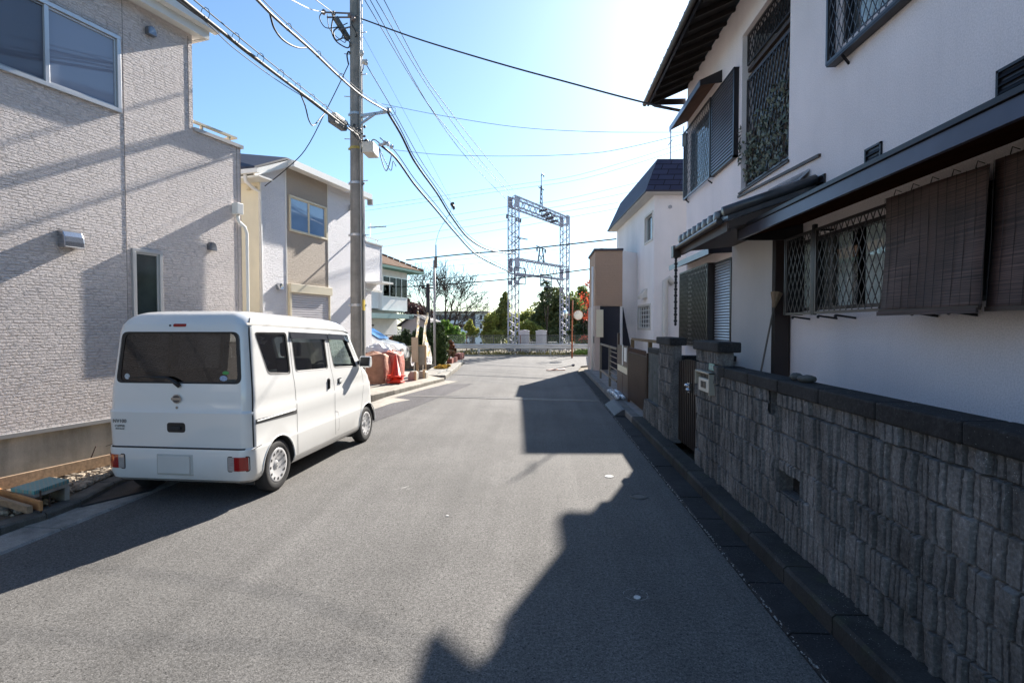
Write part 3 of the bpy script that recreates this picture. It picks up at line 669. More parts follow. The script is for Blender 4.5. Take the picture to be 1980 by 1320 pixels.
def paint():
    m, nt, b, N, L = nodes('pearl_white_paint'); vec = coords(N, L)
    n = N('ShaderNodeTexNoise', Scale=2.0, Detail=6.0); L(vec, n.inputs['Vector'])
    sp = N('ShaderNodeSeparateXYZ'); L(vec, sp.inputs[0])
    dirt = mixc(N, L, 1.0, ramp(N, L, n.outputs['Fac'], [(.4, .0), (.75, .45)]), ramp(N, L, sp.outputs['Z'], [(.2, 1.0), (.55, .0)]), 'MULTIPLY')
    c = mixc(N, L, dirt, (.80, .805, .79), (.47, .43, .39)); L(c, b.inputs['Base Color'])
    b.inputs['Roughness'].default_value = .32; b.inputs['Coat Weight'].default_value = 1.0; b.inputs['Coat Roughness'].default_value = .04
    return m
mVan = paint(); zs = []
for a, b_ in zip(SL, SL[1:]):
    k = max(1, int((b_[0] - a[0]) / .12)); zs += [a[0] + (b_[0] - a[0]) * i / k for i in range(k)]
zs.append(SL[-1][0])
body = hull(zs).build('body', mVan, van, world=False, smooth=True)
def cutter(mb, mt=None):
    o = mb.build('cut', mt or mVan, van, world=False, fix=True); return o
CUT = []
mInt = M('van_interior', (.035, .035, .04), .8, var=.1)
def bool_cut(tgt, mb):
    o = cutter(mb, mInt); m = tgt.modifiers.new('c', 'BOOLEAN'); m.operation = 'DIFFERENCE'; m.solver = 'EXACT'; m.material_mode = 'TRANSFER'; m.object = o; CUT.append(o)
HUBR, HUBF, TR = .125, 2.565, .27
for y in (HUBR, HUBF):
    for s_ in (-1, 1):
        mb = MB(); mb.cyl((s_ * .50, y, .262), (s_ * .8, y, .262), .312, n=40); bool_cut(body, mb)
cav = hull([.42, .5, .8, 1.0, 1.14, 1.3, 1.5, 1.66, 1.74, 1.79, 1.83], .05); bool_cut(body, cav)
def rnd_poly(p, r=.04, n=5):
    out = []; m = len(p); P = [Vector(q) for q in p]
    for i in range(m):
        a, b_, c_ = P[i - 1], P[i], P[(i + 1) % m]; d1 = (a - b_); d2 = (c_ - b_); rr = min(r, d1.length * .45, d2.length * .45)
        s0 = b_ + d1.normalized() * rr; s1 = b_ + d2.normalized() * rr
        for k in range(n + 1):
            t = k / n; out.append(tuple((1 - t) ** 2 * s0 + 2 * t * (1 - t) * b_ + t * t * s1))
    return out
# side windows in (y, z) as they appear; unwarped z used for width
sidew = {'quarter': [(-.20, 1.655), (.40, 1.645), (.405, 1.195), (-.03, 1.23)],
         'slide': [(.50, 1.63), (1.30, 1.60), (1.325, 1.18), (.52, 1.21)],
         'front': [(1.41, 1.60), (1.93, 1.575), (2.23, 1.145), (1.50, 1.18)]}
def sx(y, z): return sl(unwarp(y, z))[1]
gTint = glass('privacy_glass', (.26, .28, .29), .95); gClear = glass('clear_glass', (.66, .74, .70), .95); mSeal = M('window_rubber', (.015, .015, .016), .5, var=0)
for key, pl in sidew.items():
    pr = rnd_poly(pl, .05)
    for s_ in (1, -1):
        mb = MB(); mb.prism([(s_ * .6, y, z) for y, z in pr], (s_ * .3, 0, 0)); bool_cut(body, mb)
        g = MB(); g.v = [(s_ * (sx(y, z) - .010), y, z) for y, z in rnd_poly([(y + (.012 if y > 1 else -.012) * 0, z) for y, z in pl], .05)]; g.f = [list(range(len(g.v)))]; g.m = [0]
        wo = g.build('side_window', gClear if key == 'front' else gTint, van, world=False)
        wo['label'] = {'quarter': 'tinted rear quarter window', 'slide': 'tinted window of the sliding door', 'front': 'clear front door window'}[key]
        # rubber frame
        r1 = rnd_poly(pl, .05); cy = sum(p[0] for p in pl) / 4; cz = sum(p[1] for p in pl) / 4; f_ = MB(); n = len(r1)
        def off(p, k): 
            d = Vector((p[0] - cy, p[1] - cz)); l_ = d.length; q = Vector((cy, cz)) + d * (1 + k / l_); return q
        o1 = [off(p, .006) for p in r1]; i1 = [off(p, -.022) for p in r1]
        f_.v = [(s_ * (sx(q[0], q[1]) + .0015), q[0], q[1]) for q in o1] + [(s_ * (sx(q[0], q[1]) - .004), q[0], q[1]) for q in i1]
        f_.f = [[k, (k + 1) % n, n + (k + 1) % n, n + k] for k in range(n)]; f_.m = [0] * n; f_.build('window_seal', mSeal, wo, world=False)
def ry(x, z):  # rear surface y at x,z
    _, w, yr, yf, rr, rf = sl(unwarp(-.4, z)); ax = abs(x); c = w - rr
    return yr if ax <= c else yr + rr - math.sqrt(max(0, rr * rr - min(rr, ax - c) ** 2))
rw = [(-.652, 1.165), (.652, 1.165), (.612, 1.66), (-.612, 1.66)]; rp = rnd_poly(rw, .07)
mb = MB(); mb.prism([(x, -.6, z) for x, z in rp], (0, .4, 0)); bool_cut(body, mb)
g = MB(); g.v = [(x, ry(min(.58, max(-.58, x)), z) + .008, z) for x, z in rp]; g.f = [list(range(len(g.v)))]; g.m = [0]
rwin = g.build('rear_window', glass('rear_glass', (.07, .075, .08), 1.0, ior=1.75), van, world=False)
f_ = MB(); n = len(rp)
def off2(p, k): d = Vector((p[0], p[1] - 1.41)); return Vector((0, 1.41)) + d * (1 + k / d.length)
o1 = [off2(p, .008) for p in rp]; i1 = [off2(p, -.035) for p in rp]
f_.v = [(q[0], ry(q[0], q[1]) - .0015, q[1]) for q in o1] + [(q[0], ry(q[0], q[1]) + .003, q[1]) for q in i1]
f_.f = [[k, (k + 1) % n, n + (k + 1) % n, n + k] for k in range(n)]; f_.m = [0] * n; f_.build('window_seal', mSeal, rwin, world=False)
# windscreen opening
mb = MB(); mb.prism([(x, 2.05, z) for x, z in rnd_poly([(-.6, 1.15), (.6, 1.15), (.54, 1.56), (-.54, 1.56)], .06)], (0, 1.0, 0)); bool_cut(body, mb)
g = MB(); wp = rnd_poly([(-.62, 1.13), (.62, 1.13), (.56, 1.58), (-.56, 1.58)], .06)
def fy(x, z):
    _, w, yr, yf, rr, rf = sl(unwarp(2.5, z)); ax = abs(x); c = w - rf; return yf if ax <= c else yf - rf + math.sqrt(max(0, rf * rf - min(rf, ax - c) ** 2))
cols = 14
for i in range(cols + 1):
    x = -.62 + 1.24 * i / cols
    for z in (1.13, 1.58): xx = x * (1 - (z - 1.13) * .2); g.v.append((xx, fy(xx, z) - .012, z))
g.f = [[2 * i, 2 * i + 2, 2 * i + 3, 2 * i + 1] for i in range(cols)]; g.m = [0] * cols; g.build('windscreen', gClear, van, world=False)
# shut lines, creases, trim -------------------------------------------------
mGap = M('panel_gap', (.03, .03, .032), .8, var=0)
def sline(pts, w=.006, off=.0015, mat=mGap, name='shut_line', side=1, th=.004):
    """thin strip lying on the van's side; pts in (y, z)"""
    mb = MB(); P = []
    for (a, b_), (c_, d_) in zip(pts, pts[1:]):
        k = max(1, int(math.hypot(c_ - a, d_ - b_) / .05)); P += [(a + (c_ - a) * i / k, b_ + (d_ - b_) * i / k) for i in range(k)]
    P.append(pts[-1]); vs = []
    for i, (y, z) in enumerate(P):
        a = P[max(0, i - 1)]; b_ = P[min(len(P) - 1, i + 1)]; d = Vector((b_[0] - a[0], b_[1] - a[1])); d = d.normalized() if d.length else Vector((1, 0)); nn = Vector((-d.y, d.x)) * w / 2
        for s_ in (-1, 1):
            q = (y + nn.x * s_, z + nn.y * s_); vs.append((side * (sx(*q) + off), q[0], q[1]))
    mb.v = vs; mb.f = [[2 * i, 2 * i + 1, 2 * i + 3, 2 * i + 2] for i in range(len(P) - 1)]; mb.m = [0] * len(mb.f)
    o = mb.build(name, mat, van, world=False); return o
for s_ in (1, -1):
    sline([(.455, 1.665), (.455, 1.2), (.49, .80), (.50, .30)], side=s_); sline([(1.375, 1.63), (1.40, 1.2), (1.455, .95), (1.47, .28)], side=s_)
    sline([(1.44, 1.62), (2.0, 1.575), (2.36, 1.13), (2.42, .9), (2.36, .62), (2.2, .30)], .005, side=s_) if s_ == 1 else None
    sline([(-.385, .535), (-.2, .55)], .006, side=s_)
for pts in ([(1.47, .62), (1.55, .60), (1.575, .55), (1.575, .38), (1.53, .36)],): sline(pts, .004)
# roof drip channel and rain visor
sline([(-.30, 1.742), (.6, 1.708), (1.3, 1.682), (1.9, 1.652), (2.05, 1.62)], .022, .002, M('gutter_black', (.02, .02, .02), .5, var=0), 'drip_channel')
mb = MB(); mSm = M('smoked_visor', (.03, .03, .035), .12, var=0)
for y0, y1 in ((.47, 1.36), (1.385, 2.02)):
    k = 10
    for i in range(k):
        a, b_ = y0 + (y1 - y0) * i / k, y0 + (y1 - y0) * (i + 1) / k; zt = lambda y: 1.672 - .038 * y; zb = lambda y: 1.600 - .038 * y - (.0 if y < 1.9 else (y - 1.9) * .3)
        mb.hexa([(sx(a, zb(a)) - .0, a, zb(a)), (sx(b_, zb(b_)) + .0, b_, zb(b_)), (sx(b_, zb(b_)) + .022, b_, zb(b_)), (sx(a, zb(a)) + .022, a, zb(a))],
                [(sx(a, zt(a)) + .001, a, zt(a)), (sx(b_, zt(b_)) + .001, b_, zt(b_)), (sx(b_, zt(b_)) + .005, b_, zt(b_)), (sx(a, zt(a)) + .005, a, zt(a))])
mb.build('rain_visor', mSm, van, world=False, fix=True)
# slide rail, side crease
mb = MB(); 
for i in range(10):
    a, b_ = -.30 + .78 * i / 10, -.30 + .78 * (i + 1) / 10; za, zb_ = .80 - .02 * i / 10, .80 - .02 * (i + 1) / 10
    mb.hexa([(sx(a, za) - .01, a, za - .03), (sx(b_, zb_) - .01, b_, zb_ - .03), (sx(b_, zb_) + .002, b_, zb_ - .03), (sx(a, za) + .002, a, za - .03)],
            [(sx(a, za) - .01, a, za + .015), (sx(b_, zb_) - .01, b_, zb_ + .015), (sx(b_, zb_) + .002, b_, zb_ + .015), (sx(a, za) + .002, a, za + .015)])
mb.build('slide_rail', M('rail_grey', (.1, .1, .1), .45, var=.1), van, world=False, fix=True)
mb = MB(); mb.box(.7655, .7745, -.29, .44, .79, .803); mb.build('rail_moulding', mVan, van, world=False, bevel=.003)
# door handles
for y0, z0, w_, h_, vert in ((1.30, .995, .065, .14, 1), (1.62, 1.0, .13, .075, 0)):
    xs_ = sx(y0, z0); mb = MB(); mb.prism([(xs_ - .004, y, z) for y, z in rnd_poly([(y0 - w_ / 2, z0 - h_ / 2), (y0 + w_ / 2, z0 - h_ / 2), (y0 + w_ / 2, z0 + h_ / 2), (y0 - w_ / 2, z0 + h_ / 2)], .03)], (.006, 0, 0))
    ho = mb.build('door_handle', mBlk, van, world=False, fix=True)
    mb = MB(); 
    if vert: mb.box(xs_ + .004, xs_ + .018, y0 - .014, y0 + .014, z0 - .06, z0 + .06)
    else: mb.box(xs_ + .004, xs_ + .018, y0 - .03, y0 + .06, z0 - .022, z0 + .02)
    mb.build('grip', mBlk if vert else mVan, ho, world=False, bevel=.006)
# bumper seam, tailgate features
def rline(x0, x1, z, h=.008, off=.002, mat=mGap, name='shut_line', k=40):
    mb = MB()
    for i in range(k + 1):
        x = x0 + (x1 - x0) * i / k
        for zz in (z - h / 2, z + h / 2): mb.v.append((x, ry(x, zz) - off, zz))
    mb.f = [[2 * i, 2 * i + 2, 2 * i + 3, 2 * i + 1] for i in range(k)]; mb.m = [0] * k; return mb.build(name, mat, van, world=False)
rline(-.70, .70, .541, .012, .004)
for s_ in (-1, 1):
    mb = MB(); zz = [.55 + (1.80 - .55) * i / 24 for i in range(25)]
    for z in zz:
        w = sl(unwarp(-.4, z))[1]
        for dx in (-.0035, .0035):
            x = s_ * (w - .012) + dx; mb.v.append((x, ry(x, z) - .002, z))
    mb.f = [[2 * i, 2 * i + 1, 2 * i + 3, 2 * i + 2] for i in range(24)]; mb.m = [0] * 24; mb.build('shut_line', mGap, van, world=False)
def rpatch(x0, x1, z0, z1, off, name, mat, par=None, r=.02, k=10):
    mb = MB(); out = rnd_poly([(x0, z0), (x1, z0), (x1, z1), (x0, z1)], r); n = len(out); cx, cz = (x0 + x1) / 2, (z0 + z1) / 2
    mb.v = [(x, ry(x, z) - off, z) for x, z in out] + [(x, ry(x, z) + .02, z) for x, z in out] + [(cx, ry(cx, cz) - off, cz)]
    mb.f = [[i, (i + 1) % n, 2 * n] for i in range(n)] + [[n + i, n + (i + 1) % n, (i + 1) % n, i] for i in range(n)]; mb.m = [0] * len(mb.f)
    return mb.build(name, mat, par or van, world=False, fix=True)
def spatch(x0, x1, z0, z1, off, name, mat, par, k=8):
    mb = MB(); xs_ = [x0 + (x1 - x0) * i / k for i in range(k + 1)]
    for x in xs_: mb.v += [(x, ry(x, z0) - off, z0), (x, ry(x, z1) - off, z1), (x, ry(x, z0) + .01, z0), (x, ry(x, z1) + .01, z1)]
    for i in range(k): a = 4 * i; b_ = a + 4; mb.f += [[a, b_, b_ + 1, a + 1], [a + 1, b_ + 1, b_ + 3, a + 3], [a, a + 2, b_ + 2, b_]]
    mb.f += [[0, 1, 3, 2], [4 * k, 4 * k + 2, 4 * k + 3, 4 * k + 1]]; mb.m = [0] * len(mb.f); return mb.build(name, mat, par, world=False, fix=True, auto=40)
mRed = M('red_lens', (.33, .012, .01), .12, var=.1, coat=.6); mClr = M('clear_lens', (.45, .4, .38), .12, var=.5, vs=60, coat=.8, stretch=(.3, 1, 6))
for s_ in (-1, 1):
    lo = rpatch(s_ * .635 - .1, s_ * .635 + .1, .325, .475, .004, 'tail_lamp', mSeal, r=.02)
    a, b_ = (s_ * .605, s_ * .725); spatch(min(a, b_), max(a, b_), .335, .467, .008, 'red_lens', mRed, lo)
    a, b_ = (s_ * .542, s_ * .603); spatch(min(a, b_), max(a, b_), .335, .467, .008, 'clear_lens', mClr, lo)
rpatch(-.075, .06, 1.712, 1.742, .004, 'brake_lamp', mRed, r=.015); mb = MB(); mb.blob((-.11, ry(0, 1.73) - .002, 1.725), .013, .006, .01, 10, 6); mb.build('camera_nub', mBlk, van, world=False, smooth=True)
ho = rpatch(-.10, .09, .69, .785, .003, 'tailgate_handle', mBlk, r=.03); mb = MB(); mb.box(-.06, .05, -.41, -.395, .715, .75); mb.build('grip', mRub, ho, world=False, bevel=.004)
pl = MB(); pl.box(-.175, .155, -.428, -.413, .30, .465); po = pl.build('number_plate', M('plate_white', (.62, .62, .6), .5, var=.05), van, world=False, bevel=.002)
pl = MB(); pl.box(-.20, .18, -.414, -.36, .28, .485); pl.build('plate_recess', M('plate_recess_grey', (.5, .5, .48), .5, var=.1), van, world=False, bevel=.01)
mChr = M('chrome', (.6, .6, .62), .12, 1.0, var=0)
mb = MB(); yb = ry(0, 1.0) - .002; R1 = .043
for i in range(28):
    a, a2 = 2 * math.pi * i / 28, 2 * math.pi * (i + 1) / 28
    mb.bar((-.0 + R1 * math.cos(a), yb - .004, 1.015 + R1 * .9 * math.sin(a)), (R1 * math.cos(a2), yb - .004, 1.015 + R1 * .9 * math.sin(a2)), .009, .009)
mb.box(-.052, .052, yb - .014, yb - .004, 1.003, 1.027); eb = mb.build('emblem', mChr, van, world=False)
mb = MB(); mb.cyl((0, yb - .002, 1.015), (0, yb - .004, 1.015), .04, n=24); mb.build('emblem_back', M('emblem_grey', (.10, .10, .11), .4, .5, var=0), eb, world=False)
mb = MB(); mb.cyl((0, ry(0, .92) + .002, .93), (0, ry(0, .92) - .006, .93), .013, n=14); mb.build('lock', mChr, van, world=False)
def text(s, size, name, mat, par, mtx, ext=.0015, align='CENTER'):
    cu = bpy.data.curves.new(name, 'FONT'); cu.body = s; cu.size = size; cu.extrude = ext; cu.align_x = align; cu.align_y = 'CENTER'
    o = bpy.data.objects.new(name, cu); COL.objects.link(o); cu.materials.append(mat); bpy.context.view_layer.update()
    me = bpy.data.meshes.new_from_object(o.evaluated_get(bpy.context.evaluated_depsgraph_get())); bpy.data.objects.remove(o)
    o = bpy.data.objects.new(name, me); COL.objects.link(o); o.parent = par; o.matrix_local = mtx; return o
RX = Matrix.Rotation(math.pi / 2, 4, 'X')
mbd = M('badge_chrome', (.2, .2, .2), .3, .6, var=0)
text('NV100', .05, 'badge', mbd, van, Matrix.Translation((-.60, ry(-.60, .8) - .004, .79)) @ RX)
text('CLIPPER', .03, 'badge', mbd, van, Matrix.Translation((-.60, ry(-.60, .75) - .004, .742)) @ RX); text('HIGH ROOF', .018, 'badge', mbd, van, Matrix.Translation((-.60, ry(-.60, .72) - .004, .715)) @ RX)
for x, z, c_ in ((-.545, 1.225, (.5, .55, .6)), (.47, 1.215, (.35, .45, .65))):
    mb = MB(); mb.blob((x, ry(x, z) - .003 + .008, z), .042 if x > 0 else .03, .002, .03 if x < 0 else .028, 16, 4); mb.build('sticker', M('sticker_%s' % ('blue' if x > 0 else 'pale'), c_, .5, var=.4, vs=70), rwin, world=False)
mb = MB(); mb.blob((.49, ry(.47, 1.27) + .006, 1.268), .036, .002, .018, 14, 4); mb.build('sticker', M('sticker_green', (.08, .35, .1), .5, var=.1), rwin, world=False)
# wiper
mb = MB(); yw = ry(0, 1.17) - .03; mb.tube([(.03, yw + .015, 1.135), (.0, yw - .005, 1.17), (-.05, yw, 1.205), (-.1, yw, 1.222)], [.02, .02, .013, .01], 8); mb.tube([(-.08, yw, 1.22), (-.3, yw + .004, 1.225), (-.50, yw + .01, 1.215)], [.012, .009, .006], 6)
mb.build('wiper', mBlk, van, world=False, smooth=True)
# sill lip
sline([(.46, .272), (2.22, .262)], .02, .003, M('sill_white', (.66, .65, .62), .4, var=.1), 'sill')
# wheels
def holes():
    m, nt, b, N, L = nodes('hubcap'); b.inputs['Base Color'].default_value = (.62, .62, .63, 1); b.inputs['Roughness'].default_value = .35; b.inputs['Metallic'].default_value = .2; return m
mHub = holes(); wid = .155
tp = [(.178, -.07), (.19, -.075), (.225, -.078), (.252, -.072), (.266, -.058), (.27, -.03), (.2705, 0), (.27, .03), (.266, .058), (.252, .072), (.225, .078), (.19, .075), (.178, .07)]
def wheel(x, y, s_):
    w = MB(); w.lathe([(r, s_ * h) for r, h in tp], 48, (x, y, TR - .002), 'x')
    wo = w.build('wheel', mRub, van, world=False, smooth=True, fix=True); wo['label'] = 'black tyre with a white hubcap'
    h = MB(); h.lathe([(.0, s_ * .055), (.03, s_ * .058), (.045, s_ * .05), (.06, s_ * .046), (.115, s_ * .066), (.15, s_ * .07), (.172, s_ * .074), (.182, s_ * .066), (.184, s_ * .04)], 48, (x, y, TR - .002), 'x'); h.build('hubcap', mHub, wo, world=False, smooth=True, fix=True)
    q = MB()
    for k in range(12):
        a = 2 * math.pi * k / 12; c_ = Vector((x + s_ * .0725, y + .142 * math.cos(a), TR - .002 + .142 * math.sin(a))); u_ = Vector((0, math.cos(a), math.sin(a))); v_ = Vector((0, -math.sin(a), math.cos(a)))
        q.quad(*[c_ + u_ * p * .014 + v_ * r_ * .013 for p, r_ in ((-1, -.8), (-.6, -1), (.6, -1), (1, -.8), (1, .8), (.6, 1), (-.6, 1), (-1, .8))])
    for k in range(10):
        a, a2 = 2 * math.pi * k / 10, 2 * math.pi * (k + 1) / 10; q.quad(*[(x + s_ * .0605, y + r_ * math.cos(t), TR + r_ * math.sin(t)) for r_, t in ((.016, a), (.022, a), (.022, a2), (.016, a2))])
    q.build('hubcap_slot', mGap, wo, world=False)
    q = MB(); q.cyl((x - s_ * .06, y, TR), (x + s_ * .04, y, TR), .176, n=32); q.build('brake_drum', mBlk, wo, world=False)
for y in (HUBR, HUBF):
    for s_ in (1, -1): wheel(s_ * .670, y, s_)
for y in (HUBR, HUBF):   # arch lips and dark wells
    for s_ in (1, -1):
        mb = MB(); pts = []
        for k in range(19):
            a = math.pi * (-.02 + 1.04 * k / 18); yy, zz = y + .317 * math.cos(a), .262 + .317 * math.sin(a)
            pts.append((s_ * (sx(yy, max(.24, zz)) - .001), yy, zz))
        mb.tube(pts, .0085, 6); mb.build('arch_lip', mVan, van, world=False, smooth=True)
        mb = MB(); k = 18; 
        for i in range(k + 1):
            a = math.pi * i / k
            for x in (.5, .752): mb.v.append((s_ * x, y + .309 * math.cos(a), .262 + .309 * math.sin(a)))
        mb.f = [[2 * i, 2 * i + 1, 2 * i + 3, 2 * i + 2] for i in range(k)]; mb.m = [0] * k; mb.build('wheel_well', mGap, van, world=False)
mb = MB(); mb.box(.52, .70, HUBF - .37, HUBF - .355, .14, .3); mb.box(.52, .70, HUBR - .37, HUBR - .355, .16, .3); mb.build('mud_flap', mRub, van, world=False)
mb = MB(); mb.box(-.5, .5, -.3, 2.7, .2, .24); mb.cyl((-.6, HUBR, .26), (.6, HUBR, .26), .04); mb.cyl((-.6, HUBF, .26), (.6, HUBF, .26), .03); mb.box(-.3, .3, -.2, .4, .15, .22); mb.build('underbody', mGap, van, world=False)
mb = MB(); mb.prism(rnd_poly([(.70, 2.35, 1.12), (.70, 2.40, 1.17), (.70, 2.38, 1.28), (.70, 2.30, 1.29), (.70, 2.27, 1.14)], .03), (.17, 0, 0)); mb.v = [(x + .055, y - (x - .7) * .25, z) for x, y, z in mb.v]
mo = mb.build('door_mirror', mVan, van, world=False, fix=True, bevel=.015); mb = MB(); mb.bar((.69, 2.33, 1.18), (.76, 2.3, 1.2), .06, .05); mb.build('mirror_stalk', mBlk, mo, world=False)
mb = MB(); mb.v = [(.77, 2.268, 1.15), (.92, 2.232, 1.15), (.92, 2.262, 1.275), (.77, 2.296, 1.275)]; mb.v = [(x, y - .006, z) for x, y, z in mb.v]; mb.f = [[0, 1, 2, 3]]; mb.m = [0]; mb.build('mirror_glass', mBlk, mo, world=False)
# seats inside
mSt = M('seat_fabric', (.05, .05, .055), .9, var=.2)
for x in (-.32, .32):
    mb = MB(); mb.box(x - .23, x + .23, 1.35, 1.82, .55, .82); so = mb.build('seat', mSt, van, world=False, bevel=.04)
    mb = MB(); mb.prism([(x - .22, 1.30, .8), (x - .22, 1.42, .8), (x - .22, 1.28, 1.32), (x - .22, 1.18, 1.32)], (.44, 0, 0)); mb.box(x - .13, x + .13, 1.14, 1.22, 1.34, 1.52); mb.build('backrest', mSt, so, world=False, fix=True, bevel=.03)
mb = MB(); mb.box(-.62, .62, 2.1, 2.5, .75, 1.08); mb.build('dashboard', mSt, van, world=False, bevel=.05)
mb = MB(); n = 20
for i in range(n):
    a, a2 = 2 * math.pi * i / n, 2 * math.pi * (i + 1) / n; mb.bar((.33 + .18 * math.cos(a), 2.0 + .06 * math.sin(a), 1.08 + .15 * math.sin(a)), (.33 + .18 * math.cos(a2), 2.0 + .06 * math.sin(a2), 1.08 + .15 * math.sin(a2)), .025, .025)
mb.build('steering_wheel', mBlk, van, world=False)
mb = MB()
for k in range(16): mb.blob((R.uniform(.35, .5), R.uniform(-.02, .25), .95 + .045 * k), .1, .16, .05, 8, 5, .35)
mb.build('plastic_sheet', M('clear_film', (.45, .45, .45), .2, var=.5, vs=30), van, world=False)
# bake the body cuts, then drop the cutters
bpy.context.view_layer.update(); dg = bpy.context.evaluated_depsgraph_get(); ev = body.evaluated_get(dg); me = bpy.data.meshes.new_from_object(ev); body.modifiers.clear(); body.data = me
try: me.polygons.foreach_set('use_smooth', [True] * len(me.polygons)); me.set_sharp_from_angle(angle=rad(32))
except Exception as e: print('sharp', e)
for o in CUT: bpy.data.objects.remove(o)
# ------------------------------------------------------------------ utility pole and its fittings
PY = 13.4
pb = aty(692, 640, PY); px0, py0 = pb.x, pb.y
pole = thing('utility_pole', 'tall round concrete utility pole carrying cables beside the white house', 'utility pole', (px0, py0, 0))
def polemat():
    m = stained('pole_concrete', (.25, .24, .225), dark=.3, speck=.2); return m
mb = MB(); mb.tube([(px0, py0, -.05 + 1.1 * i) for i in range(11)], [.185 - .0064 * i for i in range(11)], 32); mb.build('pole_shaft', polemat(), pole, smooth=True)
def pz(v, u=692): return aty(u, v, PY).z
def prr(z): return .185 - .0058 * z
for v in (222, 288, 355, 455, 590):
    z = pz(v); mb = MB(); mb.lathe([(prr(z) + .002, z - .03), (prr(z) + .014, z - .03), (prr(z) + .014, z + .03), (prr(z) + .002, z + .03)], 28, (px0, py0, 0))
    mb.box(px0 - prr(z) - .05, px0 - prr(z), py0 - .02, py0 + .02, z - .025, z + .025); mb.box(px0 + prr(z), px0 + prr(z) + .05, py0 - .02, py0 + .02, z - .025, z + .025)
    mb.build('band', M('yellow_band', (.35, .28, .07), .6, var=.3) if v == 288 else mSteel, pole)
for i, v in enumerate((64, 105, 145, 187, 228, 269, 350, 372, 455)):
    z = pz(v); s_ = 1 if i % 2 == 0 else -1; mb = MB(); mb.cyl((px0 + s_ * prr(z), py0, z), (px0 + s_ * (prr(z) + .14), py0 - .03, z), .011, n=8); mb.build('step_bolt', mSteel, pole)
mb = MB(); mb.tube([(px0 + .14, py0 - prr(z) * .75, z) for z in (.3, 3, 6, 8, 9.9)], .02, 8); mb.tube([(px0 + .175, py0 - prr(z) * .35, z) for z in (.3, 3, 6, 8, 9.9)], .012, 6); mb.build('conduit', M('conduit_grey', (.33, .33, .32), .5, var=.1), pole, smooth=True)
# right arm with fittings
a = aty(697, 238, PY); mb = MB(); b1 = aty(712, 222, PY - .3); e = aty(752, 216, PY - .6); mb.bar(aty(697, 224, PY - .1), e, .05, .06); mb.bar(aty(697, 240, PY - .1), b1.lerp(e, .35), .04, .05)
for t in (.8, 1.0): q = b1.lerp(e, t); mb.blob(q + Vector((0, 0, .02)), .05, .05, .05, 8, 6, .2)
mb.build('cable_arm', mSteel, pole)
mb = MB(); a = aty(716, 287, PY - .45); mb.box(a.x - .16, a.x + .1, a.y - .12, a.y + .35, a.z - .13, a.z + .13); mb.build('junction_box', M('box_grey', (.55, .53, .47), .5, var=.1), pole, bevel=.015)
mb = MB(); mb.bar(aty(700, 292, PY), aty(712, 290, PY - .3), .04, .05); mb.bar(aty(733, 281, PY - .5), aty(752, 276, PY - .6), .06, .05)
for u, v in ((744, 276), (750, 279), (757, 284)): mb.blob(aty(u, v, PY - .6), .05, .04, .05, 8, 5, .2)
mb.build('box_bracket', mSteel, pole)
mb = MB(); mb.bar(aty(675, 78, PY), aty(648, 34, PY - .3), .09, .11); mb.build('upper_arm', M('dark_arm', (.13, .13, .13), .5, .3, var=.2), pole)
mb = MB(); mb.bar(aty(692, 27, PY), aty(622, 24, PY - .3), .03, .03); mb.bar(aty(690, 34, PY), aty(632, 34, PY - .3), .03, .03); mb.bar(aty(688, 50, PY), aty(655, 58, PY - .3), .03, .03)
for u, v in ((626, 24), (645, 27), (676, 30), (683, 36)): mb.blob(aty(u, v, PY - .2), .055, .05, .07, 8, 6, .1)
mb.build('crossarm', M('reddish_steel', (.22, .17, .16), .5, .4, var=.3), pole)
mb = MB(); mb.blob(aty(699, 103, PY - .3), .06, .06, .08, 10, 8); mb.blob(aty(706, 121, PY - .3), .07, .06, .07, 10, 6, .3); mb.build('insulator', M('porcelain', (.55, .52, .48), .3, var=.1), pole)
def curl(mb, pts, Y, r=.012):
    P = [aty(u, v, Y + dy_) for u, v, dy_ in pts]; Q = []
    for i in range(len(P) - 1):
        p0_, p1_, p2_, p3_ = P[max(0, i - 1)], P[i], P[i + 1], P[min(len(P) - 1, i + 2)]
        for k in range(6):
            t = k / 6; Q.append(.5 * ((2 * p1_) + (-p0_ + p2_) * t + (2 * p0_ - 5 * p1_ + 4 * p2_ - p3_) * t * t + (-p0_ + 3 * p1_ - 3 * p2_ + p3_) * t ** 3))
    Q.append(P[-1]); mb.tube(Q, r, 6)
mb = MB()
curl(mb, [(622, 25, -.3), (618, 36, -.3), (630, 54, -.2), (655, 52, -.2), (672, 45, -.1)], PY); curl(mb, [(645, 30, -.3), (641, 58, -.3), (650, 80, -.2), (672, 93, -.1), (676, 82, -.2), (664, 74, -.3), (650, 78, -.3), (645, 62, -.3), (655, 54, -.3), (664, 62, -.2), (660, 76, -.2)], PY, .016)
curl(mb, [(633, 28, -.3), (637, 56, -.2), (655, 75, -.2), (668, 82, -.2), (660, 60, -.2)], PY, .009); curl(mb, [(690, 30, -.15), (680, 45, -.2), (690, 66, -.15), (683, 76, -.1)], PY, .014)
curl(mb, [(674, 125, -.1), (671, 108, -.15), (674, 100, -.1), (677, 104, -.1)], PY, .018); curl(mb, [(699, 110, -.2), (703, 130, -.3), (698, 142, -.2)], PY, .01)
each(mb, 'cable_coil', mWire, pole, smooth=True)
mb = MB(); curl(mb, [(733, 288, -.5), (738, 310, -.5), (746, 330, -.5), (752, 320, -.5), (757, 300, -.5)], PY, .012); curl(mb, [(733, 285, -.5), (745, 312, -.5), (756, 330, -.5), (760, 312, -.5), (766, 322, -.5)], PY, .009)
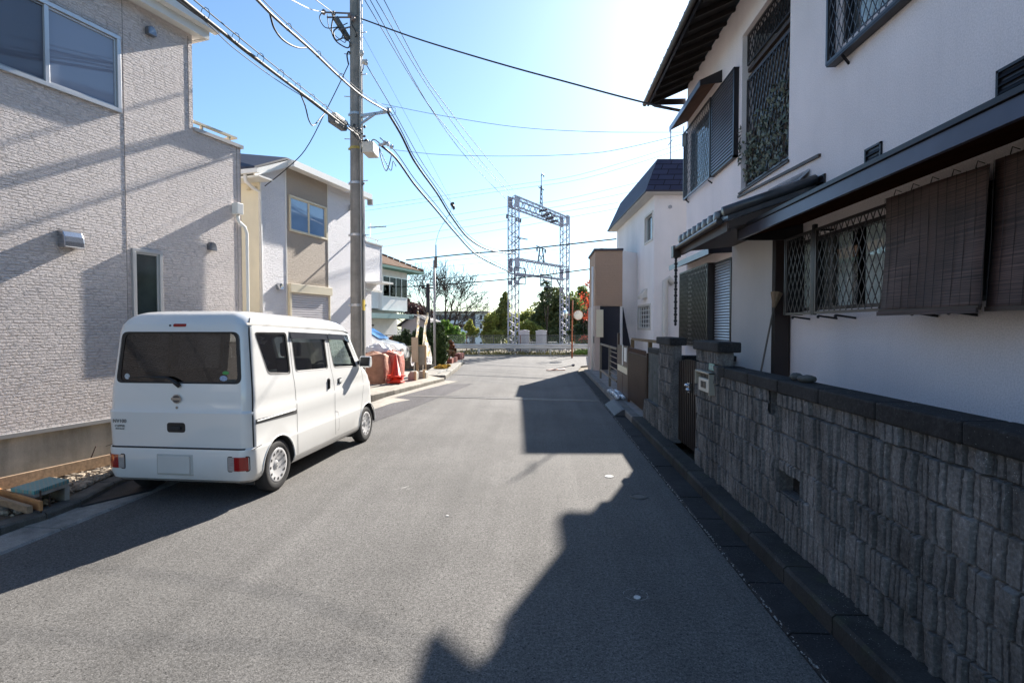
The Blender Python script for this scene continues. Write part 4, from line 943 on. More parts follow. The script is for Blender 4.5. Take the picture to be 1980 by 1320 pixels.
curl(mb, [(690, 258, -.2), (700, 277, -.3), (712, 282, -.4), (722, 270, -.5), (735, 278, -.5)], PY, .013); curl(mb, [(672, 240, -.2), (690, 268, -.3), (706, 280, -.3), (716, 272, -.4)], PY, .012); curl(mb, [(735, 215, -.5), (742, 212, -.5), (762, 208, -.5), (764, 220, -.5), (752, 225, -.5)], PY, .005)
for k in range(14): mb.blob(aty(R.uniform(684, 712), R.uniform(240, 275), PY - .3), R.uniform(.02, .05), .03, R.uniform(.02, .04), 6, 4, .3)
mb.build('cable_slack', M('mixed_cable', (.1, .1, .1), .5, var=.9, vs=9), pole, smooth=True)
mb = MB(); mb.box(px0 + .14, px0 + .2, py0 - .12, py0 - .02, pz(600), pz(580)); mb.build('marker_tag', M('yellow_tag', (.6, .42, .04), .5, var=.1), pole)
# ------------------------------------------------------------------ overhead cables
def cpts(pts, YA, YB):
    A = aty(pts[0][0], pts[0][1], YA); B = aty(pts[-1][0], pts[-1][1], YB); d = Vector((B.x - A.x, B.y - A.y))
    P = [A] + [onp(u, v, (A.x, A.y), (d.x, d.y)) for u, v in pts[1:-1]] + [B]; Q = []
    for i in range(len(P) - 1):
        p0_, p1_, p2_, p3_ = P[max(0, i - 1)], P[i], P[i + 1], P[min(len(P) - 1, i + 2)]; k_ = 5 if len(P) > 2 else 1
        for k in range(k_):
            t = k / k_; m1 = (p2_ - p0_) * .5; m2 = (p3_ - p1_) * .5
            # uneven spacing: scale tangents to the segment length
            L_ = (p2_ - p1_).length; m1 = m1.normalized() * L_ if m1.length else m1; m2 = m2.normalized() * L_ if m2.length else m2
            h00 = 2*t**3-3*t**2+1; h10 = t**3-2*t**2+t; h01 = -2*t**3+3*t**2; h11 = t**3-t**2
            Q.append(p1_ * h00 + m1 * h10 + p2_ * h01 + m2 * h11)
    Q.append(P[-1]); return Q
def cable(label, pts, YA, YB, r=.012, mat=None, group=None, messenger=None, hang=0, name='overhead_cable'):
    Q = cpts(pts, YA, YB); mb = MB(); mb.tube(Q, r, 6); o = mb.build(name, mat or mWire, smooth=True); tag(o, label, 'cable', group)
    if messenger:
        h, r2 = messenger; mb = MB(); mb.tube([q + Vector((0, 0, h)) for q in Q], r2, 5); mb.build('messenger_wire', mWireG, o, smooth=True)
        if hang:
            mb = MB()
            acc = 0.0
            for q, q2 in zip(Q, Q[1:]):
                l_ = (q2 - q).length; js = []
                while acc < l_: js.append(acc / l_); acc += hang
                acc -= l_
                for j in js:
                    c_ = q.lerp(q2, j); d = (q2 - q).normalized(); s_ = d.cross(Vector((0, 0, 1))).normalized(); n = 8
                    rr = (h + r * 2) / 2; cc = c_ + Vector((0, 0, h / 2)); mb.tube([cc + (s_ * math.cos(2 * math.pi * i / n) * rr * .7 + Vector((0, 0, 1)) * math.sin(2 * math.pi * i / n) * rr) for i in range(n + 1)], .004, 4)
            each(mb, 'cable_hanger', mWire, o)
    return o
cable('thick black lashed cable bundle running past the beige house eave to the pole', [(322, -25), (405, 42), (500, 117), (560, 163), (610, 200), (655, 235), (692, 262)], 5.4, PY - .2, .022, messenger=(.10, .008), hang=.75)
cable('black cable hugging the lower left of the lashed bundle, fading behind the eave', [(330, -10), (372, 22), (412, 50), (470, 97), (560, 165), (640, 226), (690, 258)], 5.6, PY - .25, .013)
cable('thin single wire strung just under the lashed bundle near the beige house', [(325, -18), (395, 40), (450, 92), (550, 165), (640, 219), (700, 262)], 5.8, PY - .2, .006, mWireG)
cable('spiral-wrapped thick cable from the top left to the right arm of the pole', [(480, -18), (530, 33), (600, 95), (650, 143), (700, 186), (750, 216)], 6.2, PY - .6, .02, M('wrapped_cable', (.11, .10, .10), .5, var=.9, vs=7), messenger=(.07, .006), hang=1.1)
cable('slack black loop hanging below the spiral-wrapped cable', [(522, 28), (530, 55), (548, 78), (575, 92), (596, 92)], 7.2, 8.6, .014)
cable('slack black loop hanging under the lashed bundle left of the pole', [(580, 180), (590, 205), (597, 232), (605, 243), (620, 228), (632, 214)], 9.6, 11.6, .012)
cable('thick black cable descending from the pole arm towards the railway gantry', [(750, 218), (775, 260), (800, 310), (845, 374), (870, 415), (905, 460), (945, 483), (1000, 492)], PY - .6, 34, .03, messenger=(.12, .012))
cable('thin black cable beside the descending thick cable, ending at the insulator', [(707, 123), (760, 213), (820, 320), (875, 396)], PY - .3, 22, .011)
cable('very faint thin wire from high on the pole to the insulator above the thin post', [(700, 66), (790, 232), (872, 388)], PY - .1, 22, .004, mWireG)
cable('lower thick cable bundle from the junction box down to the gantry', [(735, 280), (765, 306), (800, 355), (840, 402), (880, 450), (920, 492), (985, 526)], PY - .5, 33, .028, messenger=(.16, .012))
cable('dark drop wire falling from the faint insulator to the thin steel post', [(875, 396), (868, 415), (850, 445), (842, 472)], 22, 21.5, .008)
cable('pale wrapped wire entering from the top to the upper left insulator', [(548, -8), (600, 18), (627, 24)], 8, PY - .3, .010, M('pale_wire', (.5, .48, .46), .5, var=.6, vs=8))
cable('dark wire entering from the top to the middle insulator of the crossarm', [(600, -8), (640, 22), (648, 28)], 9, PY - .3, .009)
cable('thick black service cable crossing the sky from pole to tiled eave', [(697, 36), (800, 73), (900, 104), (1000, 133), (1100, 160), (1200, 187), (1300, 212)], PY, 10.6, .017)
cable('thin wire from the pole arm sagging to the upper lattice bay', [(738, 201), (850, 223), (1000, 246), (1150, 255), (1324, 256)], PY - .4, 11.5, .005, mWireG)
cable('lowest thin wire sagging from the junction box to the upper lattice bay', [(762, 290), (850, 299), (1000, 302), (1150, 296), (1225, 283), (1324, 259)], PY - .5, 11.3, .005, mWireG)
cable('black service drop from the pole to the corner of the white house', [(674, 125), (655, 165), (630, 215), (590, 290), (550, 330), (512, 360)], PY - .1, 12.95, .011)
GL = 'one of four parallel bare power lines from the pole top to the gantry'
for pts in ([(699, -10), (817, 186), (898, 300), (985, 392)], [(709, -12), (843, 223), (986, 376)], [(720, -12), (824, 163), (930, 311), (986, 372)], [(736, -12), (831, 163), (993, 368)]):
    cable(GL, pts, PY, 33, .011, M('green_line', (.06, .08, .075), .6, var=0), group='power lines to the gantry')
cable('upper thick black trackside cable crossing in front of the gantry', [(785, 503), (900, 491), (1000, 483), (1192, 462)], 30.5, 27, .035)
cable('lower thick black trackside cable crossing in front of the gantry', [(740, 556), (829, 552), (1000, 538), (1150, 519)], 36, 30, .035)
cable('medium black trackside wire midway between the two thick trackside cables', [(787, 543), (900, 535), (985, 526)], 33, 33, .018)
for pts in ([(690, 446), (985, 399), (1078, 388), (1260, 347)], [(690, 458), (985, 413), (1100, 396), (1260, 362)], [(690, 470), (985, 426), (1195, 392)], [(720, 480), (985, 441), (1195, 403)], [(787, 512), (985, 492), (1195, 470)], [(787, 523), (985, 502), (1195, 476)], [(690, 402), (860, 378), (1000, 357), (1120, 338), (1340, 272)], [(690, 410), (1000, 365), (1130, 345), (1340, 282)]):
    cable('one of the thin pale railway wires behind the gantry', pts, 44, 34, .009, mWireG, group='thin railway wires')
# splice closure hanging on the bundle
a, b_ = aty(640, 228, 12.2), aty(665, 246, 13.0); mb = MB(); d = (b_ - a).normalized(); mb.bar(a, b_, .17, .2); clo = mb.build('splice_closure', M('closure_plastic', (.1, .1, .1), .5, var=.5, vs=12), bevel=.03); tag(clo, 'dark ribbed splice closure hanging on the cable bundle left of the pole', 'splice closure')
mb = MB(); a2, b2 = a + Vector((.07, -.03, .07)), b_ + Vector((.07, -.03, .07)); mb.bar(a2, b2, .1, .09); mb.build('closure_cover', M('pale_closure', (.5, .48, .45), .5, var=.5, vs=20), clo, bevel=.02)
c_ = aty(875, 396, 22); mb = MB(); mb.blob(c_, .09, .09, .1, 8, 6, .3); mb.blob(c_ + Vector((.05, 0, -.12)), .06, .05, .08, 8, 6, .3); tag(mb.build('insulator', mBlk), 'small dark insulator hanging on the thin cables in the sky', 'insulator')
# ------------------------------------------------------------------ railway gantry
gm_ = M('gantry_paint', (.40, .40, .47), .55, .1, var=.12, vs=2)
gan = thing('railway_gantry', 'tall pale lattice portal gantry over the railway behind the guardrail', 'gantry', (0, 35, 0))
A0 = aty(993, 630, 33.3); B0 = aty(1091.5, 630, 39.3); A0.z = B0.z = 0; dAB = (B0 - A0).normalized(); nAB = Vector((-dAB.y, dAB.x, 0))
def lattice(p, q, w, h, ux, uy, n, t=.075, name='column', bt=.028):
    """box truss from p to q with section w along ux and h along uy"""
    mb = MB(); cs = [(-1, -1), (1, -1), (1, 1), (-1, 1)]; off_ = [ux * (a * w / 2) + uy * (b * h / 2) for a, b in cs]
    for o_ in off_: mb.bar(p + o_, q + o_, t, t)
    for i in range(n):
        a, b_ = p.lerp(q, i / n), p.lerp(q, (i + 1) / n)
        for k in range(4):
            o1, o2 = off_[k], off_[(k + 1) % 4]
            if (i + k) % 2: o1, o2 = o2, o1
            mb.bar(a + o1, b_ + o2, bt, bt)
    return mb.build(name, gm_, gan)
Zu = Vector((0, 0, 1)); H1, H2 = 9.55, 9.45
lattice(A0 + Zu * -.4, A0 + Zu * H1, .44, .5, dAB, nAB, 36); lattice(B0 + Zu * -.4, B0 + Zu * H2, .44, .5, dAB, nAB, 36)
lattice(A0 + Zu * (H1 - .35), B0 + Zu * (H2 - .35), .6, .5, Zu, nAB, 18, name='top_beam'); lattice(A0 + Zu * 5.35, B0 + Zu * 5.45, .9, .5, Zu, nAB, 14, name='lower_beam')
mb = MB()
for base in (A0, B0):
    for z, h_ in ((H1 - .35, .9), (5.4, 1.0), (4.35, .35)):
        for s_ in (-1, 1): c_ = base + nAB * (s_ * .265) + Zu * z; mb.bar(c_ - dAB * .26, c_ + dAB * .26, h_ * .75, .012, up=nAB)
each(mb, 'gusset_plate', gm_, gan)
mb = MB(); mb.bar(A0 + Zu * 4.1, A0 + dAB * 1.1 + Zu * 4.9, .08, .08); mb.bar(B0 + Zu * 3.9, B0 - dAB * 1.2 + Zu * 4.95, .08, .08); each(mb, 'knee_brace', gm_, gan)
mc = A0.lerp(B0, .5); dk = M('dark_fitting', (.12, .12, .15), .5, .3, var=.2)
mb = MB(); 
for s_ in (-1, 1): mb.bar(mc + dAB * .16 * s_ + Zu * 9.45, mc + dAB * .05 * s_ + Zu * 10.9, .06, .06)
for k in range(4): z = 9.6 + k * .3; mb.bar(mc + dAB * .15 + Zu * z, mc - dAB * .12 + Zu * (z + .28), .035, .035)
mb.bar(mc + Zu * 10.9, mc + Zu * 11.6, .05, .05); mb.bar(mc - dAB * .35 + Zu * 10.75, mc + dAB * .35 + Zu * 10.7, .05, .05); mb.tube([mc + Zu * 11.55, mc + Zu * 11.7 + dAB * .1, mc + Zu * 11.7 + dAB * .3, mc + Zu * 11.55 + dAB * .35], .04, 6)
mb.build('mast', dk, gan)
for k in range(6):
    t = .30 + k * .075; c_ = A0.lerp(B0, t) + Zu * (8.75 if k % 2 else 8.95) + nAB * (-.9 + .12 * k); mb = MB(); mb.lathe([(.02, -.32)] + [(r_, -.3 + .1 * i + .05 * j) for i in range(6) for j, r_ in ((0, .035), (1, .1))] + [(.02, .3)], 8, (0, 0, 0), 'x')
    o = mb.build('insulator_string', dk, gan, world=False); o.location = wm(gan).inverted() @ c_; o.rotation_euler = (0, rad(-15), rad(20))
def frame_(c_, w, h_, nm='equipment_frame'):
    mb = MB(); a = c_ - dAB * w / 2; b_ = c_ + dAB * w / 2
    for p, q in ((a, b_), (a + Zu * h_, b_ + Zu * h_), (a, a + Zu * h_), (b_, b_ + Zu * h_), (a + Zu * h_ * .5, b_ + Zu * h_ * .5)): mb.bar(p, q, .06, .06)
    mb.build(nm, dk, gan)
frame_(A0 + Zu * 4.25 - nAB * .45, 1.25, .95); frame_(A0.lerp(B0, .52) + Zu * 4.3 - nAB * .3, 1.5, .75)
mb = MB(); c_ = mc + Zu * 5.9; 
for s_ in (-1, 1): mb.bar(c_ + dAB * .42 * s_, c_ + dAB * .16 * s_ + Zu * .95, .07, .07)
mb.bar(c_ - dAB * .62 + Zu * 1.0, c_ + dAB * .62 + Zu * .9, .06, .06); mb.bar(c_ + dAB * .35, c_ - dAB * .25 + Zu * .5, .04, .04); mb.bar(c_ - dAB * .35, c_ + dAB * .25 + Zu * .5, .04, .04)
for s_ in (-1, 1): mb.blob(c_ + dAB * .55 * s_ + Zu * .78, .06, .06, .14, 8, 6)
mb.build('insulator_stand', dk, gan)
mb = MB(); c_ = A0 + Zu * 7.1; mb.bar(c_, c_ + dAB * 1.3 - nAB * .2 + Zu * .0, .07, .05); mb.bar(c_ - Zu * .55, c_ + dAB * .8, .04, .04); c_ = A0 + Zu * 8.3
mb.bar(c_ - dAB * .8, c_ + dAB * .9, .05, .05)
for t in (-.75, .3, .55, .8): mb.blob(c_ + dAB * t - Zu * .12, .06, .06, .12, 8, 6)
each(mb, 'bracket_arm', dk, gan)
# ------------------------------------------------------------------ guardrail, chain-link fence, cabinets, mirror
gr = thing('guardrail', 'pale corrugated steel guardrail along the far side of the cross street', 'guardrail', (-1, 31.8, 0))
GX0, GX1, GY = -6.6, 5.5, 31.9
mb = MB(); prof = [(0, .30), (-.035, .34), (-.035, .39), (.0, .43), (.0, .455), (-.035, .50), (-.035, .55), (0, .59)]
prof = [(y, .09 + z) for y, z in prof]; mb.v = [(x, GY + y, z) for x in (GX0, GX1) for y, z in prof]; n = len(prof); mb.f = [[i, i + 1, n + i + 1, n + i] for i in range(n - 1)]; mb.m = [0] * (n - 1)
o = mb.build('rail_beam', M('rail_paint', (.56, .54, .52), .5, .1, var=.15, vs=2), gr, fix=True); sm = o.modifiers.new('s', 'SOLIDIFY'); sm.thickness = .012
x = GX0 + .9
while x < GX1: mb = MB(); mb.box(x - .06, x + .06, GY + .0, GY + .1, -.05, .66); mb.build('rail_post', MATS['rail_paint'], gr); x += 2.1
cf = thing('chain_link_fence', 'rusty post chain-link fence behind the guardrail', 'fence', (-1, 32.7, 0))
FY = 32.8; rust = M('rusty_steel', (.16, .07, .045), .8, var=.4, vs=8); cg = M('fence_wire', (.16, .2, .18), .6, .2, var=.2)
mb = MB(); x = -9.5
while x < 5.4:
    for s_ in (-1, 1):
        z0, z1 = .25, 1.13; x1 = x + s_ * (z1 - z0); 
        if -9.6 < x1 < 5.5: mb.bar((x, FY, z0), (x1, FY, z1), .006, .006)
    x += .085
mb.build('chain_mesh', cg, cf)
x = -9.3; i = 0
while x < 5.4: mb = MB(); mb.bar((x, FY, 0), (x, FY, 1.18), .045, .045); mb.build('fence_post', rust if i % 2 else M('dark_post', (.05, .055, .05), .7, var=.2), cf); x += 1.62; i += 1
mb = MB(); mb.bar((-9.6, FY, 1.16), (5.4, FY, 1.16), .035, .035); mb.build('top_rail', MATS['dark_post'], cf)
for u, lab in ((1013, 'left one of two pale trackside equipment cabinets behind the fence'), (1046.5, 'right one of two pale trackside equipment cabinets behind the fence')):
    p = aty(u, 640, 34.2); cb = thing('equipment_cabinet', lab, 'cabinet', (p.x, p.y, 0)); mb = MB(); mb.box(p.x - .33, p.x + .33, p.y - .25, p.y + .3, 0, 1.38); mb.build('cabinet_body', M('cabinet_grey', (.52, .5, .53), .5, var=.1), cb, bevel=.01)
    mb = MB(); mb.prism([(p.x - .36, p.y - .3, 1.38), (p.x + .36, p.y - .3, 1.38), (p.x + .36, p.y - .3, 1.42), (p.x, p.y - .3, 1.48), (p.x - .36, p.y - .3, 1.42)], (0, .65, 0)); mb.build('cabinet_roof', MATS['cabinet_grey'], cb, fix=True)
    mb = MB(); mb.box(p.x - .30, p.x + .08, p.y - .262, p.y - .25, .1, 1.3); mb.box(p.x - .26, p.x - .24, p.y - .28, p.y - .262, .95, 1.1); mb.build('cabinet_door', M('cabinet_door', (.46, .44, .48), .5, var=.1), cb)
for u0, u1, lab in ((1022, 1036, 'short white barrier between the two trackside cabinets'), (1058, 1077, 'white barrier right of the two trackside cabinets')):
    a, b_ = aty(u0, 660, 34.3), aty(u1, 660, 34.3); mb = MB(); mb.bar((a.x, a.y, .72), (b_.x, b_.y, .72), .05, .05); k = int((u1 - u0) / 3.4)
    for i in range(k + 1): q = a.lerp(b_, i / k); mb.bar((q.x, q.y, -.05), (q.x, q.y, .72), .04, .04)
    tag(mb.build('barrier', mWhitePaint), lab, 'barrier')
p = gp(1106, 692); om = M('orange_post', (.36, .11, .04), .6, var=.3, vs=5); cm = thing('convex_mirror', 'orange post with two round traffic mirrors beside the guardrail', 'traffic mirror', tuple(p))
mb = MB(); mb.tube([p, p + Vector((0, 0, 1.3)), p + Vector((.02, 0, 3.1))], [.045, .045, .04], 10); mb.build('post', om, cm, smooth=True)
for u, v, dx, m_, lab in ((1118, 609, 1, M('mirror_back', (.62, .58, .5), .5, var=.15), 'white back of the right round mirror'), (1093, 607, -1, mStain, 'silver left round mirror turned sideways')):
    c_ = aty(u, v, p.y - .15); mb = MB(); mb.lathe([(0, -.05), (.12, -.045), (.22, -.025), (.26, 0), (.265, .02), (.0, .03)], 28, (0, 0, 0), 'y'); mo = mb.build('mirror', m_, cm, world=False, smooth=True, fix=True)
    mo.location = wm(cm).inverted() @ c_; mo.rotation_euler = (0, 0, 0 if dx > 0 else rad(62)); mo['label'] = lab
    mb = MB(); mb.bar(c_ + Vector((0, .08, 0)), p + Vector((.01, 0, c_.z - .05)), .035, .035); mb.lathe([(.255, .0), (.275, .0), (.275, .06), (.255, .06)], 24, tuple(c_ + Vector((0, -.03, 0))), 'y') if dx > 0 else None; mb.build('mirror_bracket', om, cm)
# ------------------------------------------------------------------ shop with the tiled roof
F3 = Fr(aty(739, 600, 32), dvp(1340))
def lx(F_, u, v=600): q = onp(u, v, F_.o, F_.d) - F_.o; return q.x * F_.d.x + q.y * F_.d.y
def lz(F_, u, v): return onp(u, v, F_.o, F_.d).z
shp = thing('shop_building', 'white corner shop with a brown tiled roof and a pale green canopy', 'building', tuple(F3.o), F3.rz)
x1 = lx(F3, 787.5); mW = M('shop_render', (.84, .82, .80), .8, var=.08); zt = lz(F3, 787, 524)
mb = MB(); wl = (.08, x1 - .02, lz(F3, 787, 577), lz(F3, 787, 540)); zb = lz(F3, 787, 602)
wallh(mb, 0, x1, zb, zt + .25, [wl]); mb.box(x1 - .15, x1, .18, 6, 2.6, zt + .25); mb.box(0, .0 + .15, .18, 6, zb, zt + .25); mb.box(0, x1, .181, 6, zb, zb + .12)
mb.box(-3.2, x1 + .0, .75, .95, 0, zt + .2); mb.build('wall', mW, shp, world=False)
mb = MB(); ring(mb, wl[0], wl[1], wl[2], wl[3], .04, -.02, .06)
for t in (.27, .52, .76): x = wl[0] + (wl[1] - wl[0]) * t; mb.box(x - .025, x + .025, -.015, .05, wl[2], wl[3])
fo = mb.build('window', mAlu, shp, world=False); mb = MB(); mb.box(wl[0] + .03, wl[1] - .03, .02, .03, wl[2] + .03, wl[3] - .03); mb.build('pane', glass('shop_pane', (.05, .05, .055), .45), fo, world=False)
mb = MB(); mb.box(wl[0] + .1, wl[1] - .1, .5, .55, wl[2], wl[2] + .35); mb.build('interior_shelf', M('shelf_dark', (.06, .05, .06), .8, var=.5, vs=6), shp, world=False)
zr = lz(F3, 806, 529); xr = lx(F3, 799)
mb = MB(); za = lz(F3, 739, 484); 
ri = [(-3.5, -.75, zr - .0), (xr, -.75, zr), (xr - 1.4, 2.4, zr + 1.35), (-3.5, 2.4, zr + 1.35)]; mb.prism(ri, (0, 0, .08)); mb.prism([(xr, -.75, zr), (xr, 6.6, zr), (xr - 1.4, 2.4, zr + 1.35)], (0, 0, .08))
def tiles():
    m, nt, b, N, L = nodes('brown_roof_tiles'); vec = coords(N, L); br = N('ShaderNodeTexBrick'); L(vec, br.inputs['Vector'])
    br.inputs['Scale'].default_value = 1; br.inputs['Brick Width'].default_value = .3; br.inputs['Row Height'].default_value = .26; br.inputs['Mortar Size'].default_value = .02; br.inputs['Color1'].default_value = (.15, .07, .03, 1); br.inputs['Color2'].default_value = (.10, .05, .022, 1); br.inputs['Mortar'].default_value = (.07, .04, .03, 1); L(br.outputs['Color'], b.inputs['Base Color']); b.inputs['Roughness'].default_value = .9; b.inputs['Specular IOR Level'].default_value = .15
    bp = N('ShaderNodeBump', Strength=1.0, Distance=.05); iv = N('ShaderNodeMath', operation='SUBTRACT'); iv.inputs[0].default_value = 1; L(br.outputs['Fac'], iv.inputs[1]); L(iv.outputs[0], bp.inputs['Height']); L(bp.outputs[0], b.inputs['Normal']); return m
mTl = tiles(); rf_ = mb.build('roof', mTl, shp, world=False, fix=True)
mb = MB()
for k in range(9): t = k / 9; q = Vector((xr, -.75, zr + .1)).lerp(Vector((xr - 1.4, 2.4, zr + 1.46)), t); q2 = Vector((xr, -.75, zr + .1)).lerp(Vector((xr - 1.4, 2.4, zr + 1.46)), t + .1); mb.tube([q, q2], [.10, .08], 8)
mb.build('ridge_tile', M('ridge_brown', (.16, .09, .06), .7, var=.3), rf_, world=False)
mb = MB(); mb.box(-3.5, xr + .03, -.82, -.75, zr - .12, zr + .02); mb.box(xr - .03, xr + .04, -.75, 6.6, zr - .12, zr + .0); mb.box(-3.5, xr, -.75, 0, zr - .1, zr - .06); mb.build('eave_trim', M('green_trim', (.12, .25, .2), .6, var=.1), shp, world=False)
zc0, zc1 = lz(F3, 760, 616), lz(F3, 760, 607); mb = MB(); mb.box(-3.2, x1 - .1, -.55, .75, zc0, zc1); mb.build('canopy', M('canopy_green', (.26, .38, .36), .6, var=.06), shp, world=False)
mb = MB(); xx = x1 - .72
for k in range(5):
    for _ in range(5): a = xx + R.uniform(0, .1); z_ = zc0 + R.uniform(.03, .2); mb.box(a, a + R.uniform(.02, .09), -.556, -.55, z_, z_ + .022) if _ % 2 else mb.box(a, a + .022, -.556, -.55, zc0 + .03, zc0 + R.uniform(.1, .22))
    xx += .125
mb.build('sign_lettering', mBlk, shp, world=False)
mb = MB(); mb.box(-1.45, -.45, .70, .75, 0, 2.0); do = mb.build('door', M('door_frame_dark', (.07, .06, .055), .5, var=.1), shp, world=False); mb = MB(); mb.box(-1.15, -.75, .69, .70, .1, 1.9); mb.build('door_glass', M('door_pale', (.5, .5, .52), .3, var=.1), do, world=False)
mb = MB(); 
for z_, w_ in ((1.75, .3), (1.45, .42), (1.2, .35), (1.0, .3)): mb.box(.0, w_, .744, .75, z_ - .04, z_ + .06)
mb.build('wall_lettering', M('faded_lettering', (.16, .16, .15), .8, var=.5, vs=14), shp, world=False)
mb = MB(); mb.box(-1.6, -.02, .2, .75, 2.75, 4.5); mb.build('side_block', mW, shp, world=False)
# shed with a shallow gable
p = aty(808, 640, 40); sh = thing('shed', 'small grey gable-roofed shed behind the hedge', 'shed', (p.x, p.y, 0))
mb = MB(); z1, z2 = aty(780, 628, 40).z, aty(800, 611, 40).z; xa, xb, xm = aty(776, 640, 40).x, aty(838, 640, 40).x, aty(799, 640, 40).x
mb.prism([(xa, 40, -.1), (xb, 40, -.1), (xb, 40, z1), (xm, 40, z2), (xa, 40, z1)], (0, 5, 0)); mb.build('wall', M('shed_wall', (.32, .29, .32), .8, var=.1), sh)
mb = MB(); mb.prism([(xa - .3, 39.7, z1 - .15), (xm, 39.7, z2 + .03), (xb + .4, 39.7, z1 - .2), (xb + .4, 39.7, z1 - .1), (xm, 39.7, z2 + .14), (xa - .3, 39.7, z1 - .05)], (0, 5.6, 0)); mb.build('roof', M('shed_roof', (.06, .05, .06), .7, var=.2), sh, fix=True)
# thin steel post and dark wooden pole
p = aty(840.5, 700, 21.5); pt = thing('steel_post', 'thin grey steel post at the kerb beside the ivy bush', 'post', (p.x, p.y, 0)); mb = MB(); mb.cyl((p.x, p.y, 0), (p.x, p.y, aty(841, 503, 21.5).z), .052, .045, 12); mb.build('post_shaft', M('post_grey', (.34, .33, .33), .5, .2, var=.15), pt, smooth=True)
mb = MB(); q = aty(843, 515, 21.4); mb.cyl((q.x, q.y, q.z - .1), (q.x, q.y, aty(843, 473, 21.4).z), .03, .022, 8); mb.box(q.x - .06, q.x + .05, q.y - .04, q.y + .04, q.z - .05, q.z + .35); mb.build('post_extension', M('dark_pipe', (.07, .06, .06), .6, var=.2), pt)
p = aty(828, 640, 38); wp_ = thing('timber_pole', 'dark wooden pole with a short crossarm in front of the bare tree', 'pole', (p.x, p.y, 0)); mb = MB(); mb.cyl((p.x, p.y, 0), (p.x, p.y, aty(828, 548, 38).z), .17, .13, 10); mb.build('pole_shaft', M('tarred_wood', (.035, .028, .03), .8, var=.2), wp_, smooth=True)
mb = MB(); z_ = aty(828, 557, 38).z; mb.box(p.x - .45, p.x + .5, p.y - .1, p.y, z_ - .06, z_ + .05); mb.blob((p.x - .35, p.y - .05, z_ + .1), .12, .1, .12, 8, 5, .2); mb.build('crossarm', MATS['tarred_wood'], wp_)
# ------------------------------------------------------------------ things on the paved lot beyond the van
LZ = .095
def wob(p, a): return Vector(p) + Vector((R.uniform(-a, a), R.uniform(-a, a), R.uniform(-a, a)))
def bag(c, w, d, h, mat, lab, top=None, slump=.05, seed=3):
    rr = random.Random(seed); mb = MB(); N = 28; rows = 12; c = Vector(c)
    for j in range(rows + 1):
        t = j / rows; bul = 1 + .10 * math.sin(math.pi * t) - .05 * t; 
        for i in range(N):
            a = 2 * math.pi * i / N; ca, sa = math.cos(a), math.sin(a); q = (abs(ca) ** 5 + abs(sa) ** 5) ** (-1 / 5)
            f_ = 1 + .025 * math.sin(7 * a + 5 * t) + rr.uniform(-.012, .012) + .02 * math.sin(3 * a - 9 * t)
            mb.v.append((c.x + ca * q * w / 2 * bul * f_, c.y + sa * q * d / 2 * bul * f_, c.z + h * t + slump * math.sin(2 * a + seed) * t))
    for j in range(rows):
        for i in range(N): i2 = (i + 1) % N; mb.f.append([j * N + i, j * N + i2, (j + 1) * N + i2, (j + 1) * N + i]); mb.m.append(0)
    b0 = len(mb.v)
    for k, (s_, dz) in enumerate(((.8, -.02), (.4, .06), (.0, .1))):
        for i in range(N): a = 2 * math.pi * i / N; ca, sa = math.cos(a), math.sin(a); q = (abs(ca) ** 5 + abs(sa) ** 5) ** (-1 / 5); mb.v.append((c.x + ca * q * w / 2 * s_, c.y + sa * q * d / 2 * s_, c.z + h + dz + slump * math.sin(2 * a + seed) * s_ + rr.uniform(-.02, .02)))
    base = rows * N
    for k in range(3):
        for i in range(N): i2 = (i + 1) % N; mb.f.append([base + i, base + i2, b0 + k * N + i2, b0 + k * N + i]); mb.m.append(0)
        base = b0 + k * N
    o = mb.build('bulk_bag', mat, smooth=True); return tag(o, lab, 'bulk bag')
mBag = M('bag_brown', (.40, .20, .13), .75, var=.3, vs=4, bump=.6, bs=14, bd=.03); mBag2 = M('bag_red', (.46, .15, .11), .7, var=.3, vs=4, bump=.6, bs=12, bd=.03)
c = gp(716, 742, LZ); bag((c.x, c.y + .35, LZ), .80, .8, .80, mBag, 'brown woven bulk bag nearest the van', seed=3)
c = gp(749, 739, LZ); bag((c.x - .02, c.y + .6, LZ), .58, .75, .82, mBag2, 'reddish woven bulk bag behind the red cone', seed=5)
def heap(c, w, d, h, mat, lab, seed, name='plastic_heap', cat='plastic sheeting'):
    rr = random.Random(seed); mb = MB(); n = 22; c = Vector(c)
    for i in range(n + 1):
        for j in range(n + 1):
            x, y = -1 + 2 * i / n, -1 + 2 * j / n; r2 = max(0, 1 - (x * x + y * y) ** 1.3 * .8); z = h * (r2 ** .5) * (1 + .18 * math.sin(6 * x + seed) * math.sin(5 * y)) + rr.uniform(-.02, .02) * 1.2
            mb.v.append((c.x + x * w / 2, c.y + y * d / 2, c.z + z))
    for i in range(n):
        for j in range(n): a = i * (n + 1) + j; mb.f.append([a, a + n + 1, a + n + 2, a + 1]); mb.m.append(0)
    return tag(mb.build(name, mat, auto=40), lab, cat)
mFilm = M('white_film', (.72, .72, .74), .3, var=.2, vs=6, bump=.5, bs=9, bd=.05)
c = aty(733, 676, 16.2); heap((c.x + .0, c.y, LZ + .76), .82, .7, .30, mFilm, 'crumpled white plastic sheet piled on top of the two bulk bags', 4)
mCone = M('cone_red', (.75, .035, .012), .45, var=.1)
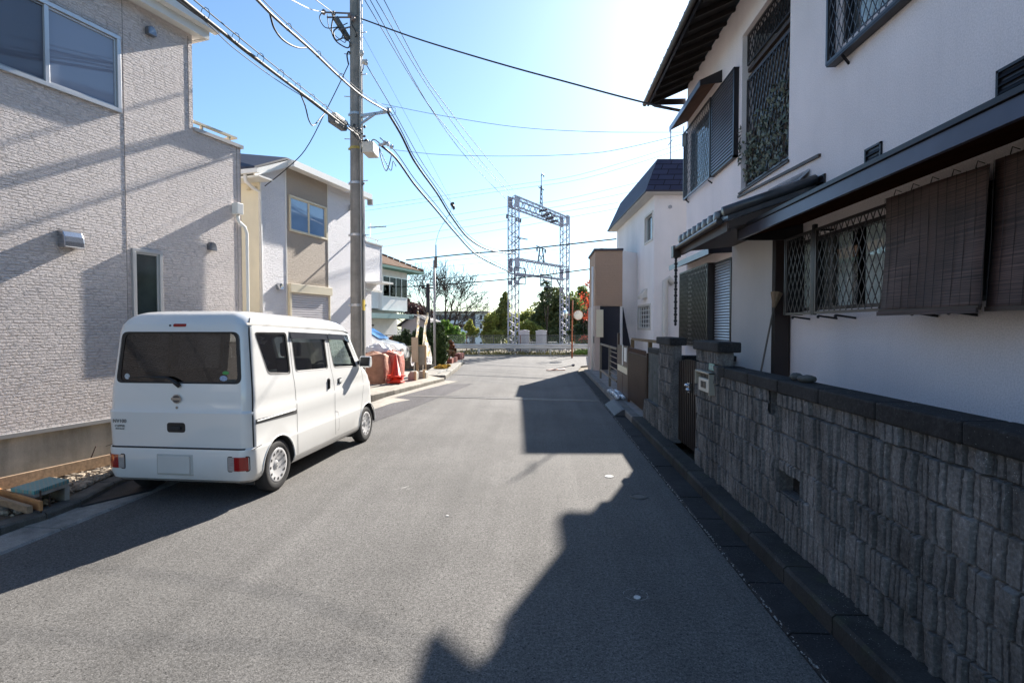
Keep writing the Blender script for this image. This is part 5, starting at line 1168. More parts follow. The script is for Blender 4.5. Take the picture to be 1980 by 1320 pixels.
def cone(loc, tilt, h, lab, full=True):
    t = thing('traffic_cone', lab, 'traffic cone', loc, R.uniform(0, 1.5), 'stacked red traffic cones'); mb = MB(); prof = [(.15, .03), (.128, .035), (.028, h), (.018, h + .01), (.0, h + .01)] if full else [(.15, .03), (.128, .035), (.095, .16)]
    mb.lathe(prof, 24); mb.build('cone_body', mCone, t, world=False, smooth=True)
    mb = MB(); mb.box(-.19, .19, -.19, .19, 0, .035); mb.build('cone_base', mCone, t, world=False, bevel=.012); t.rotation_euler = (tilt[0], tilt[1], t.rotation_euler[2]); return t
c = gp(766, 741, LZ)
cone((c.x, c.y, LZ + .20), (rad(1), rad(-2)), .60, 'red traffic cone standing upright on top of the cone stack')
cone((c.x - .02, c.y - .02, LZ + .155), (rad(-5), rad(7)), .3, 'second red cone in the stack, showing its square base below the top cone', False)
cone((c.x + .02, c.y - .03, LZ + .085), (rad(4), rad(-9)), .2, 'third red cone in the stack with a tilted square base', False)
cone((c.x + .0, c.y, LZ + .015), (rad(-3), rad(4)), .2, 'bottom red cone of the stack resting on the paving', False)
# white car behind the bags
cp = Vector((-7.2, 21.0, LZ)); car = thing('parked_car', 'white car behind the bulk bags with a sky reflection painted blue on its windscreen', 'car', tuple(cp)); X0, X1 = -8.9, -5.25; Y0, Y1 = 20.25, 21.75
sec = [(X0, .35), (X0, 1.0), (X0 + .3, 1.5), (-6.75, 1.52), (-6.05, 1.08), (-5.45, .93), (X1, .72), (X1 + .03, .35)]
mb = MB(); mb.prism([(x, Y0, LZ + z) for x, z in sec], (0, Y1 - Y0, 0)); mb.build('body', mVan, car, fix=True, bevel=.07)
a, b_ = Vector((-6.70, 0, 1.50)), Vector((-6.08, 0, 1.11)); nn = Vector((.04, 0, .05)) * .6
mb = MB(); mb.quad(*[(p.x + nn.x + .012, y, p.z + nn.z + LZ) for p, y in ((a, Y0 + .14), (b_, Y0 + .08), (b_, Y1 - .08), (a, Y1 - .14))]); mb.build('windscreen', M('painted_sky_glass', (.10, .28, .62), .05, var=.1, spec=1.0), car)  # sky reflection painted into the glass as a blue base colour
mb = MB(); mb.prism([(x, Y0 - .004, LZ + z) for x, z in ((-8.5, 1.0), (-8.3, 1.42), (-6.85, 1.44), (-6.3, 1.05))], (0, .01, 0)); mb.build('side_window', mBlk, car, fix=True)
for x in (-8.2, -6.0):
    mb = MB(); mb.lathe([(0, -.02), (.18, -.02), (.3, 0), (.31, .1), (.3, .2)], 24, (x, Y0 - .01, LZ + .31), 'y'); w = mb.build('wheel', mRub, car, smooth=True); mb = MB(); mb.lathe([(0, -.03), (.17, -.025), (.18, 0)], 20, (x, Y0 - .01, LZ + .31), 'y'); mb.build('rim', mStain, w)
mb = MB(); mb.box(X1 - .02, X1 + .045, Y0 + .12, Y0 + .4, LZ + .66, LZ + .8); mb.box(X1 - .02, X1 + .045, Y1 - .4, Y1 - .12, LZ + .66, LZ + .8); each(mb, 'headlight', mClr, car)
# wire mesh fence on a low block wall
wf = thing('mesh_fence', 'cream wire mesh fence on a low block wall behind the bulk bags', 'fence', (-4.9, 22.0, 0)); YF = 22.2
a, b_ = aty(762, 690, YF), aty(832, 690, YF); mb = MB(); z0, z1 = aty(800, 697, YF).z, aty(800, 670, YF).z; mb.box(a.x, b_.x, YF, YF + .12, -.05, z0); mb.build('block_base', M('brown_block', (.22, .17, .13), .9, var=.3, vs=6, bump=.6, bs=20), wf)
mb = MB(); x = a.x
while x < b_.x: mb.box(x, x + .008, YF + .04, YF + .05, z0, z1); x += .055
z = z0
while z < z1: mb.box(a.x, b_.x, YF + .03, YF + .04, z, z + .008); z += .075
mb.box(a.x, b_.x, YF + .02, YF + .055, z1, z1 + .025); mb.build('wire_mesh', mCream, wf)
x = a.x
while x < b_.x + .01: mb = MB(); mb.box(x, x + .04, YF + .055, YF + .09, z0, z1 + .03); mb.build('fence_post', mCream, wf); x += (b_.x - a.x) / 3 - .01
# notice boards, banner poles with weighted bases
mWd = M('raw_timber', (.45, .33, .2), .8, var=.25, vs=4, stretch=(6, 6, 1)); mWd2 = M('grey_board', (.30, .29, .24), .8, var=.2)
p = gp(802, 727, LZ); nb = thing('notice_board', 'back of a narrow timber notice board on one tall post', 'notice board', (p.x, p.y, LZ)); yy = p.y
mb = MB(); q = aty(806.5, 700, yy); mb.box(q.x - .035, q.x + .035, yy, yy + .05, LZ - .02, aty(0, 668, yy).z); mb.build('post', mWd, nb)
mb = MB(); a, b_ = aty(796, 652, yy), aty(809, 700, yy); mb.box(a.x, b_.x, yy - .03, yy - .003, b_.z, a.z); mb.build('board', M('pale_ply', (.5, .42, .3), .8, var=.2), nb)
p = gp(816, 728, LZ); nb = thing('notice_board', 'back of a grey timber-framed notice board right of the tall post', 'notice board', (p.x, p.y, LZ)); yy = p.y + .3
a, b_ = aty(809, 669, yy), aty(822, 705, yy); mb = MB(); mb.box(a.x, b_.x, yy, yy + .02, b_.z, a.z); mb.build('board', mWd2, nb)
mb = MB(); w_ = .045; mb.box(a.x - w_, a.x, yy - .02, yy + .03, LZ, a.z + .03); mb.box(b_.x, b_.x + w_, yy - .02, yy + .03, LZ, a.z + .03); mb.box(a.x, b_.x, yy - .02, yy + .03, a.z, a.z + .04); mb.build('frame', mWd, nb)
def wbase(u, v, w_, h_, lab):
    p = gp(u, v, LZ); mb = MB(); mb.prism([(p.x - w_ / 2, p.y, LZ), (p.x + w_ / 2, p.y, LZ), (p.x + w_ / 2, p.y, LZ + h_ * .8), (p.x + w_ * .3, p.y, LZ + h_), (p.x - w_ * .25, p.y, LZ + h_), (p.x - w_ / 2, p.y, LZ + h_ * .6)], (0, .3, 0)); tag(mb.build('concrete_footing', mConc, fix=True, bevel=.01), lab, 'footing')
wbase(797, 735, .26, .26, 'grey concrete banner base left of the tall post'); wbase(815, 731, .3, .22, 'grey concrete banner base under the framed notice board')
for u, v in ((803.5, 735), (820.5, 731)):
    p = gp(u, v, LZ); mb = MB(); mb.box(p.x - .035, p.x + .035, p.y - .08, p.y + .0, LZ, LZ + .27); tag(mb.build('timber_stake', mWd, bevel=.004), 'short pale timber stake beside the %s banner base' % ('left' if u < 810 else 'right'), 'stake')
def bannermat():
    m, nt, b, N, L = nodes('banner_cloth'); vec = coords(N, L); sp = N('ShaderNodeSeparateXYZ'); L(vec, sp.inputs[0])
    n = N('ShaderNodeTexNoise', Scale=9.0, Detail=2.0); L(vec, n.inputs['Vector']); n2 = N('ShaderNodeTexNoise', Scale=17.0, Detail=1.0); L(vec, n2.inputs['Vector'])
    c = mixc(N, L, ramp(N, L, n.outputs['Fac'], [(.48, 0), (.62, 1)]), (.72, .70, .66), (.66, .5, .22)); c = mixc(N, L, ramp(N, L, n2.outputs['Fac'], [(.60, 0), (.63, .8)]), c, (.2, .22, .24))
    L(c, b.inputs['Base Color']); b.inputs['Roughness'].default_value = .8
    t = N('ShaderNodeBsdfTranslucent'); L(c, t.inputs['Color']); ms = N('ShaderNodeMixShader'); ms.inputs[0].default_value = .45; out = [k for k in nt.nodes if k.type == 'OUTPUT_MATERIAL'][0]; L(b.outputs[0], ms.inputs[1]); L(t.outputs[0], ms.inputs[2]); L(ms.outputs[0], out.inputs['Surface']); return m
mBan = bannermat(); mBanW = M('banner_white', (.74, .72, .72), .8, var=.1, trans=.4)
def banner(rows, Yb, lab, white_from):
    """rows: (v, u_left, u_right)"""
    p = aty(rows[-1][1], 720, Yb); t = thing('banner', lab, 'banner flag', (p.x, p.y, LZ)); 
    for nm, rs, m_ in (('banner_cloth', [r for r in rows if r[0] <= white_from], mBan), ('banner_panel', [r for r in rows if r[0] >= white_from], mBanW)):
        mb = MB(); k = 6
        for v, u0, u1 in rs:
            for i in range(k + 1):
                q = aty(u0 + (u1 - u0) * i / k, v, Yb); q.y += .05 * math.sin(i * 1.6 + v * .09); mb.v.append(tuple(q))
        for j in range(len(rs) - 1):
            for i in range(k): a = j * (k + 1) + i; mb.f.append([a, a + 1, a + k + 2, a + k + 1]); mb.m.append(0)
        mb.build(nm, m_, t, smooth=True)
        if nm == 'banner_panel' and len(rs) > 1:
            mk = MB(); 
            for _ in range(26):
                f0 = R.uniform(.12, .8); v = R.uniform(rs[0][0] + 2, rs[-1][0] - 3); r = min(rs, key=lambda s_: abs(s_[0] - v)); q = aty(r[1] + (r[2] - r[1]) * f0, v, Yb - .09); w_ = R.uniform(.01, .05); mk.box(q.x, q.x + w_, q.y, q.y + .004, q.z, q.z + R.uniform(.008, .03))
            mk.build('lettering', M('blue_lettering', (.16, .15, .35), .8, var=.2), t)
    mb = MB(); a = aty(rows[0][2] if rows[0][1] < 812 else rows[0][1] , rows[0][0], Yb + .02); b_ = aty(rows[-1][1] + (rows[-1][2] - rows[-1][1]) * (.8 if rows[0][1] < 812 else .0), 722, Yb + .02); mb.tube([b_ + Vector((0, 0, -.3)), b_.lerp(a, .5), a], .012, 6); mb.build('banner_pole', mWhiteT, t, smooth=True); return t
banner([(601, 807, 808.5), (612, 806.5, 810), (630, 805.5, 811), (645, 804, 810), (658, 802, 807.5), (672, 798.5, 804), (684, 796, 802.5), (690, 795, 802.5), (700, 794, 801.5), (707, 795, 800)], 17.6, 'narrow twisted white and yellow banner flag left of the notice boards', 690)
banner([(605, 826, 828), (612, 824.5, 829), (622, 822, 826.5), (634, 819.5, 823.5), (645, 818, 824), (658, 817.5, 826.5), (672, 817, 831), (682, 817, 833.5), (689, 817, 835), (697, 816.5, 835.5), (704, 816, 835)], 17.9, 'wide-bottomed white and yellow banner flag beside the thin steel post', 689)
mb = MB(); a = gp(833, 733, .0); b_ = gp(860, 722, .0); mb.prism([(a.x, a.y + .25, .01), (b_.x + .05, b_.y - .35, .01), (b_.x + .1, b_.y + .1, .16), (a.x + .1, a.y + .9, .16)], (0, 0, .02)); tag(mb.build('kerb_ramp', mWhitePaint, fix=True), 'pale sloping ramp plate at the kerb opening near the steel post', 'kerb ramp')
# ------------------------------------------------------------------ vegetation
def leafmat(name, c1, c2, trans=.3):
    m, nt, b, N, L = nodes(name); g = N('ShaderNodeNewGeometry'); r_ = N('ShaderNodeValToRGB'); r_.color_ramp.elements[0].color = (*c1, 1); r_.color_ramp.elements[1].color = (*c2, 1); L(g.outputs['Random Per Island'], r_.inputs['Fac'])
    L(r_.outputs['Color'], b.inputs['Base Color']); b.inputs['Roughness'].default_value = .55; t = N('ShaderNodeBsdfTranslucent'); L(r_.outputs['Color'], t.inputs['Color']); ms = N('ShaderNodeMixShader'); ms.inputs[0].default_value = trans
    out = [k for k in nt.nodes if k.type == 'OUTPUT_MATERIAL'][0]; L(b.outputs[0], ms.inputs[1]); L(t.outputs[0], ms.inputs[2]); L(ms.outputs[0], out.inputs['Surface']); MATS[name] = m; return m
def leaves(mb, c, rx, ry_, rz_, n, s, rnd, shell=.55, tri=False):
    for _ in range(n):
        while True:
            x, y, z = rnd.uniform(-1, 1), rnd.uniform(-1, 1), rnd.uniform(-1, 1); r2 = x * x + y * y + z * z
            if shell ** 2 < r2 < 1 or (r2 < 1 and rnd.random() < .12): break
        p = Vector((c[0] + x * rx, c[1] + y * ry_, c[2] + z * rz_)); a = Vector((rnd.gauss(0, 1), rnd.gauss(0, 1), rnd.gauss(0, .7))).normalized(); b_ = a.cross(Vector((rnd.gauss(0, 1), rnd.gauss(0, 1), rnd.gauss(0, 1)))).normalized(); q = s * rnd.uniform(.6, 1.4)
        mb.add([p - a * q, p + b_ * q * .45, p + a * q, p - b_ * q * .45], [(0, 1, 2, 3)])
def crown(blobs, n, s, seed, sub=7, spread=.75):
    """blobs: ellipsoids (x,y,z,rx,ry,rz); leaves gather in smaller clumps over them"""
    rnd = random.Random(seed); mb = MB(); blobs = [(b_[0], b_[1], b_[2], b_[3] * 1.25, b_[4] * 1.25, b_[5] * 1.2) for b_ in blobs]; n = int(n * 1.6); s = s * 1.0; tot = sum(b_[3] * b_[5] for b_ in blobs)
    for (x, y, z, rx, ry_, rz_) in blobs:
        k = max(14, int(sub * (rx * rz_) ** .5 * 7)); nn = int(n * rx * rz_ / tot)
        for _ in range(k):
            th = rnd.uniform(0, 2 * math.pi); ph = math.asin(rnd.uniform(-.9, 1)); r_ = rnd.uniform(.2, 1.0) ** .6 * spread * 1.12; f_ = rnd.uniform(.20, .52)
            leaves(mb, (x + rx * r_ * math.cos(ph) * math.cos(th), y + ry_ * r_ * math.cos(ph) * math.sin(th), z + rz_ * r_ * math.sin(ph)), rx * f_, ry_ * f_, rz_ * f_, max(3, nn // k), s, rnd)
    return mb
mBark = M('bark', (.07, .05, .04), .9, var=.4, vs=6, bump=.6, bs=20, bd=.03)
def tree(name, lab, cat, base, blobs, n, s, mat, seed, trunk=.12, group=None, h=None):
    t = thing(name, lab, cat, base, group=group); crown(blobs, n, s, seed).build('crown', mat, t)
    top = max(b_[2] for b_ in blobs) if h is None else h; rnd = random.Random(seed + 50); mb = MB(); bx, by, bz = base; pts = [(bx + rnd.uniform(-.1, .1) * i, by, bz + (top - bz) * i / 5) for i in range(6)]; mb.tube(pts, [trunk * (1 - i / 6.5) for i in range(6)], 7)
    for b_ in blobs:
        q = Vector(pts[rnd.choice((2, 3))]); e = Vector(b_[:3]) + Vector((0, 0, b_[5] * .3)); m_ = q.lerp(e, .5) + Vector((0, 0, -.1)); mb.tube([q, m_, e], [trunk * .5, trunk * .35, trunk * .1], 5)
    mb.build('trunk', mBark, t, smooth=True); return t
lfG = leafmat('leaf_mid', (.09, .13, .035), (.30, .33, .11), .5); lfY = leafmat('leaf_yellowgreen', (.24, .28, .05), (.55, .53, .16), .55); lfD = leafmat('leaf_dark', (.018, .035, .014), (.06, .09, .03), .2)
lfR = leafmat('leaf_red', (.4, .05, .03), (.6, .12, .05), .4); lfO = leafmat('leaf_rust', (.16, .06, .035), (.34, .15, .06), .3); lfB = leafmat('leaf_bright', (.09, .2, .03), (.25, .38, .08), .45); lfM = leafmat('leaf_maroon', (.10, .045, .045), (.2, .1, .08), .2)
def B_(u, v, Y, rpx, rzpx=None, dyf=1.0):
    p = aty(u, v, Y); k = Y / FPX; return (p.x, p.y, p.z, rpx * k, rpx * k * dyf, (rzpx or rpx) * k)
def gb(u, Y, z=-1.0): p = aty(u, 640, Y); return (p.x, p.y, z)
tree('tree', 'tall pointed green tree directly left of the left gantry column', 'tree', gb(974, 43), [B_(974, 590, 43, 9, 18), B_(972, 615, 43, 15, 18), B_(966, 640, 43, 21, 22), B_(976, 574, 43, 4, 9)], 7000, .11, leafmat('leaf_olive', (.14, .18, .05), (.42, .42, .14), .55), 1)
tree('tree', 'low bushy yellow-green tree left of the tall pointed tree', 'tree', gb(948, 42), [B_(950, 625, 42, 13, 16), B_(953, 650, 42, 18, 16), B_(940, 650, 42, 8, 10)], 4000, .11, lfY, 2)
tree('tree', 'small yellowing shrub tree in front of the far apartment block', 'tree', gb(912, 40), [B_(909, 628, 40, 8, 9), B_(916, 641, 40, 10, 9), B_(905, 636, 40, 6, 7)], 2200, .09, lfY, 3)
tree('tree', 'bright green leafy bush beside the bare tree behind the fence', 'tree', gb(880, 36), [B_(872, 638, 36, 13, 12), B_(884, 650, 36, 14, 13), B_(862, 628, 36, 9, 9)], 4500, .09, lfB, 4)
tree('tree', 'large dark green tree between the gantry columns', 'tree', gb(1062, 46), [B_(1070, 590, 46, 22, 30), B_(1052, 612, 46, 24, 26), B_(1078, 620, 46, 26, 30), B_(1035, 630, 46, 18, 20), B_(1062, 645, 46, 34, 22)], 15000, .13, leafmat('leaf_deep', (.05, .08, .03), (.26, .27, .10), .45), 5, .25)
tree('tree', 'slender sparse dark tree rising above the large tree near the lower beam', 'tree', gb(1058, 42), [B_(1056, 548, 42, 9, 7), B_(1062, 560, 42, 10, 6), B_(1050, 570, 42, 9, 6), B_(1058, 585, 42, 11, 8)], 420, .10, lfD, 6, .07)
tree('tree', 'pale olive tree behind the right gantry column', 'tree', gb(1108, 47), [B_(1105, 592, 47, 18, 20), B_(1120, 612, 47, 20, 22), B_(1100, 625, 47, 16, 22), B_(1128, 640, 47, 24, 24)], 8000, .13, lfG, 7)
tree('tree', 'low pale shrubs filling the gap behind the two cabinets', 'shrub', gb(1025, 44), [B_(1020, 632, 44, 14, 12), B_(1008, 640, 44, 12, 12), B_(1033, 642, 44, 14, 12)], 3200, .1, lfY, 8)
tr = tree('tree', 'sparse tree with scattered red leaves beside the brown house annex', 'tree', gb(1136, 36), [B_(1132, 578, 36, 14, 14), B_(1140, 592, 36, 10, 12), B_(1132, 612, 36, 10, 10), B_(1138, 550, 36, 6, 6), B_(1128, 655, 36, 10, 7)], 150, .09, lfR, 9, .05)
tree('tree', 'dark green shrubs low behind the fence at the right', 'shrub', gb(1128, 38), [B_(1125, 645, 38, 22, 18), B_(1135, 620, 38, 14, 16)], 4500, .1, lfD, 10)
tree('tree', 'dusty maroon leafed tree behind the shed', 'tree', gb(800, 52), [B_(795, 600, 52, 20, 14), B_(812, 606, 52, 16, 14), B_(782, 590, 52, 14, 14), B_(826, 612, 52, 12, 12)], 5200, .14, lfM, 11, .2)
tree('tree', 'orange autumn tree just behind the shed roof', 'tree', gb(820, 46), [B_(818, 618, 46, 12, 8), B_(832, 625, 46, 12, 10), B_(826, 634, 46, 10, 8)], 2600, .12, leafmat('leaf_orange', (.3, .13, .04), (.5, .26, .06), .35), 12)
tree('tree', 'broad olive tree mass behind the gantry between the two columns and the cabinets', 'tree', gb(1000, 52), [B_(1000, 622, 52, 18, 14), B_(1022, 612, 52, 14, 12), B_(985, 635, 52, 18, 14)], 5200, .12, lfY, 13)
tree('tree', 'tall mixed green tree at the far right behind the right gantry column', 'tree', gb(1140, 50), [B_(1138, 585, 50, 18, 22), B_(1125, 570, 50, 12, 14), B_(1150, 610, 50, 22, 30)], 7000, .12, lfG, 14)
# bare tree
bt = thing('bare_tree', 'wide leafless tree spreading behind the steel post', 'tree', gb(846, 44, -.5)); rnd = random.Random(21); mb = MB(); base = aty(846, 650, 44); k = 44 / FPX
def branch(p, d, l, r, dep):
    q = p; pts = [p]; rs = [r]; dd = d.copy()
    for i in range(3):
        dd = (dd + Vector((rnd.gauss(0, .12), rnd.gauss(0, .12), rnd.gauss(.02, .08)))).normalized(); q = q + dd * (l / 3); pts.append(q); rs.append(r * (1 - .28 * (i + 1) / 3 * 1.3))
    mb.tube(pts, rs, 5 if dep < 3 else 3, cap=False)
    if dep >= 6: return
    for i in range(3 if dep < 4 else 2 + (rnd.random() < .4)):
        a = Vector((rnd.gauss(0, .55), rnd.gauss(0, .5), rnd.gauss(.05, .3))); nd = (dd + a * (.75 if dep else .95)).normalized(); st = pts[3] if rnd.random() < .6 else pts[2]; branch(st, nd, l * rnd.uniform(.70, .88), max(.017, rs[-1] * rnd.uniform(.65, .85)), dep + 1)
for dx, up_ in ((-.8, .75), (-.25, 1.0), (.2, 1), (.75, .8), (1.2, .75), (.5, .9), (-.5, .9)): branch(Vector((base.x + dx * .12, base.y, .5)), Vector((dx, rnd.uniform(-.3, .3), up_)).normalized(), 1.95, .14, 1)
mb.build('branches', mBark, bt); mb = MB(); mb.tube([(base.x, base.y, -.5), (base.x, base.y, .4), (base.x, base.y, 1.3)], [.22, .18, .13], 9); mb.build('trunk', mBark, bt, smooth=True)
# hedge, ivy bush, planters
def bush(name, lab, cat, blobs, n, s, mat, seed): o = crown(blobs, n, s, seed, sub=9, spread=.9).build(name, mat); return tag(o, lab, cat)
bush('hedge', 'dark green clipped hedge along the top of the wire mesh fence', 'hedge', [B_(772, 657, 24, 9, 9), B_(785, 653, 24, 10, 13), B_(800, 655, 24, 11, 12), B_(816, 652, 24, 11, 14), B_(829, 656, 24, 9, 16), B_(785, 680, 24, 12, 20), B_(805, 685, 24, 14, 20), B_(825, 680, 24, 12, 20)], 12000, .05, lfD, 31)
bush('hedge', 'reddish brown low shrub in front of the shop door', 'shrub', [B_(752, 660, 25, 9, 7), B_(764, 658, 25, 8, 7), B_(746, 668, 25, 8, 8)], 2600, .05, lfO, 32)
bush('ivy_bush', 'tall dark ivy-covered bush behind the thin steel post', 'bush', [B_(850, 645, 22.6, 11, 14), B_(853, 662, 22.6, 12, 16), B_(850, 685, 22.6, 10, 18), B_(845, 700, 22.6, 8, 10), B_(841, 632, 22.6, 7, 8)], 9000, .05, leafmat('leaf_ivy', (.02, .045, .014), (.10, .15, .04), .2), 33)
bush('shrub', 'rusty red rounded shrub behind the red brick planter', 'shrub', [B_(868, 672, 27, 10, 10), B_(876, 680, 27, 8, 7)], 3200, .05, lfO, 34)
bush('shrub', 'pink and green flowering plants in the long brick planter', 'flowering plants', [B_(852, 688, 24.3, 8, 6), B_(862, 686, 24.3, 9, 6), B_(870, 684, 24.3, 7, 6)], 2600, .045, leafmat('leaf_pinkish', (.12, .2, .05), (.5, .22, .16), .3), 35)
bush('shrub', 'golden dry grass tuft at the foot of the verge near the steel post', 'grass tuft', [B_(852, 712, 20.6, 9, 4), B_(862, 708, 21, 7, 3)], 1500, .045, leafmat('leaf_gold', (.35, .22, .04), (.55, .36, .07), .3), 36)
mBrk = M('red_brick', (.30, .09, .06), .85, var=.3, vs=20)
for (u0, u1, v, Yp, hz_, lab) in ((848, 874, 699, 23.4, .26, 'long low red brick planter on the sloping verge'), (877, 889, 694, 26.4, .30, 'small dark red brick planter at the corner of the cross street')):
    a, b_ = aty(u0, v, Yp), aty(u1, v, Yp); mb = MB(); mb.box(a.x, b_.x, Yp, Yp + .12, .05, .05 + hz_); mb.box(a.x, a.x + .12, Yp + .12, Yp + 1.6, .05, .05 + hz_); mb.box(b_.x - .12, b_.x, Yp + .12, Yp + 1.6, .05, .05 + hz_); tag(mb.build('brick_planter', mBrk), lab, 'planter')
# weeds under the guardrail
mb = MB(); rnd = random.Random(5)
for _ in range(5200):
    x = rnd.uniform(-7, 5.5); y = rnd.uniform(31.5, 32.7); p = Vector((x, y, rnd.uniform(-.02, .30) * rnd.random() + .02)); a = Vector((rnd.gauss(0, .5), rnd.gauss(0, .5), abs(rnd.gauss(0, .8)))).normalized(); b2 = a.orthogonal().normalized(); s_ = rnd.uniform(.03, .09); mb.add([p - a * s_, p + b2 * s_ * .35, p + a * s_, p - b2 * s_ * .35], [(0, 1, 2, 3)])
w = mb.build('weeds', leafmat('leaf_weeds', (.07, .05, .03), (.2, .2, .06), .3)); tag(w, 'dry brown and green weeds growing under the guardrail', 'weeds', kind='stuff')
mb = MB()
for (u, Y, c_) in ((1118, 31.5, 0), (1132, 31.6, 0)): leaves(mb, tuple(aty(u, 680, Y)), .25, .15, .16, 260, .05, rnd)
tag(mb.build('shrub', lfB), 'bright yellow-green weeds at the guardrail right of the orange post', 'weeds')
# far apartment block and valley floor
sheet('valley_floor', [(-500, 47), (500, 47), (500, 2500), (-500, 2500)], -9, M('far_ground', (.12, .13, .09), .9, var=.3, vs=.02))
YA = 165.0; ap = thing('apartment_building', 'long pale grey apartment block far beyond the railway', 'building', tuple(aty(899, 640, YA).xy) + (-9,)); 
xa, xb = aty(832, 630, YA).x, aty(941, 630, YA).x; zt = aty(0, 605.5, YA).z; mAp = M('apartment_render', (.9, .85, .88), .8, var=.06, vs=.1); mb = MB(); mb.box(xa, xb, YA, YA + 11, -9, zt); mb.build('wall', mAp, ap)
mb = MB(); mb.box(xa - .3, xb + .4, YA - 1.6, YA + 11.3, zt, zt + .35); mb.build('roof', M('roof_edge', (.2, .17, .19), .8, var=.05), ap)
mFl = M('apartment_window', (.07, .06, .075), .25, var=.3, vs=.3)
for r_ in range(4):
    z = zt - 1.05 - r_ * 2.72
    mb = MB(); x = xa + .6; mb.box(xa, xa + (xb - xa) * .72, YA - 1.5, YA - 1.35, z - 2.35, z - 1.3); mb.box(xa, xa + (xb - xa) * .72, YA - 1.5, YA, z - 2.4, z - 2.25); mb.build('balcony', mAp, ap)
    for i in range(12):
        x = xa + .5 + i * (xb - xa) * .06; mb = MB()
        mb.box(x, x + .85, YA - .06, YA - .02, z - 1.6, z + .35) if i % 4 == 3 else mb.box(x, x + (xb - xa) * .052, YA - .06, YA - .02, z - 1.6, z + .45)
        o = mb.build('window', mFl, ap)
    for u0 in (.77, .88, .95): x = xa + (xb - xa) * u0; mb = MB(); mb.box(x, x + (.7 if u0 < .9 else .6), YA - .06, YA - .02, z - 1.1, z + .35); mb.build('window', mFl if u0 > .8 else M('pale_curtain', (.45, .45, .48), .5, var=.2), ap)
mb = MB(); x = xa + (xb - xa) * .725; mb.box(x, x + 1.2, YA - .08, YA - .02, -9, zt - .2); mb.build('stair_recess', M('stair_dark', (.12, .10, .11), .8, var=.1), ap)
# far wooded ridge at the horizon, one mass
mb = MB(); rnd = random.Random(77)
for i in range(150):
    x = rnd.uniform(-160, 150); y = rnd.uniform(230, 320); h_ = rnd.uniform(3.5, 7.5); leaves(mb, (x, y, -9 + h_), rnd.uniform(5, 9), 5, h_, 90, .9, rnd, .2)
w = mb.build('distant_woods', leafmat('leaf_far', (.09, .10, .075), (.19, .18, .12), .1)); tag(w, 'distant wooded strip along the horizon beyond the railway', 'woods', kind='stuff')
# ------------------------------------------------------------------ right side: cream stucco house
import numpy as np
XH = 3.2
mSt1 = stucco('grey_stucco', (.89, .81, .815), bs=75, strength=.8); mBr = M('brown_wood', (.05, .03, .022), .55, var=.25, vs=3); mBlkM = M('black_metal', (.022, .02, .024), .35, .4, var=.1)
mBz = M('bronze_aluminium', (.075, .065, .065), .3, .6, var=.1); mTile = M('kawara_tile', (.055, .058, .065), .28, .1, var=.35, vs=7); mSof = M('soffit_brown', (.14, .07, .04), .7, var=.2)
rh = thing('house', 'large shaded stucco house with dark eaves and lattice windows behind the block wall', 'house', (XH, 5.5, 0))
def wallX(mb, y0, y1, z0, z1, holes=(), x=XH, t=.18):
    ys = sorted(set([y0, y1] + [h[0] for h in holes] + [h[1] for h in holes])); zs = sorted(set([z0, z1] + [h[2] for h in holes] + [h[3] for h in holes]))
    for a, b_ in zip(ys, ys[1:]):
        run = None
        for c_, d_ in zip(zs, zs[1:]):
            if any(h[0] <= (a + b_) / 2 <= h[1] and h[2] <= (c_ + d_) / 2 <= h[3] for h in holes):
                if run: mb.box(x, x + t, a, b_, *run); run = None
            else: run = [c_, d_] if run is None else [run[0], d_]
        if run: mb.box(x, x + t, a, b_, *run)
wT = (7.33, 9.02, 3.86, 6.32); wL = (4.0, 7.1, 1.9, 2.76); wU = (10.45, 12.05, 4.55, 5.85); wR = (3.6, 6.1, 4.7, 6.2); wB = (10.2, 11.9, 1.45, 2.8)
mb = MB(); wallX(mb, -5, 12.3, 2.98, 6.95, [wT, wU, wR]); wallX(mb, -5, 7.2, .1, 2.98, [wL]); wallX(mb, 8.5, 12.3, .1, 2.98, [wB]); mb.box(XH + .18, 9, 12.1, 12.3, .1, 6.95); mb.box(8.8, 9, -5, 12.1, .1, 6.95); mb.box(XH + .18, 8.8, -5, -4.8, .1, 6.95)
mb.box(XH + .2, 8.8, -4.8, 12.1, 3.0, 3.1); mb.build('wall', mSt1, rh)
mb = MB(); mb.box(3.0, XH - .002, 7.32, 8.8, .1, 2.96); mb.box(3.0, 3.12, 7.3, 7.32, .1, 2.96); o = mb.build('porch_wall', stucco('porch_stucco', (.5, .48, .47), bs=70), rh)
mb = MB(); mb.box(XH + .12, XH + .16, 7.18, 7.34, .1, 2.96); mb.box(3.02, 3.05, 7.22, 7.30, .1, 2.9)
for k in range(5): mb.box(3.0 + .0, 3.19, 7.205 + k * .022, 7.211 + k * .022, .1, 2.9)
mb.build('entrance_door', mBrk if False else M('dark_door', (.03, .016, .014), .5, var=.2), rh)
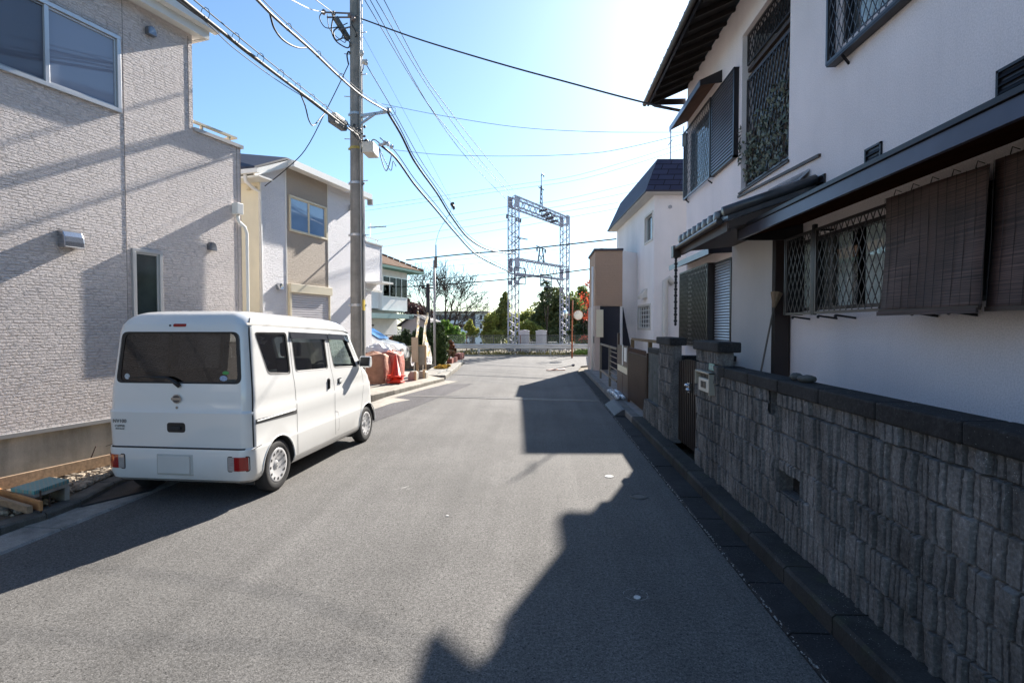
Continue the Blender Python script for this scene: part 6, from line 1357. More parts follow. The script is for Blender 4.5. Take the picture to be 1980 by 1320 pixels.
def lattice_panel(par, X, y0, y1, z0, z1, dx=.105, dz=.2, t=.0055, fr=.028, mat=None, name='window_grille', rod=None):
    mat = mat or mBz; mb = MB()
    mb.box(X - fr / 2, X + fr / 2, y0, y1, z0, z0 + fr); mb.box(X - fr / 2, X + fr / 2, y0, y1, z1 - fr, z1); mb.box(X - fr / 2, X + fr / 2, y0, y0 + fr, z0 + fr, z1 - fr); mb.box(X - fr / 2, X + fr / 2, y1 - fr, y1, z0 + fr, z1 - fr)
    o = mb.build(name, mat, par); mb = MB(); k = dz / dx; a0, a1, b0, b1 = y0 + fr, y1 - fr, z0 + fr, z1 - fr
    for s_ in (1, -1):
        c_ = a0 - (b1 - b0) / k
        while c_ < a1 + (b1 - b0) / k:
            # line y = c_ + s_*(z-b0)/k
            pts = []
            for z in (b0, b1): 
                y = c_ + s_ * (z - b0) / k
                if a0 <= y <= a1: pts.append((y, z))
            for y in (a0, a1):
                z = b0 + s_ * (y - c_) * k
                if b0 < z < b1: pts.append((y, z))
            if len(pts) >= 2 and abs(pts[0][1] - pts[1][1]) > .01: mb.bar((X + s_ * t * .5, *pts[0]), (X + s_ * t * .5, *pts[1]), t, t * 1.5)
            c_ += dx
    mb.build('lattice', mat, o); return o
def winX(par, y0, y1, z0, z1, x=XH + .05, mull=(), curtains=None, gm=None):
    f = MB(); w = .04
    f.box(x - .03, x + .05, y0, y1, z0, z0 + w); f.box(x - .03, x + .05, y0, y1, z1 - w, z1); f.box(x - .03, x + .05, y0, y0 + w, z0 + w, z1 - w); f.box(x - .03, x + .05, y1 - w, y1, z0 + w, z1 - w)
    for q in mull: f.box(x - .02, x + .04, q - .03, q + .03, z0 + w, z1 - w)
    fo = f.build('window', mBz, par); g = MB(); g.box(x + .005, x + .01, y0 + w, y1 - w, z0 + w, z1 - w); g.build('pane', gm or glass('right_pane', (.85, .88, .88), .95), fo)
    if curtains:
        for a, b_, m_ in curtains:
            mb = MB(); n = int((b_ - a) / .03) + 2; yy = [a + (b_ - a) * i / n for i in range(n + 1)]
            for i, y in enumerate(yy): xx = x + .045 + .012 * math.sin(i * 1.9); mb.v += [(xx, y, z0 + .02), (xx, y, z1 - .02)]
            mb.f = [[2 * i, 2 * i + 1, 2 * i + 3, 2 * i + 2] for i in range(n)]; mb.m = [0] * n; mb.build('curtain', m_, fo, smooth=True)
    g = MB(); g.box(x + .25, x + .26, y0 - .2, y1 + .2, z0 - .2, z1 + .2); g.build('room_shade', mBlk, fo)
    return fo
mCur = M('lace_curtain', (.86, .88, .86), .8, var=.2, vs=10); mCurD = M('dark_curtain', (.22, .20, .19), .8, var=.3, vs=6)
winX(rh, *wL, mull=(6.3, 5.3), curtains=[(6.8, 7.08, mCur), (6.32, 6.6, mCurD), (5.05, 5.75, mCur), (6.0, 6.27, mCur), (4.0, 4.9, mCurD)])
lattice_panel(rh, 3.0, 6.24, 6.88, 1.85, 2.78); lattice_panel(rh, 3.0, 4.0, 6.17, 1.85, 2.78)
mb = MB(); mb.box(2.985, 3.02, 6.175, 6.235, 1.84, 2.83); mb.box(2.98, 3.2, 6.88, 6.9, 1.85, 2.78)
for y in (6.7, 6.1, 5.75, 4.6, 4.2): mb.bar((3.0, y, 1.83), (XH, y, 1.80), .02, .02); mb.blob((3.0, y, 1.82), .018, .018, .02, 6, 4)
for y in (6.85, 6.2, 5.0): mb.bar((3.0, y, 2.77), (XH, y, 2.77), .02, .02)
each(mb, 'grille_bracket', mBlkM, rh)
# bamboo blinds
def blindmat():
    m, nt, b, N, L = nodes('bamboo_blind'); vec = coords(N, L); mp = N('ShaderNodeMapping'); mp.inputs['Scale'].default_value = (1, 1.2, 160); L(vec, mp.inputs['Vector']); n = N('ShaderNodeTexNoise', Scale=1.0, Detail=3.0, Roughness=.7); L(mp.outputs[0], n.inputs['Vector'])
    n2 = N('ShaderNodeTexNoise', Scale=2.0, Detail=4.0); L(vec, n2.inputs['Vector']); c = mixc(N, L, ramp(N, L, n.outputs['Fac'], [(.35, 0), (.68, 1)]), (.018, .010, .009), (.16, .095, .08)); c = mixc(N, L, 1.0, c, ramp(N, L, n2.outputs['Fac'], [(.3, .6), (.7, 1.3)]), 'MULTIPLY')
    L(c, b.inputs['Base Color']); b.inputs['Roughness'].default_value = .6; bp = N('ShaderNodeBump', Strength=.8, Distance=.004); L(n.outputs['Fac'], bp.inputs['Height']); L(bp.outputs[0], b.inputs['Normal']); return m
mBli = blindmat()
def blind(y0, y1, zt0, zt1, zb, X, lab, fold=0, curl_=.0):
    t = thing('bamboo_blind', lab, 'bamboo blind', (X, (y0 + y1) / 2, zb), group='bamboo blinds'); mb = MB(); n, m_ = 12, 26
    for i in range(n + 1):
        for j in range(m_ + 1):
            f, g = i / n, j / m_; y = y0 + (y1 - y0) * f; top = zt0 + (zt1 - zt0) * f; z = top + (zb - top) * g; x = X - .0 - .03 * g ** 2 + .008 * math.sin(9 * f + 4 * g) - curl_ * (abs(f) ** 6) * g
            mb.v.append((x, y, z))
    for i in range(n):
        for j in range(m_): a = i * (m_ + 1) + j; mb.f.append([a, a + 1, a + m_ + 2, a + m_ + 1]); mb.m.append(0)
    b = mb.build('blind_sheet', mBli, t, smooth=True); sm = b.modifiers.new('s', 'SOLIDIFY'); sm.thickness = .006
    mb = MB(); k = int(abs(y1 - y0) / .085)
    for i in range(k + 1):
        y = y0 + (y1 - y0) * i / k; tp_ = zt0 + (zt1 - zt0) * i / k; mb.tube([(X - .006, y, tp_), (X - .012, y, (tp_ + zb) / 2), (X - .036, y, zb)], .0022, 4)
    mb.build('cord', M('blind_cord', (.04, .03, .03), .8, var=.2), t)
    mb = MB(); mb.bar((X - .035, y0, zb), (X - .035, y1, zb + .0), .022, .03); mb.build('bottom_slat', mBr, t)
    mb = MB(); 
    for i in range(5): y = y0 + (y1 - y0) * (i + .5) / 5; tp_ = zt0 + (zt1 - zt0) * (i + .5) / 5; mb.tube([(X, y, tp_), (X + .02, y + .01, tp_ + .05), (X + .06, y, tp_ + .03)], .004, 4)
    each(mb, 'hook', mBlk, t)
    if fold: mb = MB(); mb.box(X - .06, X - .042, y0 + .0, y1, zb - .035, zb - .0); mb.build('rolled_edge', mBli, t)
    return t
blind(4.80, 3.74, 2.79, 2.77, 1.84, 2.90, 'bamboo blind hung over the lattice window, its lower edge lifted at the right', 1)
blind(3.76, 2.6, 2.80, 2.80, 1.83, 2.955, 'bamboo blind at the right edge of the photo, behind its neighbour')
# broom
p = atx(1497, 590, 2.93); q = atx(1470, 725, 2.7); br_ = thing('broom', 'old broom leaning on the porch wall beside the entrance', 'broom', (q.x, q.y, .12)); mb = MB(); mb.tube([(q.x - .02, q.y + .05, .13), q, p], .012, 8); mb.build('broomstick', M('stick', (.12, .1, .08), .7, var=.2), br_)
mb = MB(); mb.tube([p - (p - q).normalized() * .03, p + (p - q).normalized() * .05, p + (p - q).normalized() * .16], [.02, .04, .075], 8); mb.build('broom_head', M('broom_straw', (.24, .16, .10), .9, var=.4, vs=20, stretch=(8, 8, 1)), br_)
# upper lattices and shutters
winX(rh, *wU, curtains=[(10.5, 12.0, mCurD)]); lattice_panel(rh, 3.12, 10.38, 12.25, 4.46, 5.92); lattice_panel(rh, 3.1, 4.0, 6.2, 4.54, 6.0); winX(rh, 3.6, 6.1, 4.7, 6.2, mull=(4.8,), curtains=[(5.0, 5.9, mCur), (3.7, 4.8, mCurD)])
mb = MB(); mb.box(3.09, 3.19, 6.2, 6.215, 4.54, 6.0); mb.box(3.09, 3.19, 4.0, 6.2, 4.52, 4.54)
mb.bar((3.1, 5.9, 4.51), (3.2, 5.95, 4.44), .02, .02); mb.bar((3.12, 12.1, 4.44), (3.2, 12.1, 4.38), .02, .02); mb.bar((3.12, 10.5, 4.44), (3.2, 10.5, 4.38), .02, .02); each(mb, 'grille_bracket', mBlkM, rh)
mb = MB(); mb.box(3.12, 3.2, 12.25, 12.27, 4.46, 5.92); mb.box(3.12, 3.2, 10.36, 10.38, 4.46, 5.92); each(mb, 'grille_side', mBz, rh)
def shutter(par, y0, y1, z0, z1, X, mat, mfr, pitch=.055, name='shutter_box'):
    mb = MB(); mb.box(X + .02, XH - .001, y0 + .01, y1 - .01, z0 + .01, z1 - .01); mb.box(X, XH - .001, y0, y0 + .05, z0, z1); mb.box(X, XH - .001, y1 - .04, y1, z0, z1); mb.box(X, X + .1, y0, y1, z0, z0 + .03); mb.box(X - .01, XH - .001, y0 - .01, y1 + .01, z1, z1 + .025); o = mb.build(name, mfr, par)
    mb = MB(); z = z0 + .05
    while z < z1 - .03: mb.prism([(X + .02, y0 + .05, z), (X - .004, y0 + .05, z + .01), (X + .004, y0 + .05, z + pitch * .75), (X + .02, y0 + .05, z + pitch * .8)], (0, y1 - y0 - .09, 0)); z += pitch
    mb.build('louvre', mat, o, fix=True); return o
mLv = M('grey_louvre', (.13, .13, .15), .35, .5, var=.1); mLvL = M('silver_louvre', (.42, .43, .47), .35, .4, var=.1)
shutter(rh, 9.15, 10.34, 4.46, 5.87, 3.12, mLv, mBlkM); shutter(rh, 9.2, 10.06, 1.38, 2.82, 3.12, mLvL, mBlkM, .048)
winX(rh, *wB, curtains=[(10.3, 11.8, mCurD)]); lattice_panel(rh, 3.02, 10.1, 12.1, 1.32, 2.86, dx=.10, dz=.17, t=.013); mb = MB(); mb.box(3.02, 3.2, 12.1, 12.12, 1.32, 2.86); mb.box(3.02, 3.2, 10.08, 10.1, 1.32, 2.86); each(mb, 'grille_side', mBz, rh)
# small canopies over the windows
def hisashi(y0, y1, z, X, name='window_canopy', drop=.14, fr=.09):
    mb = MB(); mb.prism([(X, y0, z - drop), (XH, y0, z + .05), (XH, y0, z + .09), (X, y0, z - drop + .05)], (0, y1 - y0, 0)); o = mb.build(name, mBlkM, rh, fix=True)
    mb = MB(); mb.prism([(X + .02, y0 + .02, z - drop - .006), (XH - .001, y0 + .02, z + .044 - .0), (XH - .001, y0 + .02, z + .03), (X + .02, y0 + .02, z - drop - .02)], (0, y1 - y0 - .04, 0)); mb.build('canopy_soffit', mSof, o, fix=True)
    mb = MB(); mb.box(X - .012, X, y0 - .01, y1 + .01, z - drop - .045, z - drop + fr - .03); mb.box(X, XH, y0 - .012, y0, z - drop - .03, z - drop + .03) if False else None; mb.build('canopy_fascia', M('canopy_steel', (.16, .17, .20), .3, .6, var=.2), o)
hisashi(10.0, 12.28, 6.14, 2.82, drop=.13); hisashi(9.4, 12.2, 3.03, 2.82, drop=.06)
mb = MB(); mb.prism([(2.82, 10.0, 5.98), (3.2, 10.0, 6.02), (3.2, 10.0, 6.24), (2.82, 10.0, 6.07)], (0, -.012, 0)); mb.prism([(2.82, 9.4, 2.93), (3.2, 9.4, 2.95), (3.2, 9.4, 3.12), (2.82, 9.4, 3.02)], (0, -.012, 0)); each(mb, 'canopy_end', mBlkM, rh, fix=True)
# tall recessed opening with lattice and creeper
f = MB(); X = XH + .10
f.box(X, X + .05, wT[0], wT[1], wT[2], wT[2] + .05); f.box(X, X + .05, wT[0], wT[1], 5.60, 5.68); f.box(X - .01, X + .06, wT[0], wT[1], 5.74, 5.8); each(f, 'opening_rail', mBr, rh)
lattice_panel(rh, XH + .07, wT[0] + .02, wT[1] - .05, 3.93, 5.6, dx=.12, dz=.27, t=.011); lattice_panel(rh, XH + .07, wT[0] + .02, wT[1] - .05, 5.82, 6.3, dx=.12, dz=.2, t=.01)
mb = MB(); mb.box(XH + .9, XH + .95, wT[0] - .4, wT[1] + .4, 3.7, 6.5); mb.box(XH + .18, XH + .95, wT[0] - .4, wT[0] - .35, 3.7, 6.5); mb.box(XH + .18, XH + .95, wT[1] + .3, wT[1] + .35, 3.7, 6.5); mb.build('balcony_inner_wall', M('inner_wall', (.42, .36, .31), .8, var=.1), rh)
mb = MB(); mb.box(XH - .025, XH + .02, wT[0] - .03, wT[1] + .06, wT[2] - .03, wT[2]); mb.build('sill', mBr, rh)
mb = MB(); rnd = random.Random(8)
for _ in range(1000):
    y = rnd.uniform(wT[0] + .02, wT[1] - .05); t_ = (y - wT[0]) / (wT[1] - wT[0]); zt_ = 5.25 - .55 * t_ + .1 * math.sin(y * 9); z = rnd.uniform(3.97, zt_)
    if rnd.random() > .5 + .5 * (zt_ - z): continue
    p = Vector((XH + rnd.uniform(.0, .1), y, z)); a = Vector((rnd.gauss(0, .5), rnd.gauss(0, .8), rnd.gauss(-.3, .6))).normalized(); b2 = a.cross(Vector((1, rnd.gauss(0, .3), rnd.gauss(0, .3)))).normalized(); s_ = rnd.uniform(.028, .055)
    mb.add([p - a * s_, p - a * s_ * .2 + b2 * s_ * .55, p + a * s_, p - a * s_ * .2 - b2 * s_ * .55], [(0, 1, 2, 3)])
for _ in range(40):
    y = wT[1] - .02 + rnd.uniform(-.04, .05); z = rnd.uniform(4.3, 4.9); p = Vector((XH - .03, y, z)); a = Vector((-.4, rnd.gauss(0, .6), rnd.gauss(0, .6))).normalized(); b2 = a.orthogonal().normalized(); mb.add([p - a * .04, p + b2 * .02, p + a * .04, p - b2 * .02], [(0, 1, 2, 3)])
cr = mb.build('creeper_leaves', leafmat('leaf_creeper', (.035, .055, .03), (.20, .22, .17), .15)); tag(cr, 'dark green creeper climbing the tall upstairs lattice opening', 'creeper')
mb = MB()
for _ in range(14):
    y = rnd.uniform(wT[0] + .1, wT[1] - .1); pts = [(XH + .05, y + .05 * math.sin(i * 1.3 + y * 5), 3.95 + i * .16) for i in range(rnd.randint(3, 7))]; mb.tube(pts, .005, 4)
mb.build('vine_stem', mBark, cr)
# louvred vents
for y0, y1, z0, z1 in ((5.36, 5.62, 3.12, 3.45), (6.38, 6.66, 3.15, 3.43), (3.55, 4.06, 3.13, 3.50)):
    mb = MB(); mb.box(XH - .02, XH + .01, y0, y1, z0, z0 + .02); mb.box(XH - .02, XH + .01, y0, y1, z1 - .02, z1); mb.box(XH - .02, XH + .01, y0, y0 + .02, z0, z1); mb.box(XH - .02, XH + .01, y1 - .02, y1, z0, z1); mb.box(XH - .003, XH - .001, y0, y1, z0, z1)
    z = z0 + .03
    while z < z1 - .03: mb.prism([(XH - .005, y0, z + .03), (XH - .022, y0, z), (XH - .018, y0, z), (XH - .002, y0, z + .034)], (0, y1 - y0, 0)); z += .055
    mb.build('louvre_vent', mBlkM, rh, fix=True)
# long lower eave
mb = MB(); mb.prism([(2.46, -5, 2.88), (XH - .001, -5, 3.10), (XH - .001, -5, 3.14), (2.46, -5, 2.91)], (0, 11.9, 0)); mb.build('lower_roof', mBlkM, rh, fix=True)
mb = MB(); mb.box(0, 1, 0, 1, 0, 1); mb.prism([(2.47, -5, 2.80), (XH - .001, -5, 2.965), (XH - .001, -5, 2.99), (2.47, -5, 2.83)], (0, 11.9, 0)); mb.v = mb.v[8:]; mb.f = [[i - 8 for i in f_] for f_ in mb.f[6:]]; mb.m = mb.m[6:]; mb.build('lower_soffit', M('soffit_dark', (.055, .024, .014), 1.0, var=.3, spec=0.0), rh, fix=True)
mb = MB(); mb.box(2.425, 2.46, -5, 6.92, 2.775, 2.89); mb.build('lower_fascia', M('fascia_metal', (.085, .085, .115), .3, .5, var=.25, vs=1.5), rh)
mb = MB(); mb.box(2.42, 3.2, 6.9, 6.93, 2.77, 3.0); mb.build('fascia_end', mBlkM, rh)
mb = MB(); mb.prism([(2.455, y, z) for y, z in ((-5, 2.895), (6.9, 2.895), (6.9, 2.93), (-5, 2.93))], (-.05, 0, 0)); mb.build('drip_edge', mBlkM, rh, fix=True)
# tiled porch roof with rolled caps
prf = MB(); za, zb_ = 3.0, 3.34; xa, xb = 2.18, XH - .001
prf.prism([(xa, 6.55, za - .05), (xb, 6.55, zb_ - .05), (xb, 6.55, zb_ + .03), (xa, 6.55, za + .03)], (0, 2.25, 0)); pr_o = prf.build('porch_roof', mTile, rh, fix=True)
y = 6.9; mb = MB()
while y < 8.8:
    mb.tube([(xa - .03, y, za + .065), (xb, y, zb_ + .065)], .055, 10); y += .245
mb.build('cover_tile', mTile, pr_o, smooth=True)
mb = MB(); y = 6.9
while y < 8.8: mb.lathe([(0, -.05), (.05, -.05), (.066, -.035), (.066, .0)], 14, (xa - .0, y, za + .055), 'x'); y += .245
each(mb, 'cap_tile', M('cap_tile_pale', (.2, .205, .21), .3, .1, var=.5, vs=9), pr_o, smooth=True)
mb = MB(); mb.tube([(xa - .05, 6.56, za + .05), (xb - .02, 6.56, zb_ + .07)], .06, 10); mb.build('verge_tile', mTile, pr_o, smooth=True)
mb = MB(); mb.prism([(xa + .02, 6.57, za - .14), (xb, 6.57, zb_ - .22), (xb, 6.57, zb_ - .05), (xa + .02, 6.57, za - .05)], (0, .04, 0)); mb.box(xa + .01, xa + .05, 6.6, 8.78, za - .17, za - .05); mb.prism([(xa + .05, 6.61, za - .12), (xb, 6.61, za - .02), (xb, 6.61, za + .0), (xa + .05, 6.61, za - .1)], (0, 2.15, 0)); mb.build('porch_fascia', mBr, rh, fix=True)
mb = MB(); mb.tube([(xa - .05, 6.7, za - .03), (xa - .05, 8.85, za - .06)], .038, 10); mb.box(xa - .1, xa + .02, 8.76, 8.9, za - .2, za - .02); mb.build('porch_gutter', M('gutter_bronze', (.07, .055, .05), .35, .5, var=.2), rh)
mb = MB(); z = za - .2; k = 0
while z > 1.75: mb.blob((xa - .04, 8.83, z), .022 if k % 2 else .03, .02, .03, 8, 5); z -= .05; k += 1
mb.build('rain_chain', mBlkM, rh)
mb = MB(); mb.bar((XH - .015, 6.5, 3.67), (XH - .015, 9.1, 3.80), .03, .035); mb.build('flashing', mBr, rh)
mb = MB(); mb.prism([(3.02, 6.75, 3.40), (3.19, 6.75, 3.56), (3.19, 7.9, 3.60), (3.02, 7.9, 3.42)], (0, 0, .03)); mb.build('flashing_sheet', M('bright_flashing', (.45, .5, .55), .25, .7, var=.2), rh, fix=True)
# main eave
ZE = 6.72; mb = MB(); mb.prism([(2.38, -5, ZE - .03), (XH, -5, ZE + .32), (9, -5, ZE + 2.8), (9, -5, ZE + 2.88), (XH, -5, ZE + .42), (2.38, -5, ZE + .07)], (0, 17.5, 0)); ro = mb.build('roof', mTile, rh, fix=True)
mb = MB(); mb.prism([(2.42, -5, ZE - .06), (XH + .02, -5, ZE + .28), (XH + .02, -5, ZE + .30), (2.42, -5, ZE - .035)], (0, 17.45, 0)); mb.build('eave_boards', MATS.get('eave_dark') or M('eave_dark', (.018, .012, .01), .9, var=.2), rh, fix=True)
mb = MB(); y = -2
while y < 12.4: mb.prism([(2.44, y, ZE - .14), (XH, y, ZE + .18), (XH, y, ZE + .26), (2.44, y, ZE - .06)], (0, .05, 0)); y += .42
mb.build('rafter', M('rafter_brown', (.02, .013, .011), .7, var=.2), rh, fix=True)
mb = MB(); mb.box(2.36, 2.4, -5, 12.46, ZE - .13, ZE - .02); mb.box(2.36, 3.2, 12.44, 12.48, ZE - .1, ZE + .02); mb.build('eave_fascia', mBlkM, rh)
mb = MB(); mb.tube([(2.31, -5, ZE - .03), (2.31, 12.5, ZE - .07)], .05, 10); mb.tube([(2.33, 12.3, ZE - .08), (2.5, 12.3, ZE - .18), (3.1, 12.28, ZE - .32), (3.16, 12.28, ZE - .5)], .035, 8); mb.build('eave_gutter', mBr, rh, smooth=True)
mb = MB(); y = -1
while y < 12.5: mb.tube([(2.34, y, ZE + .055), (2.75, y, ZE + .24)], .05, 9); y += .30
mb.build('eave_tile', mTile, ro, smooth=True)
mb = MB(); mb.prism([(2.36, 12.42, ZE - .05), (9, 12.42, ZE + 2.8), (9, 12.42, ZE + 3.0), (2.36, 12.42, ZE + .13)], (0, .1, 0)); mb.prism([(XH, 12.28, 6.95), (9, 12.28, 6.95), (9, 12.28, ZE + 2.8), (XH, 12.28, ZE + .3)], (0, -.15, 0)); mb.build('gable_board', mBr, rh, fix=True)
mb = MB(); a = atx(1322, 268, 2.88); mb.box(a.x - .02, a.x + .04, a.y, a.y + .05, a.z - .15, a.z + .1); mb.tube([(a.x, a.y, a.z + .1), (a.x, a.y, a.z + .25)], .01, 6); mb.build('cable_anchor', mSteel, rh)
# unseen wing added behind the main block so its roof edge shades the lane
mb = MB(); mb.box(6.2, 9.0, 12.5, 16.9, .1, 7.84); mb.build('shadow_wing_wall', mSt1, rh)
mb = MB(); mb.box(4.66, 9.2, 14.8, 17.2, 7.85, 8.0); mb.build('shadow_wing_roof', mTile, rh)
mb = MB(); mb.box(6.05, 6.19, 15.0, 15.14, 3.0, 7.84); mb.box(6.05, 6.19, 16.7, 16.84, 3.0, 7.84); each(mb, 'shadow_wing_post', mBr, rh)
# ------------------------------------------------------------------ split-rib block wall
def ribgrid(Y0, Y1, Z0, Z1, Xf, seed, dy_=.006, dz_=.008, holes=(), course=.2, block=.4, y_origin=0.0, depth=.046):
    rs = np.random.RandomState(seed); ny = max(4, int((Y1 - Y0) / dy_)); nz = max(4, int((Z1 - Z0) / dz_))
    ys = np.linspace(Y0, Y1, ny + 1); zs_ = np.linspace(Z0, Z1, nz + 1); Yg, Zg = np.meshgrid(ys, zs_, indexing='ij')
    def vn(fy, fz):
        a = rs.rand(int((Y1 - Y0) * fy) + 3, int((Z1 - Z0) * fz) + 3); yy = (Yg - Y0) * fy; zz = (Zg - Z0) * fz; i = yy.astype(int); j = zz.astype(int); u_ = yy - i; v_ = zz - j; u_ = u_ * u_ * (3 - 2 * u_); v_ = v_ * v_ * (3 - 2 * v_)
        return (a[i, j] * (1 - u_) + a[i + 1, j] * u_) * (1 - v_) + (a[i, j + 1] * (1 - u_) + a[i + 1, j + 1] * u_) * v_
    row = np.floor((Zg - Z0) / course); fz = (Zg - Z0) / course - row; bl = np.floor((Yg - y_origin) / block); fb = (Yg - y_origin) / block - bl
    Yw = Yg + (vn(3, 9) - .5) * .022 + (vn(8, 12) - .5) * .008
    H = np.zeros_like(Yg); rows = int(row.max()) + 1
    for r_ in range(rows):
        e = [Y0 - .1]; hs = []
        while e[-1] < Y1 + .1: e.append(e[-1] + rs.uniform(.03, .085)); hs.append(rs.uniform(.35, 1))
        e = np.array(e); hs = np.array(hs); k = np.clip(np.searchsorted(e, Yw) - 1, 0, len(hs) - 1); d = np.minimum(Yw - e[k], e[np.clip(k + 1, 0, len(e) - 1)] - Yw)
        prof = np.clip((d - .0035) / .004, 0, 1); h = prof * hs[k]; H = np.where(row == r_, h, H)
    H = H * (.8 + .35 * vn(10, 8)) + .07 * (vn(70, 60) - .5) + .07 * (vn(140, 110) - .5)
    dj = np.minimum(fz, 1 - fz) * course; dbk = np.minimum(fb, 1 - fb) * block; J = np.clip(np.minimum(dj, dbk) / .006, 0, 1); H = H * J - .25 * (1 - J)
    Xg = Xf - H * depth
    mb = MB(); mb.v = list(zip(Xg.ravel().tolist(), Yg.ravel().tolist(), Zg.ravel().tolist()))
    w = nz + 1
    for i in range(ny):
        yc = (ys[i] + ys[i + 1]) / 2
        hh = [h for h in holes if h[0] < yc < h[1]]
        for j in range(nz):
            if hh and any(h[2] < (zs_[j] + zs_[j + 1]) / 2 < h[3] for h in hh): continue
            a = i * w + j; mb.f.append([a, a + 1, a + w + 1, a + w])
    mb.m = [0] * len(mb.f); return mb
mBlock = stained('block_concrete', (.225, .215, .21), dark=.6, speck=.5, bs=50, lichen=.7); mCop = stained('coping_concrete', (.042, .04, .041), dark=.5, speck=.5, bs=45, lichen=1.0)
bw = thing('block_wall', 'dark weathered split-rib concrete block wall with black coping along the gutter', 'wall', (1.88, 3.0, 0))
hl = [(4.25, 4.42, 1.03, 1.22), (3.87, 4.25, .47, .64)]
ribgrid(1.5, 5.58, .12, 1.215, 1.824, 11, dy_=.0042, holes=hl, y_origin=.65).build('block_face', mBlock, bw, smooth=False)
mb = MB(); wallX(mb, -6, 5.6, .1, 1.215, hl, x=1.826, t=.12); ribgrid(-1.0, 1.5, .12, 1.215, 1.824, 12, dy_=.02, dz_=.02); mb.build('wall_core', mBlock, bw)
mb = MB(); mb.box(1.925, 1.955, 3.8, 4.5, .42, 1.21); mb.build('hole_dark_sheet', mCop, bw)  # dark sheet added behind the holes so they look deep in shade
mb = MB(); y = -6
while y < 5.58: y2 = min(y + .6, 5.59); mb.box(1.775, 1.985, y + .003, y2 - .003, 1.216 + R.uniform(0, .003), 1.318 + R.uniform(-.003, .003)); y = y2
mb.build('coping', mCop, bw, bevel=.012)
for (u, v, rx, lab) in ((1540, 733, .05, 'larger dark stone resting on the wall coping'), (1560, 738, .065, 'rounded dark stone at the right of two on the wall coping')):
    p = atx(u, v, 1.9); mb = MB(); mb.blob((p.x, p.y, 1.318 + .025), rx, rx * .8, .03, 10, 6, .12); tag(mb.build('stone', M('dark_stone', (.10, .10, .095), .8, var=.4, vs=20), smooth=True), lab, 'stone')
def pillar(y0, y1, lab, seed, Xf=1.822, name='gate_pillar'):
    t = thing(name, lab, 'gate pillar', (1.88, (y0 + y1) / 2, 0)); ribgrid(y0, y1, .12, 1.45, Xf, seed, dy_=.008, dz_=.01, y_origin=y0, block=max(.4, y1 - y0) if y1 - y0 < .6 else .4).build('block_face', mBlock, t)
    mb = MB(); mb.box(Xf + .002, Xf + .125, y0 + .002, y1 - .002, .1, 1.45); mb.build('pillar_core', mBlock, t, bevel=.006); mb = MB(); mb.box(1.765, 2.0, y0 - .06, y1 + .06, 1.452, 1.556); mb.build('cap', mCop, t, bevel=.014); return t
pa = pillar(5.62, 6.40, 'block gate pillar carrying the letterbox and a small teal plate', 21); pb_ = pillar(7.66, 8.42, 'block gate pillar on the far side of the dark slatted gate', 22)
# letterbox
lb = thing('letterbox', 'cream letterbox unit with an intercom set on the near gate pillar', 'letterbox', (1.79, 5.93, .98)); mb = MB(); Xl = 1.80; y0, y1, z0, z1 = 5.72, 6.24, 1.0, 1.235
mb.box(1.73, Xl + .02, y0, y0 + .02, z0, z1); mb.box(1.73, Xl + .02, y0, y1, z1 - .02, z1); mb.box(1.73, Xl + .02, y1 - .02, y1, z0 + .08, z1); mb.box(Xl, Xl + .02, y0, y1, z0 + .03, z1); mb.build('box_frame', M('letterbox_cream', (.36, .33, .27), .5, var=.15), lb, bevel=.004)
mb = MB(); mb.box(1.745, Xl, y0 + .03, y1 - .1, z0 + .02, z0 + .16); mb.build('letter_flap', M('flap_pale', (.5, .5, .46), .4, var=.1), lb, bevel=.006); mb = MB(); mb.box(1.738, 1.745, y0 + .16, y0 + .24, z0 + .06, z0 + .13); mb.box(1.738, 1.745, y0 + .27, y0 + .32, z0 + .06, z0 + .13); mb.build('intercom_button', mBlk, lb)
mb = MB(); mb.box(1.792, 1.80, 5.76, 5.93, 1.255, 1.325); tag(mb.build('number_plate', M('teal_plate', (.22, .42, .38), .5, var=.1)), 'small pale teal address plate above the letterbox', 'address plate')
mb = MB(); 
for y in (5.79, 5.82, 5.87): mb.box(1.789, 1.792, y, y + .012, 1.27, 1.31)
mb.box(1.789, 1.792, 5.80, 5.90, 1.288, 1.294); mb.build('plate_marks', M('pale_mark', (.5, .6, .56), .6, var=.1), bpy.data.objects['number_plate.001'] if 'number_plate.001' in bpy.data.objects else bpy.data.objects['number_plate'])
# dark slatted gate between the pillars
gt = thing('slatted_gate', 'narrow dark metal gate of vertical slats between the two block pillars', 'gate', (1.93, 7.03, .15)); y = 6.44; i = 0; mb = MB()
n = 14
for i in range(n):
    y = 6.44 + (7.62 - 6.44) * i / (n - 1); top = 1.24 + .05 * math.sin(math.pi * i / (n - 1)); mb.box(1.90, 1.93, y - .012, y + .012, .16, top)
mb.build('slat', mDkBr, gt); mb = MB()
for z in (.24, .66, 1.1): mb.box(1.93, 1.95, 6.42, 7.64, z - .02, z + .02)
mb.build('crossbar', mDkBr, gt); mb = MB(); mb.box(1.87, 1.9, 6.98, 7.08, .88, 1.0); mb.blob((1.85, 7.03, .97), .03, .05, .025, 8, 6); mb.blob((1.85, 6.97, .92), .03, .04, .025, 8, 6); mb.build('latch', mStain, gt)
mb = MB(); mb.box(2.25, 2.95, 8.6, 8.72, .1, 1.18); mb.box(2.2, 3.0, 8.55, 8.77, 1.18, 1.26); tag(mb.build('garden_wall', mCop, bevel=.01), 'low black-capped garden wall glimpsed above the dark slatted gate', 'wall')
